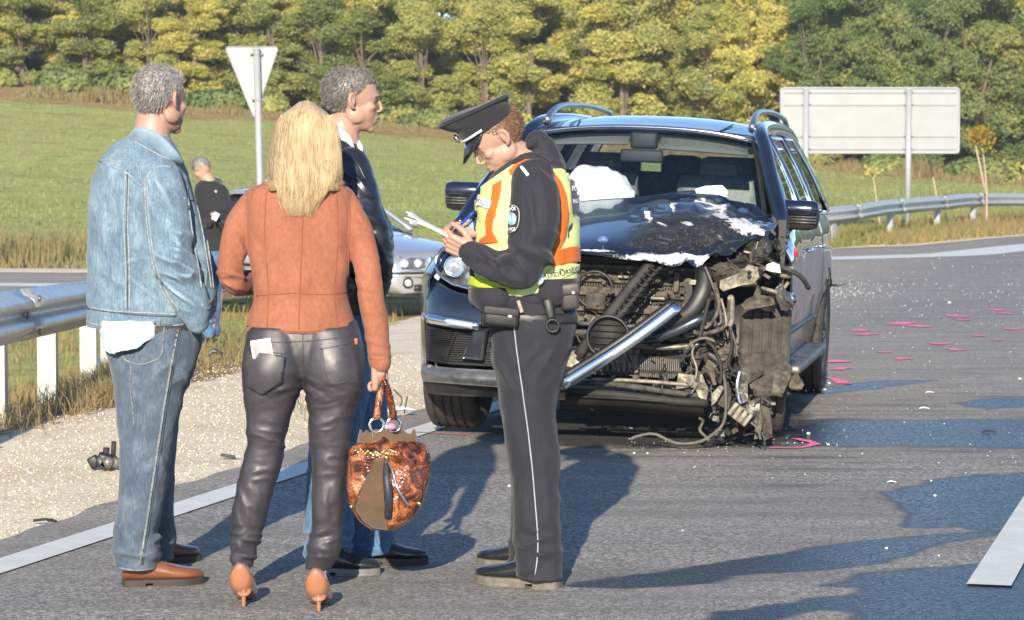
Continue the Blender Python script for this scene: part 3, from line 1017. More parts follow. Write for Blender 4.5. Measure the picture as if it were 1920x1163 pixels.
def guardrail(label, path, posts, side, ztop=0.75, pw=0.10):
    """path: ground points; side: sign of the direction the waves bulge"""
    c = crm(path, 60)
    base = (c[0][0], c[0][1], float(zg(c[0][0], c[0][1])))
    root = thing('guardrail', label, 'guardrail', base)
    # beams of 4 m, each overlapping the next
    seg = np.concatenate([[0], np.cumsum(np.hypot(*np.diff(c, axis=0).T))])
    L = seg[-1]; s0 = 0.0; k = 0
    while s0 < L - 0.2:
        s1 = min(L, s0 + 4.06)
        s = np.linspace(s0, s1, 12)
        pts = np.stack([np.interp(s, seg, c[:, 0]), np.interp(s, seg, c[:, 1])], 1)
        T = np.gradient(pts, axis=0); T /= np.linalg.norm(T, axis=1)[:, None]
        N = np.stack([-T[:, 1], T[:, 0]], 1) * side
        rings = []
        for i in range(len(pts)):
            z = float(zg(*pts[i])) + ztop - 0.155
            e = 0.0035 if i < 2 else 0.0
            rings.append([(pts[i][0] + N[i][0] * (b + e), pts[i][1] + N[i][1] * (b + e), z + a) for a, b in WPROF])
        v, f = skin(rings, cap=False, closed=False)
        part('rail_beam', thicken((v, f), 0.004), MAT_GALV, root)
        # splice bolts
        if k > 0:
            for zz in (-0.1, 0.0, 0.1):
                p = np.array([pts[0][0] + N[0][0] * 0.02, pts[0][1] + N[0][1] * 0.02, float(zg(*pts[0])) + ztop - 0.155 + zz])
                q = p + np.array([N[0][0], N[0][1], 0]) * 0.09
                part('bolt', lathe([(0.0, 0.02), (0.016, 0.015), (0.02, 0.0), (0.0, 0)], 8, (N[0][0], N[0][1], 0), q - np.array([N[0][0], N[0][1], 0]) * (0.0 if zz else 0.07)), MAT_BOLT, root)
        s0 += 4.0; k += 1
    for s in posts:
        x = np.interp(s, seg, c[:, 0]); y = np.interp(s, seg, c[:, 1])
        x2 = np.interp(s + 0.1, seg, c[:, 0]); y2 = np.interp(s + 0.1, seg, c[:, 1])
        T = np.array([x2 - x, y2 - y]); T /= np.linalg.norm(T) + 1e-9
        N = np.array([-T[1], T[0]]) * side
        zz = float(zg(x, y))
        R = np.array([[T[0], N[0], 0], [T[1], N[1], 0], [0, 0, 1.0]])
        o = np.array([x, y, 0])
        w, d, th = pw, 0.12, 0.007
        prof = [(-w / 2, -d), (w / 2, -d), (w / 2, -d + 0.03), (w / 2 - th, -d + 0.03), (w / 2 - th, -d + th), (-w / 2 + th, -d + th), (-w / 2 + th, -th), (w / 2 - th, -th),
                (w / 2 - th, -0.03), (w / 2, -0.03), (w / 2, 0), (-w / 2, 0)]
        vf = prism(prof, zz - 0.25, zz + ztop - 0.05, lambda u, v_, d_: R @ np.array([u, v_ - 0.01, d_]) + o)
        part('post', vf, MAT_GALV_POST, root, smooth=False)
    return root
guardrail('long low grey steel guardrail by the gravel at the left edge of the picture',
          [(-3.3, 8.0), (-3.02, 11.5), (-2.96, 15.6), (-2.93, 17.2), (-3.02, 19.4), (-3.25, 22.0), (-3.7, 24.6)],
          [0.8, 2.9, 5.0, 7.63, 9.2, 11.45, 13.5, 15.5], -1)
guardrail('pale steel guardrail curving along the far side of the road, under the big sign',
          [(0.5, 46.0), (3.2, 47.6), (6.05, 50.0), (7.75, 54.2), (9.35, 58.2), (10.8, 62.0), (13.2, 65.0), (17, 68.5), (24, 75)],
          [1.2, 4.0, 6.92, 11.45, 15.75, 19.8, 24, 28, 32], -1, pw=0.14)

# triangular sign seen from behind
def tri_sign():
    d = 33.0
    base = P(489, 560, d); gz = float(zg(base[0], d))
    root = thing('triangular_road_sign', 'triangular road sign seen from its blank grey back, on a thin round pole', 'road sign', (base[0], d, gz))
    bot = np.array([base[0] + 0.03, d, gz - 0.2]); top = P(481, 92, d)
    part('pole', tube([bot, top], 0.042, 16), MAT_SIGNPOST, root)
    part('pole_cap', lathe([(0.045, -0.015), (0.045, 0.004), (0.03, 0.012), (0.0, 0.014)], 16, (0, 0, 1), top), MAT_SIGNPOST, root)
    A, B, C_ = np.array([421, 88.]), np.array([523, 88.]), np.array([477, 223.])
    poly = []
    for a, b, c in ((C_, A, B), (A, B, C_), (B, C_, A)):
        for tt in np.linspace(0, 1, 5):
            u1 = b + (a - b) / np.linalg.norm(a - b) * 9; u2 = b + (c - b) / np.linalg.norm(c - b) * 9
            q = (1 - tt) ** 2 * u1 + 2 * tt * (1 - tt) * b + tt ** 2 * u2
            poly.append(q)
    w = [P(x, y, d + 0.075) for x, y in poly]
    poly2 = [(q[0], q[2]) for q in w]
    part('plate', prism(poly2, d + 0.070, d + 0.074, lambda u, v_, dd: np.array([u, dd, v_])), MAT_SIGNBACK, root, smooth=False)
    ring = [np.array([u, d + 0.066, v_]) for u, v_ in poly2]
    part('rim', tube(ring + ring[:1], 0.007, 6), MAT_SIGNBACK, root)
    for yy, xx in ((102, 481), (188, 484)):
        c = P(xx, yy, d)
        a = np.linspace(0, 6.283, 20)
        part('clamp', join(torus(c, 0.046, 0.006, (0, 0.0, 1), 20, 6), box(c + [0.0, 0.052, 0], (0.16, 0.012, 0.035))), MAT_GALV_POST, root)
        part('bolt', lathe([(0, .02), (.013, .016), (.013, 0), (0, 0)], 6, (0, -1, 0), c + [-0.062, 0.045, 0.0]), MAT_BOLT, root)
    return root
tri_sign()

def big_sign():
    d = 58.5
    x0, z1 = P(1465, 165, d)[[0, 2]]; x1, z0 = P(1799, 287, d)[[0, 2]]
    root = thing('direction_sign', 'large white rectangular sign seen from behind, on two white posts beyond the guardrail', 'road sign', (float(P(1607, 430, d)[0]), d, float(zg(7.6, d))))
    r = 0.07; poly = []
    for cx_, cz_, a0 in ((x1 - r, z1 - r, 0), (x0 + r, z1 - r, 90), (x0 + r, z0 + r, 180), (x1 - r, z0 + r, 270)):
        for k in range(5):
            a = math.radians(a0 + k * 22.5)
            poly.append((cx_ + r * math.cos(a), cz_ + r * math.sin(a)))
    part('panel', prism(poly, d + 0.10, d + 0.105, lambda u, v_, dd: np.array([u, dd, v_])), MAT_SIGNBACK, root, smooth=False)
    part('edge_frame', tube([np.array([u, d + 0.092, v_]) for u, v_ in poly + poly[:1]], 0.022, 6), MAT_SIGNPOST, root)
    for y in (173, 196, 255.5, 279):
        zz = P(1600, y, d)[2]
        part('stiffener_rail', box(((x0 + x1) / 2, d + 0.085, zz), (x1 - x0 - 0.14, 0.028, 0.045), bev=0.004), MAT_SIGNBACK, root, smooth=False)
    for px in (1511, 1703):
        xx = P(px, 300, d)[0]; gz = float(zg(xx, d))
        part('post', tube([(xx, d, gz - 0.3), (xx, d, z1 - 0.01)], 0.065, 16), MAT_SIGNPOST, root)
        for y in (173, 196, 255.5, 279):
            zz = P(1600, y, d)[2]
            part('bracket', box((xx, d + 0.066, zz), (0.20, 0.014, 0.04)), MAT_GALV_POST, root, smooth=False)
            for sx in (-1, 1):
                part('bolt', lathe([(0, .022), (.016, .018), (.016, 0), (0, 0)], 6, (0, -1, 0), (xx + sx * 0.085, d + 0.06, zz)), MAT_BOLT, root)
    return root
big_sign()

# ------------------------------------------------------------------ foliage
def leaf_mat(name, stops, clump=0.55):
    t = NT(name)
    n1 = t.noise(clump, 3, 0.6); n2 = t.noise(5.0, 3, 0.8)
    r = t.objrand()
    f = t.math('ADD', t.math('MULTIPLY', n1, 0.55), t.math('MULTIPLY', n2, 0.45))
    f = t.math('ADD', f, t.math('MULTIPLY', t.math('SUBTRACT', r, 0.5), 0.16))
    c = t.ramp(f, stops)
    t.inp(col=c, rough=0.55, spec=0.25)
    tr = t.n.new('ShaderNodeBsdfTranslucent'); t.l.new(c, tr.inputs[0])
    mx = t.n.new('ShaderNodeMixShader'); mx.inputs[0].default_value = 0.5
    t.l.new(t.b.outputs[0], mx.inputs[1]); t.l.new(tr.outputs[0], mx.inputs[2])
    t.l.new(mx.outputs[0], t.n['Material Output'].inputs[0])
    return t.m
LEAF = {
    'gold': leaf_mat('golden_leaves', [(0.30, (0.20, 0.23, 0.07)), (0.41, (0.42, 0.43, 0.13)), (0.51, (0.66, 0.60, 0.18)), (0.66, (0.88, 0.76, 0.26))]),
    'olive': leaf_mat('olive_leaves', [(0.30, (0.17, 0.21, 0.075)), (0.43, (0.33, 0.37, 0.125)), (0.54, (0.50, 0.51, 0.17)), (0.68, (0.76, 0.68, 0.24))]),
    'green': leaf_mat('green_leaves', [(0.30, (0.10, 0.15, 0.06)), (0.44, (0.20, 0.27, 0.10)), (0.56, (0.34, 0.38, 0.14)), (0.70, (0.60, 0.55, 0.18))]),
}
MAT_BARK = simple('bark', (0.16, 0.125, 0.095), 0.9, var=0.3, scale=6, bump=0.8, bscale=25, bdist=0.03)
MAT_BARK_L = simple('pale_bark', (0.40, 0.32, 0.24), 0.9, var=0.25, scale=6, bump=0.6, bscale=25, bdist=0.02)

def tree_mesh(seed, h=10.5, w=3.0, low=1.2, ncl=300, nl=140, ls=0.17):
    g = np.random.default_rng(seed)
    cl = []
    nlob = 13
    lob = []
    for i in range(nlob):
        u = (i + 0.5) / nlob + g.normal() * 0.04
        rr_ = (0.55 + 0.45 * g.random()) * w * (0.30 if u > .85 else 0.42)
        a = g.random() * 6.283
        r = w * (0.62 if u < .8 else 0.35) * (0.5 + 0.6 * g.random())
        lob.append((r * math.cos(a), r * math.sin(a), low + rr_ * .5 + (h - low - rr_ * 1.2) * u, rr_ * 1.15))
    for i in range(ncl):
        L_ = lob[i % nlob]
        d = g.normal(size=3); d /= np.linalg.norm(d)
        if d[2] < -0.4: d[2] *= -1
        q = L_[3] * (0.62 + 0.50 * g.random())
        cl.append((L_[0] + d[0] * q, L_[1] + d[1] * q, max(low * .6, L_[2] + d[2] * q * .9), 0.16 + 0.40 * g.random() ** 1.5))
    cl = np.array(cl)
    n = ncl * nl
    ci = np.repeat(np.arange(ncl), nl)
    # leaves on drooping shells of each clump
    d = g.normal(size=(n, 3)); d /= np.linalg.norm(d, axis=1)[:, None]
    d[:, 2] = d[:, 2] * .9 + .1
    rad = cl[ci, 3] * (0.55 + 0.75 * g.random(n))
    pos = cl[ci, :3] + d * rad[:, None] * np.array([1.2, 1.2, 0.95])
    size = ls * (0.55 + 0.9 * g.random(n))
    nor = d * 0.6 + g.normal(size=(n, 3)) * 0.65 + np.array([0, 0, 0.25])
    nor /= np.linalg.norm(nor, axis=1)[:, None]
    up = np.cross(nor, g.normal(size=(n, 3))); up /= np.linalg.norm(up, axis=1)[:, None]
    up[:, 2] -= 0.5; up /= np.linalg.norm(up, axis=1)[:, None]
    si = np.cross(nor, up); si /= np.linalg.norm(si, axis=1)[:, None]
    L = size[:, None]
    a = pos - up * L * 0.6; b = pos + si * L * 0.33; c = pos + up * L * 0.6; e = pos - si * L * 0.33
    V = np.stack([a, b, c, e], 1).reshape(-1, 3)
    Fq = np.arange(n * 4).reshape(-1, 4)
    # trunk and limbs
    tr = [tube([(0, 0, -0.3), (g.normal() * .1, g.normal() * .1, h * .3), (g.normal() * .3, g.normal() * .3, h * .62)], [0.17, 0.12, 0.05], 8, 8)]
    for i in range(9):
        k = g.integers(0, ncl)
        z0 = h * (0.12 + 0.4 * g.random())
        e_ = cl[k, :3]
        tr.append(tube([(0, 0, z0), (e_[0] * .4, e_[1] * .4, z0 * .5 + e_[2] * .5), tuple(e_)], [0.07, 0.045, 0.015], 5, 6))
    return (V, Fq), join(*tr)

TREES = {}
def make_tree(kind, var, loc, label, group, sc=1.0, rz=0.0, pale=False):
    key = (kind, var)
    nm = {'gold': 'acacia_tree', 'olive': 'acacia_tree', 'green': 'broadleaf_tree'}[kind]
    if key not in TREES:
        (fv, ff), tk = tree_mesh({'gold': 10, 'olive': 20, 'green': 30}[kind] + var, h=(10.5, 9.5, 11.5)[var], w=(2.5, 2.9, 2.3)[var],
                                 low=(0.5, 0.2, 0.35)[var] if kind != 'green' else 0.1, ls=0.14 if kind != 'green' else 0.125)
        root = thing(nm, label, 'tree', (0, 0, 0), group=group)
        part('crown', (fv, ff), LEAF[kind], root, smooth=False)
        part('trunk', tk, MAT_BARK_L if pale else MAT_BARK, root)
        TREES[key] = root
        root.location = loc; root.rotation_euler = (0, 0, rz); root.scale = (sc, sc, sc)
        return root
    c = copy_thing(TREES[key], loc, (0, 0, rz), label)
    c.scale = (sc, sc, sc)
    return c

_marks = [(-30, 'out at the far left end'), (-21.5, 'at the left edge of the picture'), (-19, 'above the left of the meadow'), (-16.5, 'behind the man in the denim jacket'), (-14, 'right of the grey haired man in denim'),
          (-11.5, 'behind the triangular sign'), (-9, 'above the blond woman'), (-6.8, 'behind the man in the black leather jacket'), (-4.5, 'right of the leather jacket man'), (-2, 'above the policeman cap'),
          (0.2, 'above the policeman shoulder'), (2.6, 'above the left roof rail of the dark car'), (5, 'above the middle of the car roof'), (7.4, 'above the roof antenna of the dark car'), (9.8, 'above the right roof rail'),
          (12.2, 'at the left corner of the big sign'), (14.6, 'behind the left post of the big sign'), (17, 'behind the middle of the big sign'), (19.2, 'behind the right post of the big sign'),
          (21.4, 'at the right corner of the big sign'), (24, 'at the right edge of the picture'), (28, 'out at the far right end')]
_cols = {'gold': 'golden yellow', 'olive': 'olive green and yellow', 'green': 'dark green'}
gr = np.random.default_rng(5)
seen_labels = {}
for row, (dy, step, off) in enumerate(((0.5, 2.5, 0.0), (3.4, 2.5, 1.2), (6.8, 2.7, 0.4), (10.5, 3.0, 1.9))):
    x = -31.0 + off
    k = 0
    while x < 31:
        xx = x + gr.normal() * 0.4; yy = TREE_D + dy + gr.normal() * 0.5
        pxx = 960 + xx * 5000 / yy
        if pxx > 1480: kind = 'green' if gr.random() < (0.85 if row < 2 else 0.6) else 'olive'
        elif pxx > 1180: kind = 'gold' if gr.random() < 0.62 else 'olive'
        elif pxx > 640: kind = ('gold' if gr.random() < 0.38 else 'olive') if row < 2 else ('gold' if gr.random() < 0.6 else 'olive')
        else: kind = 'olive' if gr.random() < 0.6 else 'gold'
        if row == 0 and pxx > 1480: kind = 'green'
        mk = min(_marks, key=lambda m: abs(m[0] - (pxx - 960) * 0.0236))[1]
        lab = ('%s tree %s, %s row' % (_cols[kind], mk, ('front', 'second', 'third', 'hindmost')[row]))
        seen_labels.setdefault(lab, 0)
        if seen_labels[lab]:
            lab = lab.replace(' tree ', ' tree, third one ' if lab.replace(' tree ', ' tree, second one ', 1) in seen_labels else ' tree, second one ', 1)
        seen_labels[lab] = 1
        sc = 0.85 + 0.3 * gr.random() + (0.08 * row)
        if pxx < 500 and row == 0: sc *= 0.9
        var = int(gr.integers(0, 3)); gz_ = float(zg(xx, yy))
        sz = max(0.45, (CAMZ + (0.069 if row == 0 else 0.081) * yy + gr.normal() * 0.5 - gz_) / (10.9, 9.9, 11.9)[var])
        tt = make_tree(kind, var, (xx, yy, gz_ - 0.1), lab, 'trees of the wood behind the meadow', sc, gr.random() * 6.28)
        tt.scale = (max(sz, 0.8) * sc, max(sz, 0.8) * sc, sz)
        x += step * (0.8 + 0.4 * gr.random()); k += 1

# low scrub at the foot of the wood
def shrub(loc, w, h, mat, label, seed):
    g = np.random.default_rng(seed)
    n = 1500
    d = g.normal(size=(n, 3)); d /= np.linalg.norm(d, axis=1)[:, None]; d[:, 2] = np.abs(d[:, 2])
    wob = 0.75 + 0.35 * g.random(n)
    pos = d * wob[:, None] * np.array([w, w * .6, h])
    L = (0.07 + 0.10 * g.random(n))[:, None]
    nor = d + g.normal(size=(n, 3)) * 0.5; nor /= np.linalg.norm(nor, axis=1)[:, None]
    up = np.cross(nor, g.normal(size=(n, 3))); up /= np.linalg.norm(up, axis=1)[:, None]
    si = np.cross(nor, up)
    V = np.stack([pos - up * L, pos + si * L * .6, pos + up * L, pos - si * L * .6], 1).reshape(-1, 3)
    root = thing('shrub', label, 'shrub', loc, group='low shrubs at the foot of the wood')
    part('foliage', (V, np.arange(n * 4).reshape(-1, 4)), mat, root, smooth=False, world=False)
    part('stem', join(*[tube([(0, 0, -0.1), (g.normal() * w * .2, 0, h * .4), (g.normal() * w * .4, g.normal() * w * .2, h * .8)], [0.03, 0.02, 0.008], 5, 5) for _ in range(5)]), MAT_BARK, root, world=False)
    return root
_sh = [(-22.5, 'olive', 'beside the left picture edge'), (-19.6, 'green', 'under the trees far left'), (-17.2, 'green', 'left of the denim jacket man'), (-12.9, 'green', 'left of the triangular sign'), (-10.8, 'olive', 'under the triangular sign plate'),
       (-5.2, 'green', 'right of the leather jacket man'), (-3.4, 'green', 'left of the policeman cap'), (-0.6, 'olive', 'above the policeman neck'), (13.2, 'green', 'below the left corner of the big sign'), (16.2, 'green', 'below the middle of the big sign'),
       (20.4, 'green', 'below the right corner of the big sign'), (22.2, 'olive', 'beside the right picture edge')]
for i, (x, k, w_) in enumerate(_sh):
    y = TREE_D - 1.5 + (i % 3) * 0.7
    shrub((x, y, float(zg(x, y))), 1.0 + 0.3 * (i % 4), 0.7 + 0.25 * (i % 3), LEAF[k], 'low %s shrub at the wood edge, %s' % ('dark' if k == 'green' else 'olive', w_), 100 + i)

# young planted saplings with stakes
MAT_STAKE = simple('stake_wood', (0.42, 0.33, 0.24), 0.85, var=0.2, scale=20)
SAPL = leaf_mat('sapling_leaves', [(0.3, (0.26, 0.16, 0.03)), (0.5, (0.42, 0.27, 0.04)), (0.7, (0.52, 0.38, 0.07))])
def sapling(d, trunk, stake, crown, label, nleaf, dense):
    g = np.random.default_rng(int(d * 10))
    b = P(*trunk[-1], d)
    gz = float(zg(b[0], d))
    root = thing('sapling', label, 'young tree', (float(b[0]), d, gz), group='young planted trees behind the right guardrail')
    pts = [P(x, y, d) for x, y in trunk]; pts.append(np.array([b[0], d, gz - 0.1]))
    part('trunk', tube(pts[::-1], np.linspace(0.028, 0.012, len(pts)), 8, 14), MAT_STAKE, root)
    if stake:
        st = [P(x, y, d + .12) for x, y in stake]; st.append(np.array([P(*stake[-1], d)[0], d + .12, gz - 0.1]))
        part('stake', tube(st[::-1], 0.022, 8), MAT_STAKE, root)
    c = P(crown[0], crown[1], d); s = 5000 / d
    n = nleaf
    q = g.normal(size=(n, 3)) * np.array([crown[2], crown[2], crown[3]]) / s
    pos = c + q
    L = (0.035 + 0.04 * g.random(n))[:, None]
    up = g.normal(size=(n, 3)); up /= np.linalg.norm(up, axis=1)[:, None]
    si = np.cross(up, g.normal(size=(n, 3))); si /= np.linalg.norm(si, axis=1)[:, None]
    V = np.stack([pos - up * L, pos + si * L * .6, pos + up * L, pos - si * L * .6], 1).reshape(-1, 3)
    part('foliage', (V, np.arange(n * 4).reshape(-1, 4)), SAPL if dense else LEAF['gold'], root, smooth=False)
    tw = [tube([c - [0, 0, crown[3] / s * 1.4], c + g.normal(size=3) * np.array([crown[2], crown[2], crown[3]]) / s * 1.1], [0.01, 0.004], 4) for _ in range(7)]
    part('twigs', join(*tw), MAT_STAKE, root)
sapling(57.0, [(1634, 318), (1640, 350), (1652, 440)], None, (1636, 322, 9, 6), 'thin leaning sapling with a few yellow leaves, seen under the big sign', 60, False)
sapling(60.0, [(1740, 275), (1745, 310), (1756, 372)], None, (1745, 250, 5, 8), 'bare leaning sapling just right of the big sign post', 40, False)
sapling(62.0, [(1838, 262), (1845, 300), (1850, 366)], [(1829, 272), (1849, 366)], (1838, 258, 11, 11), 'young tree with orange leaves and a stake, near the right picture edge', 240, True)
# ================================================================== THE WRECKED DARK CAR
t = NT('dark_blue_paint')
dirt = t.ramp(t.noise(3.0, 7, 0.7), [(0.45, 0.0), (0.8, 0.35)])
low = t.ramp(t.sep(t.obj())[2], [(0.30, 0.55), (0.85, 0.0)])
dm = t.math('MAXIMUM', t.math('MULTIPLY', dirt, 0.35), t.math('MULTIPLY', low, t.ramp(t.noise(5, 6, 0.7), [(0.3, 0.2), (0.7, 1.0)])))
t.inp(col=t.mix(dm, (0.010, 0.018, 0.038), (0.13, 0.115, 0.09)), rough=t.math('ADD', 0.22, t.math('MULTIPLY', dm, 0.5)), metal=0.35, coat=1.0, coat_rough=t.math('ADD', 0.025, t.math('MULTIPLY', dm, 0.4)),
      normal=t.bump(t.noise(1.7, 2, 0.5), 0.06, 0.02), spec=0.6)
CAR_PAINT = t.m
t = NT('scuffed_hood_paint')
sc1 = t.noise(9, 6, 0.75, dist=1.2); sc2 = t.noise(3.5, 5, 0.6, vec=t.vmap((1, 3, 3), (0.2, 0.3, 0.6)))
sm = t.ramp(t.math('ADD', t.attr('scuff'), t.math('MULTIPLY', t.math('SUBTRACT', t.math('ADD', t.math('MULTIPLY', sc1, 0.5), t.math('MULTIPLY', t.noise(40, 5, 0.9), 0.5)), 0.5), 1.6)), [(0.42, 0.0), (0.62, 0.95)])
scr = t.noise(6, 8, 0.85, vec=t.vmap((1, 7, 4), (0.0, 0.4, 0.7)), dist=2.5)
scr2 = t.noise(5, 8, 0.8, vec=t.vmap((8, 1.5, 3), (0.0, 0.4, -0.5)), dist=2.0)
ss = t.math('MAXIMUM', t.ramp(scr, [(0.56, 0.0), (0.66, 0.85)]), t.math('MAXIMUM', t.ramp(scr2, [(0.58, 0.0), (0.68, 0.7)]), t.ramp(t.noise(85, 3, 0.9), [(0.60, 0.0), (0.68, 0.55)])))
sc_col = t.mix(ss, t.ramp(sc2, [(0.35, (0.008, 0.009, 0.011)), (0.7, (0.038, 0.038, 0.042))]), (0.50, 0.50, 0.50))
wm = t.ramp(t.math('ADD', t.attr('white'), t.math('MULTIPLY', t.math('SUBTRACT', t.noise(30, 6, 0.85), 0.5), 1.9)), [(0.50, 0.0), (0.58, 1.0)])
c = t.mix(sm, (0.010, 0.018, 0.038), sc_col)
c = t.mix(wm, c, t.ramp(t.noise(30, 5, 0.8), [(0.35, (0.35, 0.35, 0.35)), (0.55, (0.82, 0.82, 0.80))]))
mk = t.math('MAXIMUM', sm, wm)
t.inp(col=c, rough=t.math('ADD', 0.22, t.math('MULTIPLY', mk, 0.45)), metal=0.25, coat=t.math('SUBTRACT', 1.0, mk), coat_rough=0.03,
      normal=t.bump(t.math('MULTIPLY', mk, t.math('ADD', scr, sc1)), 0.9, 0.008))
HOOD_PAINT = t.m
BLACK_PL = simple('black_plastic', (0.018, 0.018, 0.018), 0.45, var=0.3, scale=20, bump=0.2, bscale=120)
DUSTY_BLACK = simple('dusty_black_plastic', (0.024, 0.022, 0.019), 0.7, var=0.6, scale=9, bump=0.4, bscale=60, bdist=0.004)
CHROME = simple('brushed_chrome', (0.72, 0.76, 0.82), 0.16, metal=1.0, var=0.06)
ALU = simple('cast_aluminium', (0.17, 0.165, 0.15), 0.5, metal=0.6, var=0.6, scale=22, bump=0.7, bscale=60, bdist=0.004)
TAN = simple('dust_caked_metal', (0.095, 0.080, 0.060), 0.85, var=0.85, scale=22, bump=0.9, bscale=70, bdist=0.005)
TAN_L = simple('pale_bent_steel', (0.27, 0.24, 0.19), 0.6, metal=0.2, var=0.55, scale=24, bump=0.8, bscale=60, bdist=0.004)
GREYM = simple('grey_undershield', (0.060, 0.054, 0.045), 0.85, var=0.8, scale=20, bump=1.0, bscale=45, bdist=0.006)
WIRE_M = simple('grey_cable', (0.11, 0.10, 0.09), 0.6, var=0.3)
WHITE_PL = simple('white_cloth', (0.82, 0.84, 0.86), 0.8, var=0.05, bump=0.3, bscale=25, bdist=0.01)
RUBBER = None
t = NT('tyre_rubber')
h = t.voro(38, vec=t.vmap((1.0, 1.0, 1.0)))
t.inp(col=t.ramp(t.noise(14, 6, 0.7), [(0.35, (0.022, 0.021, 0.020)), (0.7, (0.075, 0.065, 0.052))]), rough=0.85, normal=t.bump(t.ramp(h, [(0.25, 0.0), (0.4, 1.0)]), 0.5, 0.004))
RUBBER = t.m
t = NT('dusty_tyre_rubber')
h = t.voro(30)
t.inp(col=t.ramp(t.noise(9, 7, 0.75), [(0.30, (0.028, 0.025, 0.022)), (0.70, (0.105, 0.092, 0.075))]), rough=0.9, normal=t.bump(t.ramp(h, [(0.2, 0.0), (0.4, 1.0)]), 0.6, 0.005))
RUBBER_D = t.m
def fin_mat(name, c0, c1, sc, dirn='X'):
    t = NT(name)
    w = t.wave(sc, 0.6, 6, 3, dirn=dirn)
    w2 = t.wave(sc * 0.13, 0.5, 2, 2, dirn='Z')
    d = t.noise(11, 7, 0.75)
    c = t.mix(t.ramp(w, [(0.35, 0.0), (0.6, 1.0)]), (0.02, 0.018, 0.015), t.ramp(d, [(0.3, c0), (0.7, c1)]))
    c = t.mix(t.ramp(w2, [(0.06, 0.8), (0.16, 0.0)]), c, (0.02, 0.02, 0.02))
    t.inp(col=c, rough=0.65, metal=0.2, normal=t.bump(t.math('ADD', w, d), 0.8, 0.006))
    return t.m
FINS_V = fin_mat('radiator_fins', (0.045, 0.037, 0.027), (0.18, 0.15, 0.11), 22)
FINS_L = fin_mat('cooler_fins', (0.13, 0.12, 0.10), (0.32, 0.295, 0.25), 30)
MESH_M = fin_mat('bumper_mesh', (0.025, 0.025, 0.025), (0.05, 0.05, 0.05), 26, 'Z')

def glass_mat(name, tint, refl=1.0, rough=0.0):
    t = NT(name)
    n = t.n
    n.remove(t.b)
    tr = n.new('ShaderNodeBsdfTransparent'); tr.inputs[0].default_value = (*tint, 1)
    gl = n.new('ShaderNodeBsdfGlossy'); gl.inputs['Roughness'].default_value = rough
    gl.inputs[0].default_value = (refl, refl, refl, 1)
    fr = n.new('ShaderNodeLayerWeight'); fr.inputs[0].default_value = 0.5
    pw = t.math('ADD', 0.045, t.math('MULTIPLY', t.math('POWER', fr.outputs['Facing'], 5.0), 0.9))
    mx = n.new('ShaderNodeMixShader')
    t.l.new(pw, mx.inputs[0]); t.l.new(tr.outputs[0], mx.inputs[1]); t.l.new(gl.outputs[0], mx.inputs[2])
    t.l.new(mx.outputs[0], n['Material Output'].inputs[0])
    return t.m
GLASS_W = glass_mat('windscreen_glass', (0.92, 0.95, 0.945))
GLASS_S = glass_mat('tinted_window_glass', (0.10, 0.11, 0.11))
GLASS_C = glass_mat('lamp_glass', (0.92, 0.94, 0.95))
SEAT_M = simple('black_seat_leather', (0.20, 0.205, 0.215), 0.5, var=0.3)
DASH_M = simple('dashboard_plastic', (0.02, 0.02, 0.024), 0.6, var=0.3)
LINER_M = simple('headliner_cloth', (0.14, 0.14, 0.135), 0.9)
LAMP_W = NT('led_lamp'); LAMP_W.inp(col=(0.85, 0.9, 0.95), rough=0.15, metal=0.6); LAMP_W = LAMP_W.m
RED_PL = simple('red_lamp_plastic', (0.55, 0.02, 0.03), 0.3)

CAR_O = (0.490, 14.47, 0.004)
CAR_R = (0.0, math.radians(2.3), math.radians(-11.0))
car = thing('wrecked_car', 'dark blue large off-road car with its left front smashed open', 'car', CAR_O, CAR_R)
CM = np.array(ROOTM[car.name]); CMi = np.linalg.inv(CM)
def l2w(p): return np.asarray(p) @ CM[:3, :3].T + CM[:3, 3]
def w2l(p): return np.asarray(p) @ CMi[:3, :3].T + CMi[:3, 3]
def C(px, py, yl):
    """car-space point seen at (px, py) that lies yl behind the front axle"""
    a = w2l(np.array([0, 0, CAMZ])); b = w2l(P(px, py, 14.0))
    t_ = (yl - a[1]) / (b[1] - a[1])
    return a + (b - a) * t_
def Sx(px, py, xl):
    a = w2l(np.array([0, 0, CAMZ])); b = w2l(P(px, py, 14.0))
    t_ = (xl - a[0]) / (b[0] - a[0])
    return a + (b - a) * t_
def cpart(name, vf, mat, parent=None, **k):
    return part(name, vf, mat, parent or car, world=False, **k)

# --- body sides
def side_x(y, z):
    zz = [0.28, 0.36, 0.48, 0.62, 0.80, 0.96, 1.07, 1.13, 1.18]
    xx = [0.84, 0.885, 0.905, 0.922, 0.948, 0.955, 0.945, 0.925, 0.90]
    x = np.interp(z, zz, xx)
    x += 0.030 * math.exp(-((z - 0.72) / 0.025) ** 2) * 0.4
    for yc in (0.0, 3.075):
        x += 0.035 * math.exp(-((y - yc) / 0.5) ** 4) * float(sstep(1.05, 0.6, z))
    if y > 3.2: x -= 0.09 * ((y - 3.2) / 1.0) ** 2
    if y < 0.3: x -= 0.10 * ((0.3 - y) / 1.0) ** 2.2
    return x

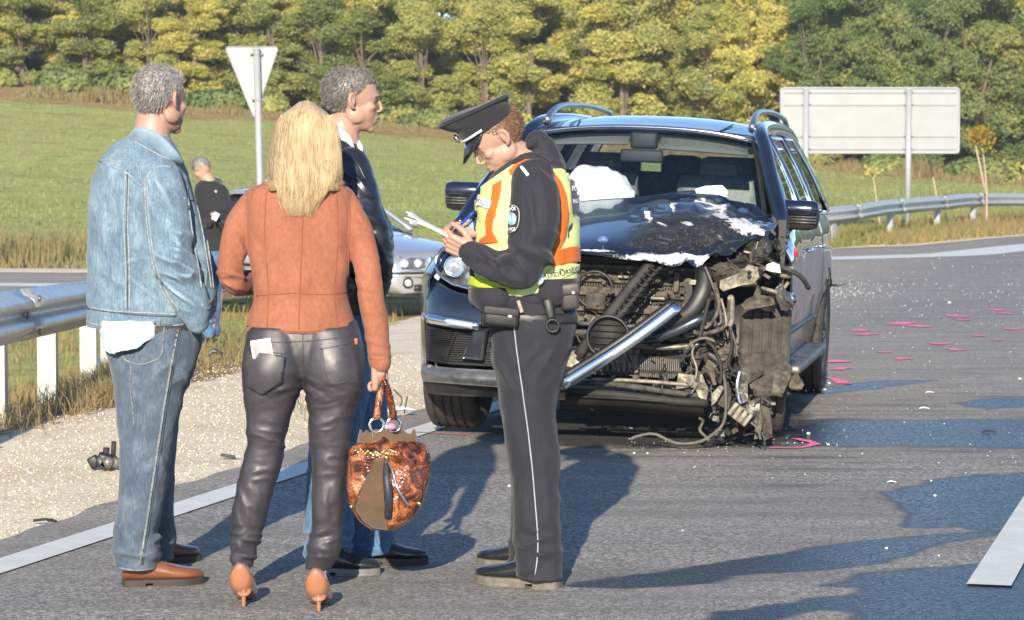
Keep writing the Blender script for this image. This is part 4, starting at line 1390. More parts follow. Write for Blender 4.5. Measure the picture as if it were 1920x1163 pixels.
def body_side(sg, y0, y1, arches, dent=0.0):
    ys = np.linspace(y0, y1, 110); zs = np.linspace(0.30, 1.18, 30)
    V = np.zeros((len(ys), len(zs), 3)); inside = np.zeros((len(ys), len(zs)), bool)
    for i, y in enumerate(ys):
        for j, z in enumerate(zs):
            zt_ = 0.99 + 0.19 * float(sstep(-0.6, 0.62, y)); yy, z2 = y, 0.30 + (z - 0.30) * (zt_ - 0.30) / 0.88
            tuck = 0.10 * float(sstep(0.75, 0.2, y)) * float(sstep(zt_ - 0.22, zt_, z2)) ** 1.5
            for yc, zc, r in arches:
                d = math.hypot(yy - yc, z2 - zc)
                if d < r:
                    inside[i, j] = d < r * 0.93
                    a = math.atan2(z2 - zc, yy - yc)
                    yy = yc + r * math.cos(a); z2 = zc + r * math.sin(a)
            x = side_x(yy, z2) - tuck
            # door gaps are pressed in
            for yd in (0.50, 1.78, 2.62):
                x -= 0.008 * math.exp(-((yy - yd) / 0.010) ** 2)
            if dent:
                x += dent * float(fbm(np.array([[yy * 2.2, z2 * 3, 0.3]]), 1.4, 3, 4)[0]) * math.exp(-max(0, yy - 0.4) / 0.9)
            V[i, j] = (sg * x, yy, z2)
    f = []
    n = len(zs)
    for i in range(len(ys) - 1):
        for j in range(n - 1):
            if inside[i, j] and inside[i + 1, j] and inside[i, j + 1] and inside[i + 1, j + 1]: continue
            q = (i * n + j, (i + 1) * n + j, (i + 1) * n + j + 1, i * n + j + 1)
            f.append(q if sg < 0 else q[::-1])
    return thicken((V.reshape(-1, 3), f), 0.012)
cpart('side_body', body_side(1, 0.34, 4.05, [(3.075, 0.40, 0.44)], dent=0.035), CAR_PAINT, auto=40, label='dusty dented left side with doors')
cpart('side_body', body_side(-1, -0.62, 4.05, [(0.0, 0.40, 0.44), (3.075, 0.40, 0.44)]), CAR_PAINT, auto=40)
# sills, underbody
cpart('underbody', join(box((0, 1.9, 0.36), (1.60, 4.2, 0.10)), box((0, 2.0, 0.52), (1.45, 4.0, 0.25)), box((0, 0.40, 0.74), (1.5, 0.06, 0.62)), box((0, 4.02, 0.75), (1.6, 0.05, 0.75))), BLACK_PL, smooth=False)
for sg in (1, -1):
    b = cpart('running_board', box((sg * 0.93, 1.55, 0.36), (0.17, 1.95, 0.05), bev=0.018), ALU)
    cpart('side_moulding', tube([(sg * (side_x(y, 0.55) + 0.004), y, 0.55) for y in np.linspace(0.55, 2.55, 14)], 0.016, 6), BLACK_PL)
# door handles
for sg in (1, -1):
    for y in (1.52, 2.42):
        x = side_x(y, 1.0) + 0.022
        cpart('door_handle', tube([(sg * (x - .015), y - .10, 1.0), (sg * x, y - .085, 1.0), (sg * x, y + .085, 1.0), (sg * (x - .015), y + .10, 1.0)], 0.012, 8, 12), CHROME)
# greenhouse
XB, XT = 0.885, 0.655
def gp(sg, y, t_):      # point of the side glass plane, t_ 0 at the belt, 1 under the roof
    return np.array([sg * (XB + (XT - XB) * t_ + 0.02 * math.sin(t_ * math.pi)), y, 1.185 + (1.655 - 1.185) * t_])
for sg in (1, -1):
    for (b0, b1, t0, t1) in ((0.84, 1.74, 1.33, 1.74), (1.84, 2.72, 1.84, 2.68), (2.84, 3.72, 2.80, 3.42)):
        vf = grid(lambda u, w: gp(sg, (b0 + (t0 - b0) * w) * (1 - u) + (b1 + (t1 - b1) * w) * u, w), np.linspace(0, 1, 5), np.linspace(0, 1, 6))
        win = cpart('side_window', thicken(vf, 0.005), GLASS_S)
        ring = [gp(sg, b0 + (t0 - b0) * w, w) for w in (0, .33, .66, 1)] + [gp(sg, t1 + (b1 - t1) * w, 1 - w) for w in (0, .33, .66, 1)]
        cpart('window_frame', tube(ring + ring[:1], 0.013, 6), CHROME if sg > 0 else BLACK_PL, win)
    # pillars B, C
    for y0, y1 in ((1.79, 1.79), (2.78, 2.74)):
        pts = [gp(sg, y0 + (y1 - y0) * w, w) for w in (0, .5, 1)]
        cpart('door_pillar', tube(pts, 0.05, 6, 6, flat=((sg, 0, 0), 0.35)), BLACK_PL)
    # D pillar
    vf = grid(lambda u, w: gp(sg, (3.78 + (3.47 - 3.78) * w) * (1 - u) + (4.06 + (3.86 - 4.06) * w) * u, w), np.linspace(0, 1, 5), np.linspace(0, 1, 6))
    cpart('rear_pillar', thicken(vf, 0.02), CAR_PAINT)
    # A pillar and roof frame as one pressing
    path = [(sg * 0.905, 0.30, 1.10), (sg * 0.875, 0.52, 1.20), (sg * 0.785, 0.80, 1.40), (sg * 0.71, 1.06, 1.585), (sg * 0.66, 1.28, 1.672), (sg * 0.637, 1.7, 1.705), (sg * 0.627, 2.4, 1.715), (sg * 0.627, 3.2, 1.70), (sg * 0.622, 3.85, 1.655)]
    cpart('roof_pillar', tube(path, [0.030, 0.044, 0.047, 0.045, 0.048, 0.05, 0.05, 0.05, 0.045], 10, 50), CAR_PAINT)
    # quarter triangle where the mirror stands
    cpart('mirror_base', thicken(grid(lambda u, w: gp(sg, 0.56 + 0.26 * u + 0.45 * w * (1 - 0.1 * u) + 0.0 * w, w * 0.9 * u + 0.0), np.linspace(0.02, 1, 5), np.linspace(0, 1, 5)), 0.01), BLACK_PL)
    # roof rail
    rp = [(sg * 0.610, 1.30, 1.700), (sg * 0.605, 1.42, 1.750), (sg * 0.600, 1.62, 1.790), (sg * 0.595, 2.0, 1.812), (sg * 0.590, 2.7, 1.820), (sg * 0.590, 3.3, 1.805), (sg * 0.590, 3.62, 1.78), (sg * 0.595, 3.78, 1.70)]
    cpart('roof_rail', tube(rp, [0.024, 0.020, 0.016, 0.014, 0.014, 0.014, 0.017, 0.022], 10, 50, flat=((0, 0, 1), 1.2)), ALU if False else simple('roof_rail_alloy_%s' % ('left' if sg > 0 else 'right'), (0.28, 0.31, 0.36), 0.3, metal=0.8), None)
# roof
def roof_z(x, y):
    return 1.765 - 0.055 * (abs(x) / 0.64) ** 2.4 - 0.085 * float(sstep(2.0, 1.02, y)) ** 1.2 - 0.07 * float(sstep(2.9, 4.05, y))
cpart('roof_panel', thicken(grid(lambda x, y: (x, y, roof_z(x, y)), np.linspace(-0.64, 0.64, 33), np.linspace(1.13, 3.98, 44)), 0.02), CAR_PAINT)
cpart('headliner', grid(lambda x, y: (x, y, roof_z(x, y) - 0.05), np.linspace(-0.62, 0.62, 9), np.linspace(1.18, 3.9, 12)), LINER_M)
for x0 in (-0.42, 0.42):
    cpart('roof_seam', tube([(x0 * (1 + 0.02 * k), y, roof_z(x0, y) + 0.002) for k, y in enumerate(np.linspace(1.24, 1.62, 6))], 0.004, 5), BLACK_PL)
cpart('sunroof_edge', tube([(x, 1.24 - 0.03 * (x / .5) ** 2 * -1, roof_z(x, 1.24) + 0.002) for x in np.linspace(-0.5, 0.5, 16)], 0.004, 5), BLACK_PL)
cpart('windscreen_trim', tube([(x, 1.135 + 0.02 * (x / .66) ** 2, roof_z(x, 1.14) + 0.002) for x in np.linspace(-0.66, 0.66, 16)], 0.007, 6), CHROME)
cpart('antenna', prism([(-0.055, 0), (0.06, 0), (0.045, 0.02), (0.03, 0.062), (0.012, 0.058), (-0.02, 0.02)], -0.008, 0.008, lambda u, v_, d: np.array([0.03 + d, 3.45 + u, roof_z(0, 3.45) + v_ - 0.004])), BLACK_PL)
# windscreen
def wsp(u, w):        # u -1..1 across, w 0 bottom .. 1 top
    xb, xt = 0.80, 0.63
    x = u * (xb + (xt - xb) * w)
    y = (0.42 + 0.10 * u * u) + (1.145 - 0.42 - 0.06 * u * u) * w
    z = 1.10 + (1.675 - 1.10) * w + 0.03 * math.sin(w * math.pi) - 0.03 * u * u * w
    return (x, y, z)
ws = cpart('windscreen', thicken(grid(wsp, np.linspace(-1, 1, 25), np.linspace(0, 1, 13)), 0.006), GLASS_W)
cpart('windscreen_seal', tube([wsp(-1, w) for w in np.linspace(0, 1, 7)] + [wsp(u, 1) for u in np.linspace(-.95, .95, 11)] + [wsp(1, w) for w in np.linspace(1, 0, 7)], 0.014, 6), BLACK_PL, ws)
cpart('wiper', tube([wsp(-0.7, 0.02), wsp(-0.3, 0.06), wsp(0.25, 0.05)], 0.010, 6, 12), BLACK_PL)
def shade(u0, u1, w0, w1):
    return thicken(grid(lambda u, w: np.array(wsp(u, w)) + [0, 0.10, -0.01], np.linspace(u0, u1, 6), np.linspace(w0, w1, 5)), 0.012)
cpart('sun_visor', shade(-0.9, -0.14, 0.84, 0.97), LINER_M); cpart('sun_visor', shade(0.14, 0.92, 0.80, 0.97), LINER_M)
cpart('rear_view_mirror', xf(box((0, 0, 0), (0.25, 0.03, 0.075), bev=0.02), None, np.array(wsp(0.0, 0.72)) + [0, 0.12, -0.02]), DASH_M)
cpart('camera_housing', xf(box((0, 0, 0), (0.16, 0.06, 0.10), bev=0.02), None, np.array(wsp(0.0, 0.86)) + [0, 0.10, 0]), DASH_M)
# rear glass & tail
cpart('rear_window', thicken(grid(lambda u, w: (u * (0.74 - 0.12 * w), 4.05 - 0.22 * w, 1.18 + 0.45 * w), np.linspace(-1, 1, 9), np.linspace(0, 1, 5)), 0.005), GLASS_W)
cpart('tailgate', box((0, 4.06, 0.80), (1.66, 0.10, 0.80), bev=0.04), CAR_PAINT)
for sg in (1, -1):
    cpart('tail_lamp', box((sg * 0.78, 4.05, 1.0), (0.16, 0.10, 0.28), bev=0.03), RED_PL)
# interior
cpart('dashboard', join(box((0, 0.80, 1.02), (1.55, 0.50, 0.20), bev=0.06), box((0, 0.95, 0.80), (0.35, 0.5, 0.4), bev=0.05)), DASH_M)
def seat(x, y, w, hz=1.02):
    s = cpart('seat', join(box((x, y, 0.68), (w, 0.52, 0.18), bev=0.06), xf(box((0, 0, 0.36), (w, 0.16, 0.70), bev=0.07), rotm('X', -0.2), (x, y + 0.24, 0.72))), SEAT_M)
    for xx in ((x,) if w < 0.7 else (x - 0.4, x, x + 0.4)):
        cpart('headrest', join(xf(box((0, 0, 0), (0.27, 0.12, 0.22), bev=0.055), rotm('X', -0.12), (xx, y + 0.44, 1.42)), xf(box((0, -0.055, 0.01), (0.20, 0.03, 0.15), bev=0.014), rotm('X', -0.12), (xx, y + 0.44, 1.40))), SEAT_M, s)
        for dx in (-0.05, 0.05):
            cpart('headrest_post', tube([(xx + dx, y + 0.42, 1.42), (xx + dx, y + 0.40, 1.2)], 0.007, 6), CHROME, s)
    return s
seat(0.38, 1.42, 0.52); seat(-0.38, 1.50, 0.52); seat(0, 2.45, 1.35)
sw = cpart('steering_wheel', xf(join(torus((0, 0, 0), 0.18, 0.015, (0, 0, 1)), box((0, 0, 0), (0.34, 0.05, 0.03)), lathe([(0.0, 0.03), (0.06, 0.02), (0.07, -0.02), (0, -0.03)], 16)), rotm('X', 1.15), (0.38, 0.98, 1.08)), DASH_M)
# burst airbag behind the glass on the passenger side
bag = join(xf(lathe([(0.0, 0.26), (0.10, 0.25), (0.19, 0.19), (0.24, 0.06), (0.25, -0.05), (0.22, -0.17), (0.10, -0.24), (0, -0.25)], 28, (0, 0, 1)), rotm('Y', 0.35), (0, 0, 0), (1.05, 0.62, 1.0)))
bag = remesh(bag, 0.014, 2)
bv = np.array(bag[0])
bn = fbm(bv, 6.0, 3, 2)[:, None]
bv = bv * (1 + 0.16 * bn - 0.20 * np.abs(fbm(bv, 6.0, 4, 6))[:, None]) + np.array([-0.235, 0.90, 1.20])
cpart('airbag', (bv, bag[1]), WHITE_PL)
bv2 = np.array(bag[0]) * (1 + 0.2 * bn[::-1]) * np.array([0.9, 0.9, 0.5]) + np.array([0.33, 0.84, 1.16])
cpart('airbag', (bv2, bag[1]), SEAT_M, label='dark collapsed airbag in front of the driver seat')

# --- mirrors
def mirror(sg, cx_, cy_):
    c = C(cx_, cy_, 0.72 if sg > 0 else 0.80)
    m = cpart('wing_mirror', join(xf(box((0, 0, 0), (0.235, 0.13, 0.165), bev=0.055), None, c)), BLACK_PL if sg < 0 else DUSTY_BLACK)
    cap = xf(box((0, 0, 0), (0.236, 0.10, 0.10), bev=0.045), None, c + np.array([0.0, -0.026, 0.037]))
    cpart('mirror_cap', cap, CAR_PAINT, m)
    for k in range(3):
        cpart('indicator_strip', box(c + np.array([sg * 0.03, -0.070, -0.006 - 0.016 * k]), (0.15, 0.012, 0.007)), ALU, m)
    cpart('mirror_arm', tube([c + np.array([-sg * 0.10, 0.0, -0.055]), c + np.array([-sg * 0.19, 0.0, -0.085]), np.array([sg * 0.87, 0.70, 1.12])], 0.028, 8, 10), BLACK_PL, m)
mirror(1, 1497, 404)
mirror(-1, 873, 369)

# --- hood, buckled; control net read off the photograph and set at its own depth
HN = [[(895, 417, .50), (985, 398, .50), (1085, 378, .50), (1200, 369, .50), (1308, 357, .48), (1372, 374, .46), (1452, 402, .44)],
      [(872, 434, .20), (975, 414, .16), (1085, 399, .14), (1200, 391, .12), (1310, 381, .12), (1385, 392, .14), (1460, 411, .20)],
      [(852, 449, -.15), (965, 434, -.20), (1085, 423, -.24), (1200, 416, -.26), (1310, 408, -.26), (1392, 409, -.20), (1458, 420, -.05)],
      [(840, 462, -.45), (958, 453, -.52), (1085, 447, -.56), (1195, 447, -.58), (1300, 440, -.55), (1384, 428, -.42), (1452, 428, -.20)],
      [(842, 470, -.60), (958, 465, -.68), (1085, 466, -.72), (1190, 478, -.72), (1288, 482, -.68), (1360, 460, -.55), (1446, 436, -.30)],
      [(844, 480, -.63), (960, 474, -.70), (1085, 475, -.73), (1190, 489, -.73), (1300, 498, -.70), (1352, 478, -.57), (1440, 447, -.33)]]
HP = np.array([[C(*q) for q in r] for r in HN])
HPX = np.array([[q[:2] for q in r] for r in HN], float)
A1 = np.array([crm(r, 97) for r in np.concatenate([HP, HPX], -1)])
A2 = np.array([crm(A1[:, j], 55) for j in range(A1.shape[1])])
hv = A2[..., :3].reshape(-1, 3).copy(); hpx = A2[..., 3:].reshape(-1, 2)
m_, n_ = A2.shape[:2]
ell = np.hypot((hpx[:, 0] - 1292) / 132, (hpx[:, 1] - 436 - (hpx[:, 0] - 1292) * -0.10) / 46)
scuff = np.clip(1.15 - ell * 0.75, 0, 1)
crum = np.clip((hpx[:, 0] - 1170) / 120, 0, 1) * np.clip((hpx[:, 1] - 366) / 20, 0, 1)
ridge = np.abs(fbm(np.stack([hpx[:, 0] * 0.016, hpx[:, 1] * 0.04, 0 * hpx[:, 0]], 1), 1.0, 4, 3))
hv[:, 2] += crum * (0.030 - 0.085 * ridge)
hv[:, 1] += crum * 0.03 * fbm(np.stack([hpx[:, 0] * 0.03, hpx[:, 1] * 0.05, 1 + 0 * hpx[:, 0]], 1), 1.0, 3, 8)
idx = np.arange(m_ * n_).reshape(m_, n_)
hf = [(idx[i, j], idx[i + 1, j], idx[i + 1, j + 1], idx[i, j + 1]) for i in range(m_ - 1) for j in range(n_ - 1)]
white = np.zeros(len(hv))
def blot(cx_, cy_, rx, ry, ang=0.0):
    dx, dy = hpx[:, 0] - cx_, hpx[:, 1] - cy_
    c_, s_ = math.cos(ang), math.sin(ang)
    return np.clip(1.25 - np.hypot((dx * c_ + dy * s_) / rx, (-dx * s_ + dy * c_) / ry), 0, 1)
for b in ((1398, 430, 46, 24, 0.3), (1362, 406, 36, 8, 0.45), (1420, 440, 22, 11, 0), (1240, 486, 110, 10, 0.06), (1310, 490, 30, 9, 0), (1120, 470, 45, 2.5, 0.03), (1215, 408, 9, 4, 0), (1262, 389, 9, 3, 0), (1214, 400, 8, 3, 0), (1318, 374, 7, 4, 0), (1290, 428, 20, 3, 0.4), (1240, 425, 18, 2.2, 0.4)):
    white = np.maximum(white, blot(*b))
hood = cpart('hood', thicken((hv, hf), 0.010), HOOD_PAINT, label='buckled hood, matt black and scraped with white smears')
set_attr(hood, 'scuff', np.concatenate([scuff, scuff])); set_attr(hood, 'white', np.concatenate([white, white]))
HS = Surf(l2w(hv), hf)
# loose white pieces on the hood and a folded scrap at the windscreen
def scrap(name, poly, yl, mat, th=0.012, amp=0.015, seed=1, parent=None, label=None, tilt=0.0):
    """a torn plate: picture outline at its own depth, crumpled and thick"""
    poly = np.asarray(poly, float)
    bm = bmesh.new(); vs = [bm.verts.new((x, y, 0)) for x, y in poly]; bm.faces.new(vs)
    x0, y0 = poly.min(0); x1, y1 = poly.max(0)
    k = max((x1 - x0), (y1 - y0)) / 7
    for ax, lo, hi in ((0, x0, x1), (1, y0, y1)):
        c = lo + k
        while c < hi:
            bmesh.ops.bisect_plane(bm, geom=bm.verts[:] + bm.edges[:] + bm.faces[:], plane_co=(c, 0, 0) if ax == 0 else (0, c, 0), plane_no=(1, 0, 0) if ax == 0 else (0, 1, 0), dist=1e-4)
            c += k
    bm.verts.index_update()
    q = np.array([v.co[:2] for v in bm.verts]); Fc = [tuple(v.index for v in f.verts) for f in bm.faces]; bm.free()
    nz_ = fbm(np.stack([q[:, 0] * .03, q[:, 1] * .03, 0 * q[:, 0]], 1), 1.0, 3, seed)
    V = np.array([C(a, b, yl + amp * 3 * z_ + tilt * (b - y0) / max(1, y1 - y0)) for (a, b), z_ in zip(q, nz_)])
    return cpart(name, thicken((V, Fc), th), mat, parent, smooth=False, label=label)
scrap('torn_scrap', [(1305, 356), (1322, 352), (1357, 350), (1366, 360), (1364, 368), (1330, 366), (1308, 364)], 0.30, WHITE_PL, 0.02, 0.02, 3, label='white folded scrap at the foot of the windscreen')
for i, (x, y, w, h_) in enumerate(((1214, 401, 11, 6), (1218, 411, 14, 5), (1262, 390, 11, 5), (1319, 378, 7, 6), (1396, 373, 12, 4), (1440, 384, 9, 6))):
    h0 = HS.hit(x, y, 0.006)
    if h0 is not None:
        cpart('paint_flake', xf(box((0, 0, 0), (w / 350, 0.02, h_ / 350), bev=0.004), rotm('Y', i * 0.4), w2l(h0)), WHITE_PL, hood)
# round badge
hb = HS.hit(1131, 451, 0.004)
if hb is not None:
    hb = w2l(hb)
    bd = cpart('hood_badge', lathe([(0.0, 0.008), (0.022, 0.008), (0.027, 0.004), (0.028, 0.0)], 24, (0, -1, 0.35), hb), CHROME)
    cpart('badge_face', lathe([(0.0, 0.0095), (0.020, 0.009), (0.0205, 0.006)], 24, (0, -1, 0.35), hb), simple('badge_blue', (0.10, 0.16, 0.38), 0.3), bd)
    nn_ = np.array([0, -1, 0.35]); nn_ = nn_ / np.linalg.norm(nn_)
    for a in (90, 210, 330):
        r_ = math.radians(a); e = np.array([math.cos(r_), 0.33 * math.sin(r_), 0.94 * math.sin(r_)]) * 0.017
        cpart('badge_ray', tube([hb + nn_ * 0.011, hb + nn_ * 0.011 + e], [0.003, 0.001], 5), CHROME, bd)
    cpart('washer_nozzle', tube([w2l(HS.hit(1131, 462, 0.004)), w2l(HS.hit(1131, 484, 0.004)) if HS.hit(1131, 484) is not None else w2l(HS.hit(1131, 470, 0.004))], 0.005, 6), CHROME)

# --- undamaged right front corner (left in the picture)
def lp(px, py, yl): return C(px, py, yl)
fend = [[(845, 470, -.55), (826, 474, -.45), (812, 482, -.20), (806, 470, 0.25)],
        [(838, 478, -.62), (818, 486, -.50), (802, 500, -.20), (797, 500, 0.25)],
        [(826, 515, -.70), (806, 530, -.55), (796, 545, -.30), (792, 540, 0.0)],
        [(826, 555, -.78), (800, 560, -.62), (792, 570, -.42), (790, 575, -.2)],
        [(915, 560, -.86), (860, 572, -.84), (812, 578, -.72), (791, 586, -.46)]]
# bumper skin: rows from top to bottom, from the corner to the middle
BN = [[(791, 520, -.12), (797, 512, -.42), (812, 520, -.58), (850, 545, -.74), (900, 556, -.80), (960, 560, -.84)],
      [(790, 556, -.12), (793, 556, -.45), (804, 562, -.64), (850, 572, -.80), (905, 580, -.86), (960, 582, -.88)],
      [(790, 588, -.12), (792, 590, -.45), (799, 592, -.66), (850, 600, -.82), (905, 610, -.88), (960, 612, -.90)]]
BP = np.array([[C(*q) for q in r] for r in BN])
A1 = np.array([crm(r, 40) for r in BP]); A2 = np.array([crm(A1[:, j], 14) for j in range(40)]).transpose(1, 0, 2)
i_ = np.arange(14 * 40).reshape(14, 40)
cpart('bumper', thicken((A2.reshape(-1, 3), [(i_[a, b], i_[a, b + 1], i_[a + 1, b + 1], i_[a + 1, b]) for a in range(13) for b in range(39)]), 0.012), CAR_PAINT)
FN = [[(845, 465, -.50), (838, 463, -.35), (856, 452, -.05), (880, 438, .35)],
      [(832, 470, -.52), (822, 473, -.36), (828, 464, -.05), (858, 448, .38)],
      [(818, 488, -.55), (806, 494, -.38), (812, 488, -.05), (850, 470, .40)],
      [(811, 520, -.58), (797, 512, -.42), (802, 512, -.10), (850, 505, .42)]]
FP = np.array([[C(*q) for q in r] for r in FN])
A1 = np.array([crm(r, 24) for r in FP]); A2 = np.array([crm(A1[:, j], 20) for j in range(24)]).transpose(1, 0, 2)
i_ = np.arange(20 * 24).reshape(20, 24)
cpart('fender', thicken((A2.reshape(-1, 3), [(i_[a, b], i_[a, b + 1], i_[a + 1, b + 1], i_[a + 1, b]) for a in range(19) for b in range(23)]), 0.010), CAR_PAINT)
# headlamp
HL = [(828, 468), (858, 470), (884, 480), (900, 500), (904, 545), (880, 541), (850, 533), (826, 518), (816, 500), (818, 484)]
def hl_y(x, y): return -.60 - 0.0016 * (x - 816) - 0.0012 * (y - 468)
hv_ = [C(x, y, hl_y(x, y)) for x, y in HL]
hb_ = [C(x, y, hl_y(x, y) + 0.14) for x, y in HL]
cb = C(856, 507, hl_y(856, 507) - 0.012)
n_ = len(HL)
lamp = cpart('headlight', (np.array(hb_ + [C(856, 507, hl_y(856, 507) + 0.15)]), [(i, (i + 1) % n_, n_) for i in range(n_)]), ALU, smooth=False)
cpart('lamp_lens', (np.array(hv_ + [cb] + hb_), [(i, (i + 1) % n_, n_) for i in range(n_)] + [(i, i + n_ + 1, (i + 1) % n_ + n_ + 1, (i + 1) % n_) for i in range(n_)]), GLASS_C, lamp, smooth=True)
cpart('lamp_ring', torus(C(852, 500, -.60), 0.052, 0.010, (0, -1, 0), 28, 8), CHROME, lamp)
cpart('projector', lathe([(0.0, 0.03), (0.02, 0.026), (0.036, 0.012), (0.042, 0), (0.042, -0.05)], 20, (0, -1, 0), C(852, 500, -.60)), LAMP_W, lamp)
cpart('lamp_reflector', lathe([(0.0, -0.02), (0.02, -0.015), (0.032, 0.0)], 16, (0, -1, 0), C(884, 520, -.64)), LAMP_W, lamp)
cpart('lamp_bezel', tube(hv_ + hv_[:1], 0.008, 6), CHROME, lamp)
# daytime lamp with chrome surround
D0, D1 = C(806, 597, -.70), C(898, 611, -.90)
dl = cpart('daytime_lamp', tube([D0, (D0 + D1) / 2 + [0, -.035, 0], D1], [0.030, 0.034, 0.026], 12, 16, flat=((0, 0, 1), 0.9)), CHROME)
cpart('led_strip', tube([D0 + [0.03, -.025, 0.003], (D0 + D1) / 2 + [0, -.062, 0.003], D1 + [-.03, -.022, 0.0]], 0.017, 8, 12), LAMP_W, dl)
# mesh below and the fin
def quad_strip(rows, nx, ny):
    B = np.array([[C(*q) for q in r] for r in rows])
    a = np.array([crm(r, nx) for r in B]); a = np.array([crm(a[:, j], ny) for j in range(nx)]).transpose(1, 0, 2)
    ii = np.arange(nx * ny).reshape(ny, nx)
    return a.reshape(-1, 3), [(ii[p_, q_], ii[p_, q_ + 1], ii[p_ + 1, q_ + 1], ii[p_ + 1, q_]) for p_ in range(ny - 1) for q_ in range(nx - 1)]
cpart('intake_mesh', thicken(quad_strip([[(797, 606, -.52), (806, 612, -.66), (850, 622, -.78), (960, 632, -.84)], [(796, 640, -.50), (804, 642, -.64), (850, 650, -.76), (960, 655, -.82)], [(797, 676, -.48), (806, 678, -.62), (850, 684, -.74), (960, 688, -.80)]], 24, 12), 0.01), MESH_M)
for k in range(17):
    y = 616 + k * 3.6
    cpart('mesh_bar', tube([C(800, y, -.60), C(812, y + 1, -.70), C(858 - k * 1.5, y + 5, -.795)], 0.0028, 4, 10), BLACK_PL)
cpart('bumper_fin', thicken(quad_strip([[(888, 616, -.88), (912, 618, -.90)], [(878, 645, -.86), (908, 645, -.88)], [(864, 672, -.82), (905, 676, -.84)]], 6, 10), 0.02), CAR_PAINT)
cpart('bumper_corner', thicken(quad_strip([[(789, 590, -.10), (791, 592, -.40), (796, 596, -.56)], [(789, 640, -.10), (791, 640, -.38), (797, 640, -.54)], [(790, 690, -.10), (793, 690, -.36), (799, 684, -.52)]], 10, 12), 0.012), CAR_PAINT)
cpart('lower_lip', thicken(quad_strip([[(791, 684, -.20), (798, 685, -.58), (850, 690, -.78), (935, 695, -.86), (1060, 700, -.86)], [(790, 698, -.20), (794, 700, -.62), (850, 706, -.84), (935, 712, -.90), (1060, 716, -.90)], [(793, 715, -.20), (798, 716, -.60), (850, 720, -.80), (935, 726, -.86), (1060, 730, -.86)]], 40, 8), 0.015), simple('scuffed_grey_lip', (0.17, 0.17, 0.17), 0.35, metal=0.5, var=0.4, scale=14))
cpart('under_lip', thicken(quad_strip([[(796, 714, -.18), (800, 716, -.56), (850, 720, -.76), (1060, 730, -.82)], [(800, 735, -.16), (804, 738, -.50), (850, 742, -.70), (1060, 750, -.74)]], 24, 5), 0.015), DUSTY_BLACK)
cpart('tow_eye', lathe([(0, .012), (.02, .01), (.024, 0), (0, 0)], 14, (0, -1, 0), C(806, 691, -.64)), ALU)

# --- wheels
def wheel(c, ax, mat, lbl=None, R=0.375, W=0.275, flip=1, name='wheel'):
    g = 0.010
    w = W / 2
    prof = [(R * 0.64, -w * 0.80), (R * 0.80, -w * 1.0), (R * 0.93, -w * 0.98), (R * 0.985, -w * 0.86), (R, -w * 0.72)]
    for a, b in ((-0.60, -0.50), (-0.22, -0.13), (0.13, 0.22), (0.50, 0.60)):
        prof += [(R, w * a - 0.002), (R - g, w * a), (R - g, w * b), (R, w * b + 0.002)]
    prof += [(R, w * 0.72), (R * 0.985, w * 0.86), (R * 0.93, w * 0.98), (R * 0.80, w * 1.0), (R * 0.64, w * 0.80)]
    root = cpart(name, lathe(prof + [(R * .60, w * .7), (R * .60, -w * .7)], 72, ax, c, closed=True), mat, auto=35, label=lbl)
    ax = np.array(ax, float) / np.linalg.norm(ax)
    o = np.array(c) + ax * flip * w * 0.80
    cpart('rim', lathe([(R * 0.66, -0.01), (R * 0.66, 0.012), (R * 0.62, 0.012), (R * 0.58, -0.015), (R * 0.57, -0.10), (0, -0.10)], 48, ax * flip, o), ALU, root)
    e1 = np.cross(ax, [0, 0, 1.0]); e1 /= np.linalg.norm(e1); e2 = np.cross(ax, e1)
    for k in range(5):
        for dd in (-0.16, 0.16):
            a = k * 2 * math.pi / 5 + dd
            d_ = e1 * math.cos(a) + e2 * math.sin(a); a0 = k * 2 * math.pi / 5 + dd * .6
            d0_ = e1 * math.cos(a0) + e2 * math.sin(a0)
            cpart('spoke', tube([o + d0_ * 0.035 + ax * flip * 0.004, o + d_ * R * 0.62 - ax * flip * 0.004], [0.020, 0.014], 6), ALU, root)
    cpart('hub_cap', lathe([(0, 0.02), (0.03, 0.016), (0.04, -0.01)], 20, ax * flip, o), ALU, root)
    return root
wheel(np.array([-0.80, 0.0, 0.365]), (1, 0, 0), RUBBER, flip=-1)
wheel(np.array([-0.80, 3.075, 0.375]), (1, 0, 0), RUBBER, flip=-1)
wheel(np.array([0.83, 3.075, 0.375 + 0.03]), (1, 0, 0), RUBBER, flip=1)
wc = C(1428, 690, 0.06)
FWC = np.array([wc[0], 0.02, 0.385 + 0.045])
wheel(FWC, (1, 0.13, -0.03), RUBBER_D, flip=1, lbl='dust covered front wheel laid bare and pushed outward')
# arch liner and dark cave
def arch(x0, x1, yc, zc, r, mat):
    a = np.linspace(-0.35, math.pi + 0.1, 26)
    return thicken(grid(lambda x, th: (x, yc + r * math.cos(th), zc + r * math.sin(th)), np.linspace(x0, x1, 5), a), 0.01)
cpart('arch_liner', arch(0.50, 0.90, 3.075, 0.40, 0.45, None), BLACK_PL)
cpart('arch_liner', arch(-0.90, -0.55, 3.075, 0.40, 0.45, None), BLACK_PL)
cpart('arch_liner', arch(-0.90, -0.55, 0.0, 0.40, 0.45, None), BLACK_PL)
cpart('arch_liner', join(arch(0.50, 0.93, 0.22, 0.46, 0.50, None)), BLACK_PL, label='torn black liner above the bare wheel')
cpart('engine_block', join(box((0.05, 0.0, 0.70), (0.80, 0.60, 0.50), bev=0.05), box((0.0, -0.15, 0.92), (1.2, 0.6, 0.06), bev=0.02), box((0.55, 0.1, 0.75), (0.25, 0.5, 0.45), bev=0.03), box((-0.6, -0.1, 0.8), (0.28, 0.5, 0.35), bev=0.03), box((0.0, -0.1, 0.42), (1.3, 0.7, 0.12), bev=0.03)), DUSTY_BLACK)
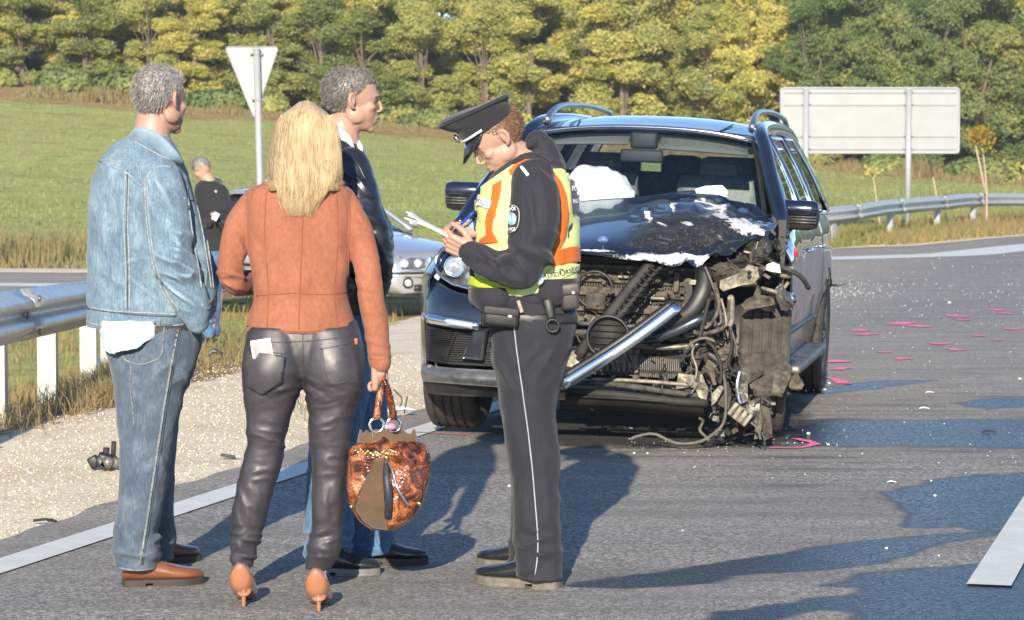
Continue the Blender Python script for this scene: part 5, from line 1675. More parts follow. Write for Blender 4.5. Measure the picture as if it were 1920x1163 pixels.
cpart('bay_wall', join(box((0.50, 0.3, 0.75), (0.85, 0.05, 0.9)), box((0.50, -0.05, 0.62), (0.04, 0.9, 0.5))), BLACK_PL, smooth=False)

# --- the opened front
def cbox(x0, y0, x1, y1, yl, th, mat, name, bev=0.006, parent=None, label=None, **k):
    a = C(x0, y0, yl); b = C(x1, y1, yl)
    c = (a + b) / 2 + [0, th / 2, 0]
    return cpart(name, box(c, (abs(b[0] - a[0]), th, abs(a[2] - b[2])), bev=bev), mat, parent, label=label, **k)
def bar(pts, r, mat, name, n=8, m=None, flat=None, parent=None, label=None):
    return cpart(name, tube([C(*q) for q in pts], r, n, m, flat=flat), mat, parent, label=label)
rad = cbox(925, 500, 1312, 612, -.42, 0.05, FINS_V, 'radiator')
cbox(925, 492, 1318, 505, -.47, 0.06, TAN, 'radiator_top_tank', parent=rad)
for x in (930, 1310): cbox(x - 7, 498, x + 7, 614, -.46, 0.07, ALU, 'radiator_side_tank', parent=rad)
for y in (520, 545, 575, 598): cbox(930, y, 1308, y + 2.5, -.445, 0.02, TAN, 'cooler_tube', parent=rad)
for i, (x, y, w, h_) in enumerate(((1205, 532, 16, 34), (1232, 560, 30, 8), (1180, 520, 44, 7), (1268, 530, 8, 38), (1150, 585, 60, 9), (1290, 575, 20, 14))):
    cbox(x - w / 2, y - h_ / 2, x + w / 2, y + h_ / 2, -.49, 0.03, (TAN, ALU, TAN_L)[i % 3], 'bracket')
cbox(915, 612, 1300, 640, -.46, 0.06, DUSTY_BLACK, 'bumper_beam')
bar([(1060, 622, -.50), (1180, 626, -.53), (1300, 640, -.52)], 0.014, TAN, 'cross_tube', 10, 14)
bar([(1085, 606, -.50), (1190, 612, -.56), (1290, 600, -.54)], 0.012, ALU, 'cross_tube', 8, 14)
bar([(1180, 648, -.56), (1240, 652, -.60), (1330, 646, -.56)], 0.016, ALU, 'cross_tube', 8, 14)
lc = cbox(1110, 646, 1290, 712, -.50, 0.05, FINS_L, 'lower_cooler')
cbox(1118, 652, 1196, 700, -.545, 0.03, TAN_L, 'white_module', label='pale dusty finned module in the open front')
for k in range(7): cbox(1122 + k * 10.5, 655, 1126 + k * 10.5, 697, -.552, 0.01, ALU, 'module_rib', bev=0)
scrap('torn_fin_pack', [(1196, 668), (1282, 672), (1288, 682), (1276, 690), (1280, 700), (1270, 702), (1262, 710), (1200, 706)], -.58, FINS_L, 0.02, 0.01, 5)
scrap('bent_plate', [(1272, 700), (1316, 706), (1320, 730), (1292, 726), (1268, 730)], -.62, TAN_L, 0.01, 0.02, 8)
bar([(1060, 716, -.60), (1160, 722, -.66), (1260, 736, -.66), (1322, 744, -.62)], 0.015, GREYM, 'lower_beam', 10, 20)
bar([(1060, 735, -.62), (1160, 741, -.70), (1260, 752, -.70), (1326, 756, -.64)], 0.022, DUSTY_BLACK, 'lower_beam', 10, 20)
bar([(1110, 712, -.60), (1190, 714, -.66), (1300, 722, -.62)], 0.010, TAN_L, 'cross_tube', 8, 14)
cpart('undershield', thicken(quad_strip([[(1050, 744, -.66), (1180, 750, -.76), (1320, 762, -.66)], [(1050, 760, -.60), (1180, 766, -.66), (1320, 778, -.58)], [(1050, 770, -.3), (1180, 775, -.3), (1320, 790, -.3)]], 24, 8), 0.01), DUSTY_BLACK)
# broken grille: ladder shaped frame, star ring, chrome bar
gfr = bar([(1222, 494, -.66), (1190, 530, -.70), (1150, 580, -.76), (1110, 630, -.80), (1085, 668, -.80)], 0.030, DUSTY_BLACK, 'grille_frame', 6, 20, flat=((0, -1, 0), 0.5), label='broken black grille frame lying diagonally')
bar([(1248, 492, -.66), (1214, 528, -.70), (1172, 580, -.76), (1140, 610, -.80)], 0.012, DUSTY_BLACK, 'grille_frame', 6, 20)
for k in range(11):
    t_ = k / 10
    a = (1216 - 74 * t_, 502 + 96 * t_, -.69 - .09 * t_); b = (1238 - 74 * t_, 504 + 94 * t_, -.69 - .09 * t_)
    bar([a, ((a[0] + b[0]) / 2 + 3, (a[1] + b[1]) / 2 + 6, a[2] - .01), b], 0.006, DUSTY_BLACK, 'grille_rung', 5, parent=gfr)
cpart('emblem_ring', torus(C(1140, 632, -.90), 0.106, 0.0085, (0.08, -1, 0.02), 44, 8), BLACK_PL, label='empty black ring of the broken grille emblem')
cb_ = C(1140, 632, -.86)
cpart('emblem_backplate', join(lathe([(0.100, 0.0), (0.098, -0.03), (0.0, -0.035)], 40, (0, -1, 0), cb_)), DUSTY_BLACK)
for k in range(5):
    z = cb_[2] - 0.066 + k * 0.033; hw = math.sqrt(max(0, 0.094 ** 2 - (z - cb_[2]) ** 2))
    cpart('ring_slat', box((cb_[0], cb_[1] - 0.008, z), (hw * 2, 0.012, 0.010)), TAN if k == 0 else DUSTY_BLACK)
cpart('fan_ring', torus(C(1115, 543, -.52), 0.095, 0.008, (0.0, -1, 0.0), 40, 8), BLACK_PL)
cbox(1098, 548, 1134, 582, -.53, 0.04, GREYM, 'fan_motor', bev=0.012)
ch = cpart('chrome_bar', tube([C(1272, 574, -.84), C(1170, 650, -.94), C(1056, 722, -.97)], [0.030, 0.031, 0.030], 8, 20, flat=((0, -1, 0), 0.35)), CHROME, label='long chrome grille bar hanging diagonally')
bar([(1264, 566, -.80), (1165, 638, -.90), (1056, 708, -.93)], 0.022, BLACK_PL, 'bar_backing', 6, 20, flat=((0, -1, 0), 0.6))
bar([(1322, 506, -.66), (1316, 548, -.70), (1290, 588, -.72), (1240, 612, -.72), (1206, 618, -.70)], [0.036, 0.044, 0.040, 0.026, 0.015], BLACK_PL, 'bumper_trim', 10, 26, flat=((0, -1, 0), 0.5), label='curved black bumper trim torn loose')
bar([(1345, 585, -.66), (1310, 600, -.72), (1250, 628, -.74), (1200, 640, -.72)], [0.020, 0.028, 0.022, 0.010], CAR_PAINT, 'bumper_trim', 10, 26, flat=((0, -1, 0), 0.5))
scrap('torn_plate', [(1072, 660), (1096, 655), (1100, 672), (1076, 690), (1062, 686)], -.72, TAN_L, 0.02, 0.01, 12)

# --- crushed left corner (right in the picture)
scrap('crushed_panel', [(1322, 500), (1350, 478), (1386, 462), (1420, 448), (1438, 446), (1446, 470), (1430, 490), (1400, 500), (1370, 510), (1340, 520)], -.36, DUSTY_BLACK, 0.012, 0.06, 21)
scrap('crushed_panel', [(1330, 504), (1352, 492), (1398, 480), (1412, 498), (1382, 520), (1344, 532)], -.44, GREYM, 0.012, 0.05, 22)
sp = scrap('suspension_tower', [(1350, 526), (1388, 512), (1402, 498), (1420, 500), (1424, 520), (1412, 532), (1388, 536), (1356, 546), (1349, 540)], -.48, TAN_L, 0.03, 0.02, 23, label='pale bent steel plate with a bolt hole')
cpart('bolt_hole', lathe([(0.0, 0.014), (0.010, 0.014), (0.012, 0.0), (0, 0)], 12, (0, -1, 0), C(1405, 511, -.55)), BLACK_PL, sp)
scrap('white_foam_piece', [(1438, 496), (1450, 492), (1462, 500), (1464, 512), (1448, 510), (1436, 506)], -.40, WHITE_PL, 0.03, 0.02, 24, label='white torn foam piece over the bare wheel')
scrap('door_edge_scrap', [(1464, 500), (1488, 500), (1482, 514), (1470, 524), (1460, 516)], -.20, TAN_L, 0.02, 0.03, 25)
scrap('black_flap', [(1436, 452), (1452, 440), (1462, 452), (1466, 470), (1458, 480), (1446, 470), (1440, 474)], 0.05, BLACK_PL, 0.02, 0.03, 26)
scrap('inner_fender', [(1410, 470), (1440, 440), (1448, 404), (1456, 412), (1452, 450), (1432, 476)], 0.0, GREYM, 0.012, 0.05, 27)
bar([(1418, 476, -.30), (1455, 496, -.32), (1498, 516, -.24), (1516, 540, -.10)], 0.013, GREYM, 'bent_pipe', 8, 16, label='grey pipe sticking out past the door')
bar([(1428, 540, -.35), (1446, 545, -.38), (1462, 548, -.34), (1478, 530, -.30)], 0.010, TAN_L, 'bent_pipe', 8, 12)
hl = scrap('hanging_lamp', [(1462, 545), (1470, 540), (1484, 556), (1488, 572), (1476, 582), (1466, 570)], -.30, ALU, 0.05, 0.03, 28, label='broken lamp hanging beside the wheel')
scrap('lamp_shell', [(1472, 548), (1490, 550), (1494, 566), (1486, 576), (1478, 562)], -.27, CHROME, 0.02, 0.04, 29)
cpart('door_bulge', box(C(1492, 474, 0.30), (0.02, 0.03, 0.05), bev=0.008), RED_PL)
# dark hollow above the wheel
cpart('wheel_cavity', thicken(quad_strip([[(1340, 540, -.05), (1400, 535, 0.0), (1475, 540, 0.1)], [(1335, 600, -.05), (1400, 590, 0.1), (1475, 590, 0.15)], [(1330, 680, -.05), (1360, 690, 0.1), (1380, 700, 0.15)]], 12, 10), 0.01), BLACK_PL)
# arms, plates and pieces in front of the wheel
G_ = [('suspension_arm', [(1330, 668), (1372, 640), (1386, 650), (1360, 690), (1330, 720), (1316, 700)], -.62, TAN, 31),
      ('undershield_piece', [(1380, 668), (1420, 660), (1470, 664), (1486, 690), (1480, 712), (1430, 704), (1400, 720), (1378, 700)], -.52, GREYM, 32),
      ('undershield_piece', [(1410, 718), (1440, 700), (1458, 694), (1478, 694), (1468, 738), (1460, 746), (1436, 742), (1428, 760), (1414, 742)], -.56, GREYM, 33),
      ('bent_plate', [(1452, 700), (1484, 694), (1480, 712), (1466, 744), (1446, 740)], -.58, TAN, 34),
      ('torn_shield_tip', [(1474, 712), (1492, 700), (1508, 722), (1502, 730), (1480, 728)], -.50, TAN, 35),
      ('hanging_strip', [(1428, 742), (1440, 738), (1444, 780), (1448, 820), (1434, 826), (1426, 790)], -.56, GREYM, 36),
      ('hanging_strip', [(1414, 750), (1424, 745), (1430, 790), (1424, 822), (1414, 824), (1418, 790)], -.62, TAN, 37),
      ('control_arm', [(1338, 730), (1366, 716), (1372, 740), (1366, 768), (1352, 762), (1336, 752)], -.66, GREYM, 38),
      ('wheel_arch_strip', [(1386, 700), (1396, 694), (1402, 720), (1402, 752), (1394, 756), (1386, 735)], -.70, ALU, 39),
      ('cast_joint', [(1398, 752), (1424, 750), (1424, 772), (1418, 796), (1408, 784), (1400, 770)], -.66, ALU, 40),
      ('broken_bracket', [(1300, 706), (1316, 700), (1326, 728), (1324, 756), (1310, 744), (1302, 724)], -.66, TAN_L, 41),
      ('broken_bracket', [(1334, 740), (1350, 722), (1356, 730), (1344, 752), (1334, 762)], -.72, TAN_L, 42),
      ('crumpled_duct', [(1316, 610), (1336, 600), (1346, 640), (1338, 690), (1322, 680), (1312, 650)], -.60, DUSTY_BLACK, 43),
      ('crumpled_duct', [(1296, 620), (1318, 606), (1322, 660), (1306, 696), (1290, 660)], -.58, GREYM, 44),
      ('bracket_plate', [(1306, 592), (1334, 596), (1332, 616), (1308, 618)], -.68, TAN, 45),
      ('white_clip', [(1313, 580), (1322, 578), (1330, 592), (1330, 612), (1322, 604)], -.70, TAN_L, 46)]
for nm_, poly_, yl_, mt_, sd_ in G_:
    scrap(nm_, poly_, yl_, mt_, 0.014, 0.022, sd_)
scrap('wheel_top_plate', [(1390, 572), (1400, 562), (1412, 556), (1420, 536), (1426, 556), (1446, 558), (1452, 572), (1420, 578), (1396, 580)], -.46, TAN, 0.012, 0.02, 47)
bx = C(1388, 777, -.72)
mod = cpart('control_module', xf(box((0, 0, 0), (0.115, 0.04, 0.075), bev=0.008), rotm('Y', 0.60), bx), TAN_L, label='tan finned control unit dangling on its cable')
for k in (-1, 0, 1):
    cpart('module_rib', xf(box((k * 0.032, -0.024, 0), (0.012, 0.01, 0.068)), rotm('Y', 0.60), bx), TAN, mod, smooth=False)
cpart('chrome_strip', tube([C(1388, 692, -.74), C(1382, 720, -.76), (C(1384, 745, -.76)), C(1390, 758, -.76)], 0.010, 8, 14), CHROME)
for i, (pts, r, mt) in enumerate((
        ([(1328, 662), (1345, 676), (1358, 710), (1361, 750), (1358, 790), (1340, 812), (1310, 829), (1266, 831), (1228, 814), (1196, 818), (1182, 824)], 0.0085, WIRE_M),
        ([(1344, 586), (1360, 594), (1378, 640), (1382, 668)], 0.006, WIRE_M), ([(1322, 500), (1344, 556), (1352, 600), (1346, 610)], 0.007, WIRE_M),
        ([(1340, 530), (1348, 570), (1338, 600), (1322, 616)], 0.010, TAN), ([(1300, 622), (1320, 626), (1350, 618), (1362, 606), (1366, 590), (1368, 560)], 0.013, TAN),
        ([(1366, 562), (1372, 560), (1372, 600), (1368, 612)], 0.014, TAN_L), ([(1326, 640), (1340, 655), (1352, 690), (1350, 720)], 0.010, DUSTY_BLACK),
        ([(1408, 792), (1420, 804), (1426, 824)], 0.007, WIRE_M), ([(1310, 784), (1318, 790), (1312, 806), (1322, 818), (1330, 826)], 0.008, TAN),
        ([(1330, 560), (1322, 590), (1316, 616), (1310, 640)], 0.012, DUSTY_BLACK), ([(1352, 560), (1360, 590), (1362, 612)], 0.006, TAN_L),
        ([(1286, 655), (1302, 640), (1322, 634), (1340, 640)], 0.008, WIRE_M), ([(1304, 640), (1298, 664), (1306, 690), (1304, 712)], 0.006, TAN_L),
        ([(1370, 618), (1372, 650), (1366, 680), (1376, 700)], 0.009, DUSTY_BLACK), ([(1318, 690), (1334, 704), (1340, 722)], 0.012, TAN))):
    cpart('cable' if r < 0.009 else 'hose', tube([C(x, y, -.70 - 0.015 * (i % 4)) for x, y in pts], r, 7, 30), mt)
# small crushed bits that cannot be told apart
gq = np.random.default_rng(11)
bits = {0: [], 1: [], 2: [], 3: []}
for (x0, y0, x1, y1, yl, n_, s_) in ((1325, 456, 1440, 520, -.40, 95, 7), (1290, 590, 1380, 730, -.58, 110, 8), (1340, 700, 1450, 800, -.50, 45, 8), (1080, 500, 1310, 620, -.50, 90, 6),
                                   (1090, 620, 1310, 760, -.56, 130, 7), (1330, 730, 1440, 826, -.60, 60, 7), (1420, 430, 1478, 520, -.2, 30, 6)):
    for _ in range(n_):
        c = C(gq.uniform(x0, x1), gq.uniform(y0, y1), yl + gq.normal() * 0.06)
        s = gq.uniform(0.3, 1.2) * s_ / 350
        if gq.random() < 0.45:
            d_ = gq.normal(size=3) * np.array([1, .4, 1]); d_ /= np.linalg.norm(d_)
            b = tube([c - d_ * s * 2.2, c + gq.normal(size=3) * s * 0.5, c + d_ * s * 2.2], s * 0.22, 5)
        else:
            R_ = np.array(Matrix.Rotation(gq.uniform(0, 6), 3, Vector(gq.normal(size=3)).normalized()))
            b = box(c, (s * 2, s * 0.5, s * 1.3 * gq.uniform(.5, 1.5)), R_)
        bits[int(gq.integers(0, 4))].append(b)
for k, mt in ((0, TAN), (1, DUSTY_BLACK), (2, ALU), (3, BLACK_PL)):
    tag(cpart('crushed_bits', join(*bits[k]), mt, smooth=False), kind='stuff')
# ================================================================== PEOPLE
_f = np.array([0, _cp, -_sp]); _u = np.array([0, _sp, _cp])
def proj(v):
    w = np.asarray(v) - np.array([0, 0, CAMZ])
    z = w @ _f
    return np.stack([960 + F_ * w[:, 0] / z, 581.5 - F_ * (w @ _u) / z], 1)

def hsl(rows, d, n=36, m=30, ex=2.3):
    """body volume from horizontal slices: (py, left, right, depth offset, half thickness)"""
    R = crm(rows, m)
    rings = []
    for py, xl, xr, dd, th in R:
        a = P((xl + xr) / 2, py, d + dd)
        rx = (xr - xl) / 2 * (d + dd) / F_
        t_ = np.linspace(0, 2 * math.pi, n, endpoint=False)
        c, s = np.cos(t_), np.sin(t_)
        X = np.sign(c) * np.abs(c) ** (2 / ex) * rx; Y = np.sign(s) * np.abs(s) ** (2 / ex) * th
        rings.append(np.stack([a[0] + X, a[1] + Y, np.full(n, a[2])], 1))
    return skin(rings)

def limb(rows, d, n=18, m=22):
    """rows: (px, py, depth offset, radius in photo pixels)"""
    pts = np.array([P(x, y, d + dd) for x, y, dd, r in rows])
    rr = [r * (d + dd) / F_ for x, y, dd, r in rows]
    v, f = tube(pts, rr, n, m)
    # rounded ends
    b0 = ball(pts[0], rr[0]); b1 = ball(pts[-1], rr[-1])
    return join((v, f), b0, b1)

def ball(c, r, s=(1, 1, 1), R=None, n=14, m=9):
    pr = [(max(1e-4, math.sin(t_)), -math.cos(t_)) for t_ in np.linspace(0, math.pi, m)]
    v, f = lathe(pr, n)
    v = v * r * np.asarray(s)
    if R is not None: v = v @ np.asarray(R).T
    return v + np.asarray(c), f

def folds(v, f, specs, base=0.0025, seed=1, fine=0.0012):
    """cloth folds: (px, py, radius px, fold direction deg, wavelength px, height m)"""
    f = np.asarray(f)
    n = vnormals(v, f)
    q = proj(v)
    h = base * fbm(v, 7.0, 3, seed) * 2.1 + fine * fbm(v, 38.0, 2, seed + 3)
    for i, (cx, cy, R, ang, wl, am) in enumerate(specs):
        rx, ry = (R if isinstance(R, tuple) else (R, R))
        dx = q[:, 0] - cx; dy = q[:, 1] - cy
        a = math.radians(ang)
        fall = np.exp(-((dx / rx) ** 2 + (dy / ry) ** 2))
        w = fbm(v * [1, 1, 1], 4.5, 3, seed + 11 + i)
        along = dx * math.cos(a) + dy * math.sin(a)
        perp = -dx * math.sin(a) + dy * math.cos(a)
        o_ = np.full(len(v), 3.7 * i + seed)
        wx = along / (wl * 4.2) + 0.5 * w; py_ = perp / (wl * 1.5) + 0.55 * w
        n1 = vnoise(np.stack([wx, py_, o_], 1), 1.0, seed)
        n2 = vnoise(np.stack([wx * 1.7, py_ * 2.1, o_ + 5], 1), 1.0, seed + 2)
        r_ = (1 - 2.6 * np.abs(n1)) * 0.75 + (1 - 2.4 * np.abs(n2)) * 0.25
        br = 2.2
        h = h + am * r_ * fall * br
    return v + n * h[:, None]

def cloth(name, shapes, voxel, mat, root, specs=(), base=0.0025, seed=1, smooth=6, label=None, fine=0.0012):
    v, f = remesh(join(*shapes), voxel, smooth)
    v = folds(v, f, specs, base, seed, fine)
    o = part(name, (v, f), mat, root, label=label)
    return o, Surf(v, f)

# --- hands
def hand(O, X, Z, side=1, curl=(0.5, 0.5, 0.55, 0.6), thumb=(0.6, 0.3), k=1.0, spread=0.07):
    """O wrist, X towards the fingers, Z back of the hand; side=+1 thumb on +Y"""
    X = np.array(X, float); X /= np.linalg.norm(X)
    Z = np.array(Z, float); Z = Z - X * Z.dot(X); Z /= np.linalg.norm(Z)
    Y = np.cross(Z, X) * side
    B = np.stack([X, Y, Z], 1)
    def W(p): return np.asarray(p, float) * k @ B.T + np.asarray(O)
    S = []
    def chain(pts, rr, n=10, m=16):
        pts = [W(p) for p in pts]
        v, f = tube(pts, [r * k for r in rr], n, m)
        S.append((v, f)); S.append(ball(pts[-1], rr[-1] * k, n=10, m=7)); S.append(ball(pts[0], rr[0] * k, n=10, m=7))
    # palm
    for y in (-0.026, -0.010, 0.008, 0.024):
        chain([(-0.02, y * .7, 0), (0.04, y * .95, 0.001), (0.086 - abs(y - 0.004) * 0.25, y * 1.08, 0.0)], [0.017, 0.0155, 0.0125])
    # fingers: index .. little
    for i, (y, L, r) in enumerate(((0.026, 0.072, 0.0092), (0.009, 0.080, 0.0095), (-0.009, 0.074, 0.0089), (-0.026, 0.058, 0.0079))):
        c = curl[i]; a0 = (i - 1.4) * -spread
        p = np.array([0.085 - abs(y - 0.004) * 0.22, y * 1.06, 0.0]); pts = [p - [0.012, 0, 0], p]
        ang = 0.0
        for seg, da in ((0.45, 0.95), (0.31, 1.25), (0.24, 0.8)):
            ang += c * da * 1.25
            p = p + L * seg * np.array([math.cos(ang) * math.cos(a0), math.sin(a0) * math.cos(ang), -math.sin(ang)])
            pts.append(p)
        chain(pts, [r * 1.12, r * 1.08, r * 1.0, r * .93, r * .80], m=20)
    # thumb leaves the side of the palm
    t0 = np.array([0.012, 0.022, -0.004]); a, b = thumb
    d1 = np.array([math.cos(0.85) , math.sin(0.85) * (1 - .4 * a), -0.55 * a]); d1 /= np.linalg.norm(d1)
    d2 = np.array([math.cos(0.35), math.sin(0.35) * (1 - b), -0.9 * a]); d2 /= np.linalg.norm(d2)
    d3 = np.array([1.0, -0.25 * b, -0.6 * a - b * .3]); d3 /= np.linalg.norm(d3)
    p1 = t0 + d1 * 0.042; p2 = p1 + d2 * 0.034; p3 = p2 + d3 * 0.026
    chain([t0, p1, p2, p3], [0.016, 0.0125, 0.0108, 0.0088], m=16)
    v, f = remesh(join(*S), 0.0022, 3)
    nails = []
    return (v, f)

# --- head. local axes: X the way the face looks, Y the left of the head, Z up; origin between the ears
def head_shapes(M3, c, k=1.0, jawk=1.0):
    M3 = np.asarray(M3); c = np.asarray(c)
    def B(p, r, s, R=None):
        vv, ff = ball((0, 0, 0), 1.0, (s[0] * r, s[1] * r, s[2] * r), R, 22, 15)
        return ((vv + np.asarray(p)) * k @ M3.T + c, ff)
    def T(pts, rr, n=10, m=10):
        pts = [np.asarray(p) * k @ M3.T + c for p in pts]
        return tube(pts, [r * k for r in rr], n, m)
    S = [B((-0.012, 0, 0.040), 1, (0.098, 0.076, 0.088)),
         B((0.018, 0, 0.030), 1, (0.072, 0.066, 0.075)),
         B((0.035, 0, -0.030), 1, (0.056 , 0.056 * jawk, 0.068)),
         B((0.048, 0, -0.066), 1, (0.040, 0.040 * jawk, 0.034)),
         B((0.073, 0, -0.088), 1, (0.018, 0.022, 0.016)),
         B((0.012, 0.044, -0.045), 1, (0.038, 0.020, 0.032)), B((0.012, -0.044, -0.045), 1, (0.038, 0.020, 0.032)),
         T([(0.086, 0.010, 0.022), (0.098, 0.0, 0.012), (0.106, 0.0, -0.008), (0.112, 0.0, -0.020)], [0.007, 0.0065, 0.0075, 0.0085]),
         B((0.100, 0.011, -0.024), 1, (0.009, 0.0065, 0.0065)), B((0.100, -0.011, -0.024), 1, (0.009, 0.0065, 0.0065)),
         T([(0.068, -0.042, 0.026), (0.083, -0.024, 0.030), (0.088, 0, 0.027), (0.083, 0.024, 0.030), (0.068, 0.042, 0.026)], [0.009, 0.010, 0.010, 0.010, 0.009]),
         B((0.060, 0.040, -0.012), 1, (0.022, 0.018, 0.017)), B((0.060, -0.040, -0.012), 1, (0.022, 0.018, 0.017)),
         T([(0.080, -0.022, -0.050), (0.091, -0.010, -0.047), (0.093, 0, -0.048), (0.091, 0.010, -0.047), (0.080, 0.022, -0.050)], [0.005, 0.007, 0.007, 0.007, 0.005]),
         T([(0.080, -0.020, -0.060), (0.089, -0.008, -0.061), (0.090, 0.008, -0.061), (0.080, 0.020, -0.060)], [0.006, 0.008, 0.008, 0.006])]
    for s in (1, -1):
        S.append(T([(-0.004, s * 0.074, 0.024), (-0.018, s * 0.088, 0.026), (-0.024, s * 0.090, 0.004), (-0.014, s * 0.084, -0.018), (0.000, s * 0.074, -0.026)], [0.006, 0.0065, 0.0065, 0.006, 0.006], 8, 14))
        S.append(B((-0.010, s * 0.078, 0.0), 1, (0.012, 0.006, 0.024)))
    return S

def face_parts(root, M3, c, k, skin_m, brow_m, body):
    M3 = np.asarray(M3); c = np.asarray(c)
    def W(p): return np.asarray(p) * k @ M3.T + c
    for s in (1, -1):
        e = part('eye', ball(W((0.0665, s * 0.030, 0.008)), 0.0110 * k), EYE_W, body)
        part('iris', ball(W((0.0745, s * 0.030, 0.008)), 0.0046 * k), IRIS, body)
        part('eyelid', tube([W((0.066, s * 0.044, 0.008)), W((0.076, s * 0.037, 0.0145)), W((0.079, s * 0.025, 0.0145)), W((0.076, s * 0.015, 0.007))], 0.0016 * k, 6, 10), skin_m, body)
        part('eyebrow', tube([W((0.076, s * 0.048, 0.026)), W((0.090, s * 0.034, 0.034)), W((0.094, s * 0.014, 0.030))], [0.002 * k, 0.0042 * k, 0.003 * k], 6, 10), brow_m, body)
    part('lips', join(tube([W((0.086, -0.021, -0.0545)), W((0.0968, -0.008, -0.0515)), W((0.0972, 0, -0.0525)), W((0.0968, 0.008, -0.0515)), W((0.086, 0.021, -0.0545))], [0.001, .0032, .003, .0032, .001], 6, 14),
                      tube([W((0.086, -0.019, -0.056)), W((0.0955, 0, -0.0605)), W((0.086, 0.019, -0.056))], [0.001, .0042, .001], 6, 12)), LIPS, body)

def rotframe(yaw, pitch=0.0, roll=0.0):
    """face direction: yaw 0 looks to the right of the picture, 90 away from the camera; pitch down positive"""
    R = Matrix.Rotation(math.radians(yaw), 3, 'Z') @ Matrix.Rotation(math.radians(pitch), 3, 'Y') @ Matrix.Rotation(math.radians(roll), 3, 'X')
    return np.array(R)

t = NT('skin')
sn = t.noise(30, 5, 0.6); sn2 = t.noise(6, 3, 0.6)
c = t.ramp(sn2, [(0.3, (0.39, 0.225, 0.165)), (0.7, (0.50, 0.315, 0.24))])
t.inp(col=t.mix(t.ramp(sn, [(0.4, 0.0), (0.8, 0.4)]), c, (0.48, 0.25, 0.20)), rough=0.48, normal=t.bump(t.noise(260, 3, 0.7), 0.12, 0.001))
t.b.subsurface_method = 'RANDOM_WALK'
t.inp(sss=0.12, sss_r=(0.02, 0.008, 0.004))
SKIN = t.m
EYE_W = simple('eye_white', (0.34, 0.31, 0.29), 0.25, var=0.05); IRIS = simple('iris', (0.05, 0.06, 0.05), 0.2); LIPS = simple('lips', (0.28, 0.11, 0.09), 0.4)

def hair_mat(name, c0, c1, c2, aniso=0.3, rough=0.42, sc=60):
    t = NT(name)
    n = t.noise(sc, 4, 0.8, vec=t.vmap((1, 1, 0.08)))
    n2 = t.noise(7, 3, 0.6)
    f = t.math('ADD', t.math('MULTIPLY', n, 0.7), t.math('MULTIPLY', n2, 0.3))
    t.inp(col=t.ramp(f, [(0.32, c0), (0.5, c1), (0.68, c2)]), rough=rough, spec=0.4)
    return t.m
HAIR_GREY = hair_mat('grey_hair', (0.15, 0.14, 0.13), (0.32, 0.30, 0.285), (0.52, 0.50, 0.48), sc=90)
HAIR_SALT = hair_mat('salt_brown_hair', (0.07, 0.064, 0.058), (0.17, 0.158, 0.145), (0.34, 0.32, 0.30), sc=90)
HAIR_GINGER = hair_mat('short_ginger_hair', (0.09, 0.045, 0.028), (0.18, 0.095, 0.060), (0.29, 0.17, 0.11), sc=90)
HAIR_BLOND = hair_mat('blond_hair', (0.27, 0.17, 0.08), (0.47, 0.34, 0.19), (0.70, 0.57, 0.38), sc=120, rough=0.36)

def short_hair(root, M3, c, k, mat, seed, front=0.055, low=-0.035, L=0.016, n=5200, thick=0.012):
    """cap of short hair: a shell that follows the skull, with strands"""
    g = np.random.default_rng(seed)
    M3 = np.asarray(M3); c = np.asarray(c)
    def ok(d):
        x = d[:, 0] * 0.098 - 0.012; z = d[:, 2] * 0.088 + 0.040; y = np.abs(d[:, 1]) * 0.076
        line = np.where(x > 0.0, 0.060 + 0.25 * np.maximum(0, x - 0.04) - 0.3 * np.maximum(0, 0.04 - x) - 0.5 * y * (x > 0.05), np.where(x > -0.035, 0.035, low + 0.02 * 0))
        line = np.where(x > 0, np.interp(x, [0, 0.03, 0.05, 0.09], [0.022, 0.052, 0.070, 0.074]), np.interp(x, [-0.10, -0.05, -0.028, -0.02, 0.0], [low, low, low + 0.012, 0.032, 0.022]))
        return z > line
    d = g.normal(size=(n * 3, 3)); d /= np.linalg.norm(d, axis=1)[:, None]
    d = d[ok(d)][:n]; n = len(d)
    base = d * np.array([0.098, 0.076, 0.088]) * 1.03 + np.array([-0.012, 0, 0.040])
    nrm = d / np.array([0.098, 0.076, 0.088]); nrm /= np.linalg.norm(nrm, axis=1)[:, None]
    dirn = nrm * 0.30 + np.array([-0.35, 0, -0.45]) * (0.6 + 0.8 * g.random((n, 1))) + g.normal(size=(n, 3)) * 0.16
    dirn = np.where(base[:, :1] > 0.035, nrm * 0.5 + np.array([-0.3, 0, 0.2]) + g.normal(size=(n, 3)) * 0.2, dirn)
    dirn /= np.linalg.norm(dirn, axis=1)[:, None]
    side = np.cross(dirn, g.normal(size=(n, 3))); side /= np.linalg.norm(side, axis=1)[:, None]
    LL = (L * (0.6 + 0.8 * g.random(n)))[:, None]
    V = np.stack([base - side * 0.0016, base + side * 0.0016, base + dirn * LL], 1).reshape(-1, 3) * k @ M3.T + c
    Fs = np.arange(n * 3).reshape(-1, 3)
    # shell
    u = np.linspace(0, math.pi, 30); w = np.linspace(0, 2 * math.pi, 48, endpoint=False)
    D = np.array([[math.sin(a) * math.cos(b), math.sin(a) * math.sin(b), math.cos(a)] for a in u for b in w])
    SV = D * np.array([0.098, 0.076, 0.088]) * (1.035 + 0.010 * fbm(D, 4.0, 2, seed)[:, None]) + np.array([-0.012, 0, 0.040])
    o_ = ok(D)
    sf = []
    for i in range(29):
        for j in range(48):
            q = (i * 48 + j, i * 48 + (j + 1) % 48, (i + 1) * 48 + (j + 1) % 48, (i + 1) * 48 + j)
            if all(o_[x] for x in q): sf.append(q)
    sv = SV * k @ M3.T + c
    return part('hair', join((V, [tuple(x) for x in Fs]), (sv, sf)), mat, root, smooth=False)

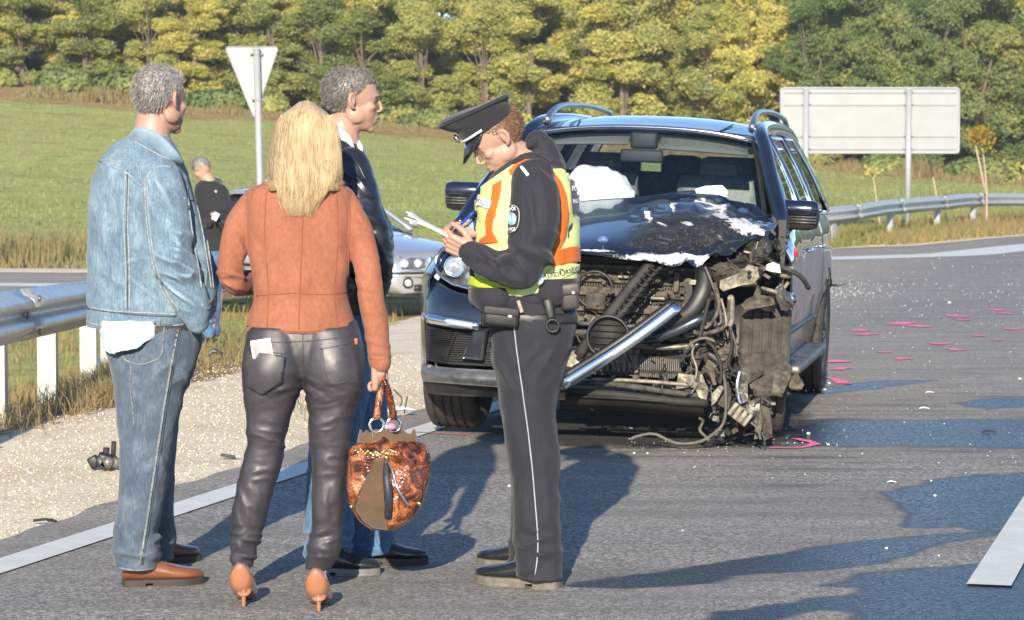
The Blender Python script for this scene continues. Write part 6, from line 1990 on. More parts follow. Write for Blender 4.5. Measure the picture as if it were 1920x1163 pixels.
# --- cloth materials
def denim_mat(name, dark, mid, light, fade=1.0):
    t = NT(name)
    slub = t.noise(240, 3, 0.8, vec=t.vmap((1, 1, 0.07)))
    big = t.noise(7, 5, 0.65)
    med = t.noise(24, 4, 0.7, vec=t.vmap((1, 1, 0.5)))
    f = t.math('ADD', t.math('MULTIPLY', slub, 0.42), t.math('ADD', t.math('MULTIPLY', big, 0.33), t.math('MULTIPLY', med, 0.25)))
    c = t.ramp(f, [(0.36, dark), (0.50, mid), (0.64, light)])
    geo = t.n.new('ShaderNodeNewGeometry')
    edge = t.ramp(geo.outputs['Pointiness'], [(0.505, 0.0), (0.60, fade * 0.8)])
    c = t.mix(edge, c, tuple(min(1, x * 1.35) for x in light))
    w = t.wave(260, 0.5, 2, 1, vec=t.vmap((1, 1, 1), (0, 0.8, 0)), dirn='DIAGONAL')
    t.inp(col=c, rough=0.9, spec=0.2, sheen=0.15, normal=t.bump(t.math('ADD', slub, t.math('MULTIPLY', w, 0.3)), 0.5, 0.0012))
    return t.m
DENIM_J = denim_mat('light_denim', (0.060, 0.095, 0.14), (0.135, 0.20, 0.265), (0.27, 0.355, 0.42))
DENIM_P = denim_mat('grey_blue_denim', (0.042, 0.060, 0.088), (0.082, 0.110, 0.150), (0.16, 0.20, 0.25), 0.5)
DENIM_B = denim_mat('blue_denim', (0.03, 0.07, 0.15), (0.065, 0.14, 0.26), (0.17, 0.28, 0.42), 0.5)
THREAD_L = simple('pale_seam', (0.25, 0.28, 0.31), 0.9, var=0.45, scale=120)
THREAD_P = simple('jeans_seam', (0.19, 0.20, 0.205), 0.9, var=0.55, scale=90)
THREAD_D = simple('dark_seam', (0.055, 0.078, 0.105), 0.95, var=0.2)
t = NT('rust_suede')
n1 = t.noise(120, 4, 0.8, vec=t.vmap((1, 1, 0.5))); n2 = t.noise(5, 5, 0.6)
f = t.math('ADD', t.math('MULTIPLY', n1, 0.5), t.math('MULTIPLY', n2, 0.5))
t.inp(col=t.ramp(f, [(0.35, (0.23, 0.085, 0.052)), (0.5, (0.31, 0.118, 0.072)), (0.66, (0.38, 0.155, 0.098))]), rough=0.92, sheen=0.08, sheen_rough=0.5, spec=0.15, normal=t.bump(n1, 0.35, 0.0015))
SUEDE = t.m
SUEDE_SEAM = simple('suede_seam', (0.26, 0.086, 0.046), 0.9)
t = NT('coated_black_trousers')
n1 = t.noise(9, 5, 0.65); n2 = t.noise(160, 3, 0.8, vec=t.vmap((1, 1, 0.3)))
t.inp(col=t.ramp(t.math('ADD', t.math('MULTIPLY', n1, 0.6), t.math('MULTIPLY', n2, 0.4)), [(0.35, (0.030, 0.027, 0.034)), (0.65, (0.062, 0.056, 0.066))]), rough=t.ramp(n1, [(0.3, 0.42), (0.7, 0.58)]), spec=0.55, coat=0.12, coat_rough=0.4, normal=t.bump(n2, 0.15, 0.001))
COATED = t.m
t = NT('black_leather')
n1 = t.voro(120); n2 = t.noise(6, 4, 0.6)
t.inp(col=(0.014, 0.018, 0.030), rough=t.ramp(n2, [(0.3, 0.26), (0.7, 0.42)]), spec=0.6, normal=t.bump(n1, 0.25, 0.001))
LEATHER = t.m
def cloth_mat(name, col, rough=0.85, sc=220, sheen=0.15, b=0.3, var=0.2):
    t = NT(name)
    n1 = t.noise(sc, 3, 0.7); n2 = t.noise(6, 4, 0.6)
    f = t.math('ADD', t.math('MULTIPLY', n1, 0.45), t.math('MULTIPLY', n2, 0.55))
    t.inp(col=t.ramp(f, [(0.33, tuple(c * (1 - var) for c in col)), (0.67, tuple(min(1, c * (1 + var)) for c in col))]), rough=rough, sheen=sheen, spec=0.25, normal=t.bump(n1, b, 0.0012))
    return t.m
UNIFORM = cloth_mat('charcoal_uniform_cloth', (0.025, 0.025, 0.033), 0.78, 260, 0.12)
UNIFORM_P = cloth_mat('charcoal_trouser_cloth', (0.026, 0.027, 0.034), 0.85, 300, 0.10)
SHIRT_W = cloth_mat('white_shirt', (0.55, 0.60, 0.70), 0.85, 200, 0.1, 0.15, 0.04)
HIVIS_Y = cloth_mat('high_visibility_yellow', (0.42, 0.52, 0.03), 0.6, 300, 0.1, 0.2, 0.08)
HIVIS_P = cloth_mat('pale_reflective_yellow', (0.60, 0.66, 0.26), 0.55, 300, 0.1, 0.2, 0.06)
HIVIS_O = cloth_mat('high_visibility_orange', (0.56, 0.125, 0.018), 0.6, 300, 0.1, 0.2, 0.10)
REFLECT = simple('silver_reflective_tape', (0.78, 0.80, 0.80), 0.4, metal=0.2, var=0.1, scale=80)
NAVY_CL = cloth_mat('navy_print_field', (0.035, 0.045, 0.10), 0.7)
WHITE_INK = simple('white_print', (0.86, 0.87, 0.88), 0.7, var=0.05)
BLACK_CL = cloth_mat('black_cloth', (0.022, 0.022, 0.026), 0.85)
t = NT('brown_shoe_leather')
t.inp(col=t.ramp(t.noise(9, 5, 0.6), [(0.3, (0.11, 0.036, 0.016)), (0.7, (0.25, 0.095, 0.045))]), rough=0.30, coat=0.4, coat_rough=0.2, normal=t.bump(t.noise(30, 4, 0.6), 0.15, 0.004))
SHOE_BR = t.m
SHOE_BK = simple('black_shoe_leather', (0.020, 0.020, 0.022), 0.22, var=0.3, coat=0.5)
SOLE_G = simple('dusty_sole', (0.15, 0.135, 0.105), 0.8, var=0.3)
SOLE_D = simple('dark_sole', (0.045, 0.035, 0.03), 0.7)
SOLE_W = simple('white_sole', (0.16, 0.16, 0.16), 0.6)
t = NT('patent_nude_leather')
t.inp(col=(0.38, 0.155, 0.08), rough=0.16, coat=1.0, coat_rough=0.04, spec=0.5)
PATENT = t.m
NUDE_SOLE = simple('pale_heel', (0.45, 0.27, 0.15), 0.3)

def shoe(root, heel, toe, w, h, mat, sole, name='shoe', sole_t=0.022, laces=True, heel_h=0.018, label=None, pointed=0.5):
    """a lace-up shoe on the ground from heel to toe (ground points), w width"""
    H = np.array(heel, float); T_ = np.array(toe, float); H[2] = T_[2] = (0.0 if abs(H[2] - 0.03) < 1e-6 else H[2])
    L = np.linalg.norm(T_ - H); ax = (T_ - H) / L; sd = np.array([-ax[1], ax[0], 0]); up = np.array([0, 0, 1.0])
    def ring(t_, hw, z0, z1, n=20, e=2.4):
        a = np.linspace(0, 2 * math.pi, n, endpoint=False)
        c, s = np.cos(a), np.sin(a)
        Yv = np.sign(c) * np.abs(c) ** (2 / e) * hw; Zv = (np.sign(s) * np.abs(s) ** (2 / e) * 0.5 + 0.5) * (z1 - z0) + z0
        sh = np.where(Zv > z0 + (z1 - z0) * .5, 1 - 0.35 * ((Zv - z0) / (z1 - z0) - .5), 1)
        return [H + ax * (t_ * L) + sd * (y * q) + up * z for y, z, q in zip(Yv, Zv, sh)]
    zb = sole_t
    prof = [(0.0, .30, .80 * h), (0.02, .62, .92 * h), (0.10, .76, 1.0 * h), (0.22, .80, .98 * h), (0.34, .82, .92 * h), (0.45, .88, .78 * h), (0.56, .96, .64 * h), (0.68, 1.0, .52 * h), (0.80, .92, .44 * h), (0.90, .70 - .1 * pointed, .38 * h), (0.97, .42 - .15 * pointed, .30 * h), (1.0, .14, .22 * h)]
    R = crm([(a, b, c) for a, b, c in prof], 34)
    rings = [ring(a, b * w / 2, zb - 0.004, zb + max(0.015, c)) for a, b, c in R]
    o = part(name, skin(rings), mat, root, label=label)
    # sole and heel block
    out = crm([(a, b) for a, b, c in prof], 30)
    pl = [(a * L * 1.005, b * w / 2 + 0.005) for a, b in out] + [(a * L * 1.005, -b * w / 2 - 0.005) for a, b in out[::-1]]
    fn = lambda u_, v_, d_: H + ax * u_ + sd * v_ + up * d_
    part('sole', prism(pl, sole_t * 0.55, sole_t + 0.002, lambda u_, v_, d_: fn(u_, v_, d_ )), sole, o, smooth=False)
    hp = [(u_, v_) for u_, v_ in pl if u_ < 0.29 * L]; 
    part('heel', prism(hp, 0.0, sole_t * 0.56, fn), sole, o, smooth=False)
    fp = [(u_, v_ * .96) for u_, v_ in pl if u_ > 0.33 * L]
    part('forefoot_sole', prism(fp, 0.001, sole_t * 0.56, fn), sole, o, smooth=False)
    if laces:
        for k_ in range(4):
            t_ = 0.36 + 0.055 * k_; z = zb + h * (0.92 - 0.085 * k_)
            part('lace', tube([H + ax * (t_ * L) + sd * -w * .16 + up * (z - 0.008), H + ax * ((t_ + .01) * L) + up * (z + 0.004), H + ax * (t_ * L) + sd * w * .16 + up * (z - 0.008)], 0.0028, 5, 8), sole if mat is not SHOE_BR else SOLE_D, o)
    return o

def person(label, base):
    return thing('person', label, 'person', base)
# ------------------------------------------------------------------ man in denim
D1 = 9.22
pt = G(262, 1092)
man1 = person('grey haired man in light denim jacket, jeans and brown shoes, seen from behind', (float(pt[0]), float(pt[1]), 0.0))
HM1 = rotframe(52, 6, -4); HC1 = P(302, 192, D1 + 0.02)
slim = [limb([(262, 640, .05, 40), (272, 760, .0, 34), (272, 870, .02, 26), (258, 1060, .03, 17)], D1), limb([(286, 640, .12, 36), (292, 780, .16, 26), (296, 900, .2, 18), (303, 1045, .27, 13)], D1),
        hsl([(300, 225, 320, .02, .10), (400, 205, 330, .03, .11), (520, 210, 345, .04, .11), (640, 225, 355, .05, .11)], D1),
        limb([(300, 340, -.10, 26), (325, 480, -.14, 22), (358, 585, -.14, 15), (366, 606, -.13, 13)], D1), limb([(245, 340, .20, 26), (340, 470, .3, 20)], D1),
        limb([(288, 225, .03, 33), (283, 262, .02, 36), (272, 310, .02, 46)], D1)]
bv, bf = remesh(join(*(slim + head_shapes(HM1, HC1, 0.99))), 0.005, 4)
body1 = part('body', (bv, bf), SKIN, man1)
face_parts(man1, HM1, HC1, 0.99, SKIN, HAIR_GREY, body1)
short_hair(man1, HM1, HC1, 0.99, HAIR_GREY, 3, L=0.015)
# jacket
tor = hsl([(252, 248, 318, .01, .075), (270, 222, 328, .01, .10), (290, 200, 338, .02, .125), (312, 183, 346, .02, .15), (345, 171, 356, .03, .165), (400, 168, 368, .03, .17), (470, 167, 380, .03, .17), (540, 166, 384, .03, .168), (585, 164, 382, .03, .165), (612, 163, 366, .03, .16)], D1, m=46)
armN = limb([(296, 322, -.07, 38), (306, 360, -.11, 42), (316, 430, -.14, 42), (330, 500, -.16, 40), (352, 552, -.16, 34), (366, 588, -.15, 27), (370, 602, -.14, 22)], D1, m=36)
armF = limb([(238, 330, .18, 34), (330, 420, .26, 32), (385, 520, .24, 28)], D1)
frt = hsl([(330, 330, 352, .0, .05), (400, 344, 374, -.03, .06), (480, 352, 392, -.05, .07), (550, 360, 404, -.06, .07), (585, 362, 402, -.06, .06), (604, 348, 386, -.05, .05)], D1)
specs = [(200, 400, (50, 130), 85, 24, .004), (330, 480, (38, 46), 28, 13, .009), (345, 540, (40, 36), 35, 11, .010), (300, 350, (36, 40), 70, 16, .006), (205, 470, (40, 120), 60, 26, .005), (250, 520, (50, 60), 40, 20, .006), (220, 575, (60, 20), 80, 16, .004),
         (310, 420, (34, 60), 78, 18, .004), (240, 360, (40, 40), 20, 20, .004), (385, 500, (18, 70), 82, 12, .005)]
jk1, JS1 = cloth('denim_jacket', [tor, armN, armF, frt], 0.0058, DENIM_J, man1, specs, 0.0055, 5, smooth=6)
def S1(pts, w=.0035, mat=THREAD_L, off=.0008):
    t_ = seam(JS1, pts, w, off)
    if t_ is not None: part('seam', t_, mat, jk1)
for pts in ([(236, 318), (234, 370), (233, 430), (236, 500), (236, 580)], [(243, 320), (241, 370), (240, 430), (243, 500), (243, 580)], [(272, 342), (274, 400), (282, 470), (294, 520), (310, 555), (330, 585)],
            [(276, 342), (279, 400), (287, 470), (300, 520), (316, 553), (336, 583)], [(184, 302), (210, 312), (236, 322), (254, 340), (266, 350)], [(266, 350), (280, 325), (300, 312), (322, 314)],
            [(165, 576), (200, 582), (250, 586), (300, 588), (330, 590)], [(165, 606), (200, 612), (250, 614), (300, 614), (345, 608)], [(170, 309), (200, 300), (230, 306)],
            [(360, 350), (372, 400), (384, 460), (396, 540)], [(366, 348), (378, 400), (391, 470), (400, 540)], [(350, 350), (358, 420), (368, 480), (378, 540)], [(378, 570), (390, 582), (398, 560)], [(246, 262), (270, 276), (300, 292), (330, 305)],
            [(345, 372), (356, 376), (368, 374)]):
    S1(pts)
for pts in ([(239.5, 320), (237.5, 430), (239.5, 580)], [(165, 579.5), (250, 590), (330, 594)]):
    S1(pts, .0022, THREAD_D)
# folded collar
col = tube([P(248, 262, D1 + .02), P(262, 252, D1 - .06), P(290, 262, D1 - .09), P(320, 290, D1 - .10), P(340, 306, D1 - .06)], [0.020, 0.026, 0.028, 0.026, 0.014], 10, 24, flat=((0.3, 0.9, 0.2), 0.5))
part('collar', col, DENIM_J, man1)
for x, y in ((290, 605), (352, 390), (392, 566)):
    h_ = JS1.hit(x, y, .002)
    if h_ is not None: part('button', lathe([(0, .004), (.006, .0035), (.008, 0)], 12, (0, -1, 0), h_), TAN, jk1)
pc = patch(JS1, [(276, 598), (300, 598), (302, 612), (278, 613)], .003, 4)
if pc: part('waist_tab', pc, DENIM_J, jk1)
# jeans
legN = hsl([(596, 190, 366, .03, .15), (622, 192, 376, .03, .155), (650, 197, 375, .03, .155), (690, 206, 363, .02, .15), (740, 217, 346, .01, .135), (790, 223, 333, .0, .12), (850, 226, 322, .0, .11), (900, 224, 312, .0, .105), (960, 219, 303, .01, .10), (1020, 214, 298, .02, .10), (1066, 212, 297, .03, .105)], D1, m=46)
legF = hsl([(640, 240, 372, .12, .13), (740, 250, 345, .15, .11), (850, 262, 328, .18, .10), (930, 268, 322, .22, .095), (1000, 276, 326, .25, .09), (1048, 278, 328, .28, .09)], D1, m=36)
specs = [(300, 680, (60, 50), -35, 22, .007), (290, 640, (60, 30), 10, 20, .004), (262, 1040, (60, 30), 8, 13, .008), (262, 860, (50, 40), -20, 20, .005), (250, 760, (40, 80), -70, 24, .004), (330, 720, (40, 60), 60, 22, .005),
         (300, 1030, (40, 40), -20, 12, .006), (300, 900, (30, 60), 80, 16, .004)]
jn1, PS1 = cloth('jeans', [legN, legF], 0.0062, DENIM_P, man1, specs, 0.0045, 9, smooth=5)
def S1p(pts, w=.004, mat=THREAD_P, off=.001):
    t_ = seam(PS1, pts, w, off)
    if t_ is not None: part('seam', t_, mat, jn1)
S1p([(334, 618), (322, 680), (308, 760), (296, 840), (284, 920), (272, 1000), (262, 1060)], .0045)
S1p([(339, 618), (327, 680), (313, 760), (301, 840), (289, 920), (277, 1000), (267, 1060)], .0022, THREAD_D)
S1p([(228, 662), (236, 676), (262, 684), (285, 678), (302, 668), (306, 640), (308, 614)], .003)
S1p([(246, 684), (244, 720), (248, 760), (252, 800)], .0022)
S1p([(213, 1062), (255, 1070), (296, 1064)], .003)
S1p([(352, 614), (362, 625), (374, 628)], .003)
for y in (624, 634, 652):
    h_ = PS1.hit(332 - (y - 618) * .18, y, .002)
    if h_ is not None: part('rivet', lathe([(0, .004), (.004, .003), (.005, 0)], 10, (0, -1, 0), h_), TAN, jn1)
part('belt', hsl([(607, 188, 372, .03, .157), (616, 189, 376, .03, .160), (622, 190, 378, .03, .160)], D1, m=6), SOLE_D, man1)
# shirt tail
st = hsl([(598, 186, 318, -.010, .140), (618, 187, 316, -.015, .146), (640, 190, 312, -.016, .148), (676, 199, 306, -.012, .146)], D1, m=22, n=64)
v_, f_ = remesh(st, 0.006, 2)
keep = []
qx = proj(v_); hem = np.interp(qx[:, 0], [180, 205, 232, 262, 290, 310], [654, 662, 659, 648, 632, 616]) + 1.5 * np.sin(qx[:, 0] * .13)
dn = qx[:, 1] > hem
v_[dn, 2] += (qx[dn, 1] - hem[dn]) / F_ * D1
f_ = np.array([q for q in f_ if not all(dn[i] for i in q)]); v_ = folds(v_, f_, [(240, 630, (70, 30), 75, 18, .006), (220, 640, (40, 20), 30, 16, .004)], .002, 4)
part('shirt_tail', (v_, f_), SHIRT_W, man1)
h1, t1 = G(228, 1100), G(378, 1098)
shoe(man1, (h1[0], h1[1] + .02, 0.03), (t1[0], t1[1] + .06, 0.03), 0.105, 0.085, SHOE_BR, SOLE_D)
h2, t2 = G(285, 1066), G(366, 1062)
shoe(man1, (h2[0] - .06, h2[1] + .1, 0.03), (t2[0], t2[1] + .16, 0.03), 0.10, 0.082, SHOE_BR, SOLE_D)
# ------------------------------------------------------------------ woman
D2 = 9.02
pt = G(530, 1125)
woman = person('blond woman in rust suede jacket, shiny black trousers and nude high heels, seen from behind', (float(pt[0]), float(pt[1]), 0.0))
HM2 = rotframe(86, 4, 0); HC2 = P(572, 266, D2 + 0.045)
slim = [limb([(520, 660, .03, 42), (505, 760, .03, 32), (492, 880, .03, 24), (456, 1060, .06, 15), (452, 1085, .07, 12), (452, 1112, .12, 12), (452, 1120, .2, 12)], D2),
        limb([(615, 660, .03, 42), (622, 760, .03, 32), (618, 880, .03, 24), (596, 1060, .06, 15), (590, 1090, .07, 12), (590, 1118, .12, 12), (590, 1126, .2, 12)], D2),
        hsl([(370, 480, 650, .03, .08), (450, 490, 640, .03, .09), (550, 500, 635, .03, .085), (640, 480, 660, .03, .10)], D2),
        limb([(470, 385, .03, 17), (442, 470, .03, 14), (436, 520, .03, 14), (468, 530, .18, 12), (520, 520, .26, 11)], D2), limb([(655, 385, .03, 17), (690, 540, -.01, 14), (708, 660, -.04, 13), (712, 700, -.05, 12)], D2),
        limb([(570, 290, .04, 24), (566, 350, .03, 28)], D2)]
bv, bf = remesh(join(*(slim + head_shapes(HM2, HC2, 0.90, .92))), 0.005, 4)
hw = hand(P(711, 686, D2 - .045), (0.04, 0.10, -1.0), (0.75, -0.65, 0.0), side=1, curl=(1.0, 1.05, 1.05, 1.05), thumb=(0.9, 0.8), k=0.92)
bodyW = part('body', join((bv, bf), hw), SKIN, woman)
face_parts(woman, HM2, HC2, 0.93, SKIN, HAIR_BLOND, bodyW)
# jacket
tor = hsl([(338, 520, 622, .03, .06), (346, 490, 644, .03, .085), (358, 466, 660, .03, .105), (385, 458, 664, .03, .115), (430, 462, 662, .03, .12), (490, 470, 656, .03, .118), (548, 476, 652, .03, .112), (585, 469, 660, .03, .120), (622, 463, 672, .03, .132)], D2, m=44)
aL = limb([(476, 372, .03, 20), (450, 415, .03, 26), (437, 465, .02, 26), (433, 508, .02, 25), (440, 530, .05, 24), (470, 530, .16, 22), (520, 520, .24, 20)], D2, m=34)
aR = limb([(648, 372, .03, 21), (668, 420, .02, 27), (684, 480, .0, 26), (695, 545, -.02, 24), (705, 610, -.035, 23), (711, 660, -.045, 22), (713, 682, -.05, 21)], D2, m=34)
specs = [(430, 520, (34, 34), 15, 12, .007), (450, 470, (24, 60), 60, 16, .004), (690, 540, (24, 60), 25, 15, .005), (710, 650, (24, 30), 10, 11, .004), (560, 540, (90, 26), 85, 24, .0035), (640, 470, (30, 60), 70, 20, .004),
         (500, 470, (36, 60), 105, 22, .004), (560, 600, (100, 24), 88, 34, .004), (670, 400, (20, 30), 60, 12, .003)]
jw, JS2 = cloth('suede_jacket', [tor, aL, aR], 0.0055, SUEDE, woman, specs, 0.0025, 15, smooth=6)
def S2(pts, w=.0025, off=.0004, m=SUEDE_SEAM):
    t_ = seam(JS2, pts, w, off)
    if t_ is not None: part('seam', t_, m, jw)
for pts in ([(568, 400), (566, 460), (562, 548), (560, 618)], [(470, 556), (520, 551), (562, 550), (610, 552), (654, 548)], [(500, 360), (496, 430), (500, 500), (504, 550), (500, 618)], [(630, 360), (634, 430), (630, 500), (626, 550), (632, 618)],
            [(476, 356), (468, 400), (470, 450), (476, 500)], [(648, 356), (656, 400), (654, 460), (652, 520)], [(464, 612), (560, 622), (668, 612)], [(694, 672), (712, 676), (732, 670)]):
    S2(pts)
cl = tube([P(492, 348, D2 - .0), P(530, 338, D2 - .04), P(570, 336, D2 - .05), P(610, 338, D2 - .04), P(645, 346, D2 - .0)], [0.010, 0.018, 0.020, 0.018, 0.010], 10, 20, flat=((0, 1, 0), 0.7))
part('collar', cl, SUEDE, woman)
t = NT('checked_scarf'); ck = t.n.new('ShaderNodeTexChecker'); t.l.new(t.obj(), ck.inputs[0]); ck.inputs['Scale'].default_value = 110
ck.inputs[1].default_value = (0.7, 0.7, 0.7, 1); ck.inputs[2].default_value = (0.03, 0.03, 0.04, 1); t.inp(col=ck.outputs[0], rough=0.9)
part('scarf', tube([P(500, 342, D2 - .0), P(530, 330, D2 - .035), P(570, 326, D2 - .045), P(610, 330, D2 - .035), P(634, 340, D2 - .0)], [0.010, 0.016, 0.018, 0.016, 0.010], 10, 20), t.m, woman)
# trousers
LL = hsl([(612, 468, 572, .03, .125), (640, 460, 578, .02, .130), (690, 454, 576, .01, .135), (728, 455, 566, .015, .120), (765, 459, 552, .02, .10), (800, 462, 541, .02, .088), (840, 460, 534, .03, .08), (871, 454, 529, .03, .078), (923, 441, 511, .035, .078), (975, 433, 498, .04, .07), (1027, 431, 486, .05, .058), (1064, 435, 477, .06, .050)], D2, m=56)
RL = hsl([(612, 560, 668, .03, .125), (640, 560, 680, .02, .130), (690, 562, 684, .01, .135), (728, 570, 679, .015, .120), (765, 576, 668, .02, .10), (800, 579, 659, .02, .088), (840, 581, 654, .03, .08), (871, 582, 651, .03, .078), (923, 586, 649, .035, .078), (975, 586, 643, .04, .07), (1027, 579, 636, .05, .058), (1066, 572, 618, .06, .050)], D2, m=56)
hip = hsl([(600, 468, 668, .03, .118), (630, 461, 678, .03, .125), (670, 458, 684, .03, .125), (706, 462, 678, .04, .10)], D2, m=16)
specs = [(500, 825, (60, 26), 6, 11, .0042), (618, 790, (60, 60), -4, 15, .0038), (618, 860, (50, 30), 5, 12, .0042), (458, 1030, (40, 36), 5, 10, .0065), (608, 1030, (40, 36), -4, 10, .0065), (560, 728, (60, 20), 30, 13, .003), (520, 740, (60, 24), -12, 15, .003),
         (620, 730, (60, 20), 10, 14, .003), (470, 950, (40, 40), 75, 14, .003), (615, 940, (40, 40), 100, 14, .003), (485, 890, (40, 40), -10, 13, .003)]
tw_, PS2 = cloth('trousers', [LL, RL, hip], 0.0055, COATED, woman, specs, 0.0018, 25, smooth=6)
def S2p(pts, w=.002, off=.0003, m=None):
    t_ = seam(PS2, pts, w, off)
    if t_ is not None: part('seam', t_, m or COATED, tw_)
for pts in ([(568, 622), (568, 660), (570, 700), (567, 730)], [(466, 655), (500, 660), (536, 664)], [(466, 655), (464, 720), (494, 738), (518, 718), (528, 664)], [(600, 655), (640, 648), (668, 640)], [(604, 656), (614, 712), (640, 718), (672, 700)], [(465, 640), (520, 642), (568, 640), (620, 636), (672, 630)]):
    S2p(pts)
h_ = PS2.hit(666, 641, .003)
if h_ is not None: part('leather_tag', box(h_, (.012, .004, .022), bev=.003), simple('red_brown_tag', (0.35, 0.08, 0.03), 0.5), tw_)
# high heels
for (x, yt, yb, sx, bx_) in ((450, 1057, 1140, 25, 456), (592, 1067, 1149, 26, 597)):
    tip = G(bx_, yb); z0 = 0.002
    dh = tip[1]
    c = P(x, yt, dh)
    s = F_ / dh
    hz = c[2] - z0
    def prof(t_, xo=0): pass
    rows = []
    # counter and vamp: rings going away from us and down to the toe
    for t_, zt, zb_, hw_ in ((0.0, hz, hz - .045, .010), (0.012, hz + .002, hz - .085, .030), (0.04, hz - .003, hz - .105, .042), (0.075, hz - .03, hz - .112, .043), (0.11, hz - .055, hz - .122, .043), (0.15, hz - .085, .008, .045), (0.19, .045, .004, .043), (0.22, .032, .003, .032), (0.245, .016, .003, .010)):
        zb_ = max(zb_, 0.004); zt = max(zt, zb_ + .01)
        a = np.linspace(0, 2 * math.pi, 22, endpoint=False)
        cx_, sn_ = np.cos(a), np.sin(a)
        rows.append(np.stack([c[0] + np.sign(cx_) * np.abs(cx_) ** .85 * hw_ * np.where(sn_ > 0, 1 - .25 * sn_, 1), np.full(22, dh + t_ - .005), z0 + (zt + zb_) / 2 + sn_ * (zt - zb_) / 2], 1))
    rows = np.array(rows)
    rr = crm(rows.reshape(len(rows), -1), 30).reshape(30, 22, 3)
    sh = part('high_heel_shoe', skin(rr), PATENT, woman)
    hp = [(tip[0], dh + .030, z0 + hz - .095), (tip[0] - .001, dh + .022, z0 + .055), (tip[0], dh + .018, z0 + .012), (tip[0], dh + .018, z0 + .0)]
    part('stiletto_heel', tube(hp, [.026, .0105, .0065, .0065], 12, 20), PATENT, sh)
    part('sole', tube([(c[0], dh + .03, z0 + hz - .100), (c[0], dh + .10, z0 + .040), (c[0], dh + .17, z0 + .004)], [.012, .020, .030], 10, 14, flat=((0, 0, 1), .22)), NUDE_SOLE, sh)
# hair: long straight strands
g = np.random.default_rng(21)
K = 0.93
skull = remesh(join(*head_shapes(HM2, HC2, K * 1.05, .9)[:4]), 0.006, 6)
s_ = F_ / D2
def hair_vol(py):
    """left, right outline and half depth of the hair at a picture height"""
    xs = [(190, 558, 590, .05), (198, 548, 600, .075), (210, 530, 618, .105), (230, 519, 630, .122), (262, 511, 637, .128), (300, 504, 640, .122), (335, 500, 641, .118), (356, 512, 638, .080), (380, 525, 606, .065), (402, 545, 592, .05)]
    a = np.array(xs, float)
    return [np.interp(py, a[:, 0], a[:, k]) for k in (1, 2, 3)]
rowsH = []
for py in (191, 200, 212, 230, 262, 300, 330, 350):
    l, r, th = hair_vol(py)
    rowsH.append((py, l + 5, r - 5, .035, th * .97))
base_h = hsl(rowsH, D2, m=26, n=30)
hairs = []
n_st = 3800
NS = 13
ang = g.random(n_st) * 1.18 * math.pi - 0.09 * math.pi + math.pi     # towards the camera half and the sides
for i in range(n_st):
    a = ang[i]
    # crown point
    ln = g.random()
    end = 326 + 80 * ln
    u0 = math.cos(a)
    if abs(u0) > .75: end = min(end, 352 + g.random() * 6)
    start = 190 + g.random() ** 3.2 * 90
    depth_k = 0.965 + 0.055 * g.random()
    ph = g.random() * 6.28; wob = 0.3 + g.random() * 1.2
    pts = []
    conv = g.normal() * 5
    for j in range(NS):
        t_ = j / (NS - 1)
        py = start + (end - start) * t_
        l, r, th = hair_vol(py)
        cx_ = (l + r) / 2; rx = (r - l) / 2
        uu = u0 * (0.35 + 0.65 * min(1, (py - 188) / 60)) if start < 215 else u0
        x = cx_ + uu * rx * depth_k + math.sin(t_ * 5 + ph) * wob * t_
        if py > 345: x += conv * (py - 345) / 40
        yy = math.sin(a) * th * depth_k
        p_ = P(x, py, D2 + .035)
        pts.append((p_[0], p_[1] + yy * 1.0, p_[2]))
    pts = np.array(pts)
    # keep strands outside the jacket back
    hairs.append(pts)
hairs = np.array(hairs)
# push out of the jacket
for i in range(len(hairs)):
    for j in range(4, NS):
        q = proj(hairs[i, j][None])[0]
        h_ = JS2.hit(q[0], q[1])
        if h_ is not None and hairs[i, j, 1] > h_[1] - .006:
            hairs[i, j, 1] = h_[1] - .007 - .006 * ((i * 7919) % 13) / 13
        k_ = float(sstep(285, 330, q[1])) * float(sstep(70, 50, abs(q[0] - 571)))
        hairs[i, j, 1] = min(hairs[i, j, 1], hairs[i, j, 1] * (1 - k_) + k_ * (D2 - .084 - .012 * ((i * 7919) % 13) / 13))
T_ = np.gradient(hairs, axis=1); T_ /= np.linalg.norm(T_, axis=2)[..., None]
w0 = 0.0007 + 0.0011 * g.random(n_st)
tap = np.sin(np.linspace(0.25, 1.0, NS) ** .8 * math.pi * 0.985)[None, :] ** .5
rad = w0[:, None] * tap
rf = np.array([0, -1.0, 0.05])
Nn = np.cross(T_, rf); Nn /= np.linalg.norm(Nn, axis=2)[..., None] + 1e-9
Bn = np.cross(T_, Nn)
ringv = []
for a in (0, 2.094, 4.189):
    ringv.append(hairs + rad[..., None] * (Nn * math.cos(a) * 1.3 + Bn * math.sin(a)))
RV = np.stack(ringv, 2)          # n, NS, 3, 3
Vh = RV.reshape(-1, 3)
ii = (np.arange(n_st) * NS * 3)[:, None, None, None]; jj = (np.arange(NS - 1) * 3)[None, :, None, None]
kq = np.array([[0, 1], [1, 2], [2, 0]])
q0 = ii + jj + kq[None, None, :, :1]; q1 = ii + jj + kq[None, None, :, 1:]
Fh = np.concatenate([q0, q1, q1 + 3, q0 + 3], -1).reshape(-1, 4)
hr = part('hair', (np.vstack([Vh, base_h[0]]), [tuple(x) for x in Fh] + [tuple(int(i) + len(Vh) for i in q) for q in base_h[1]]), HAIR_BLOND, woman)
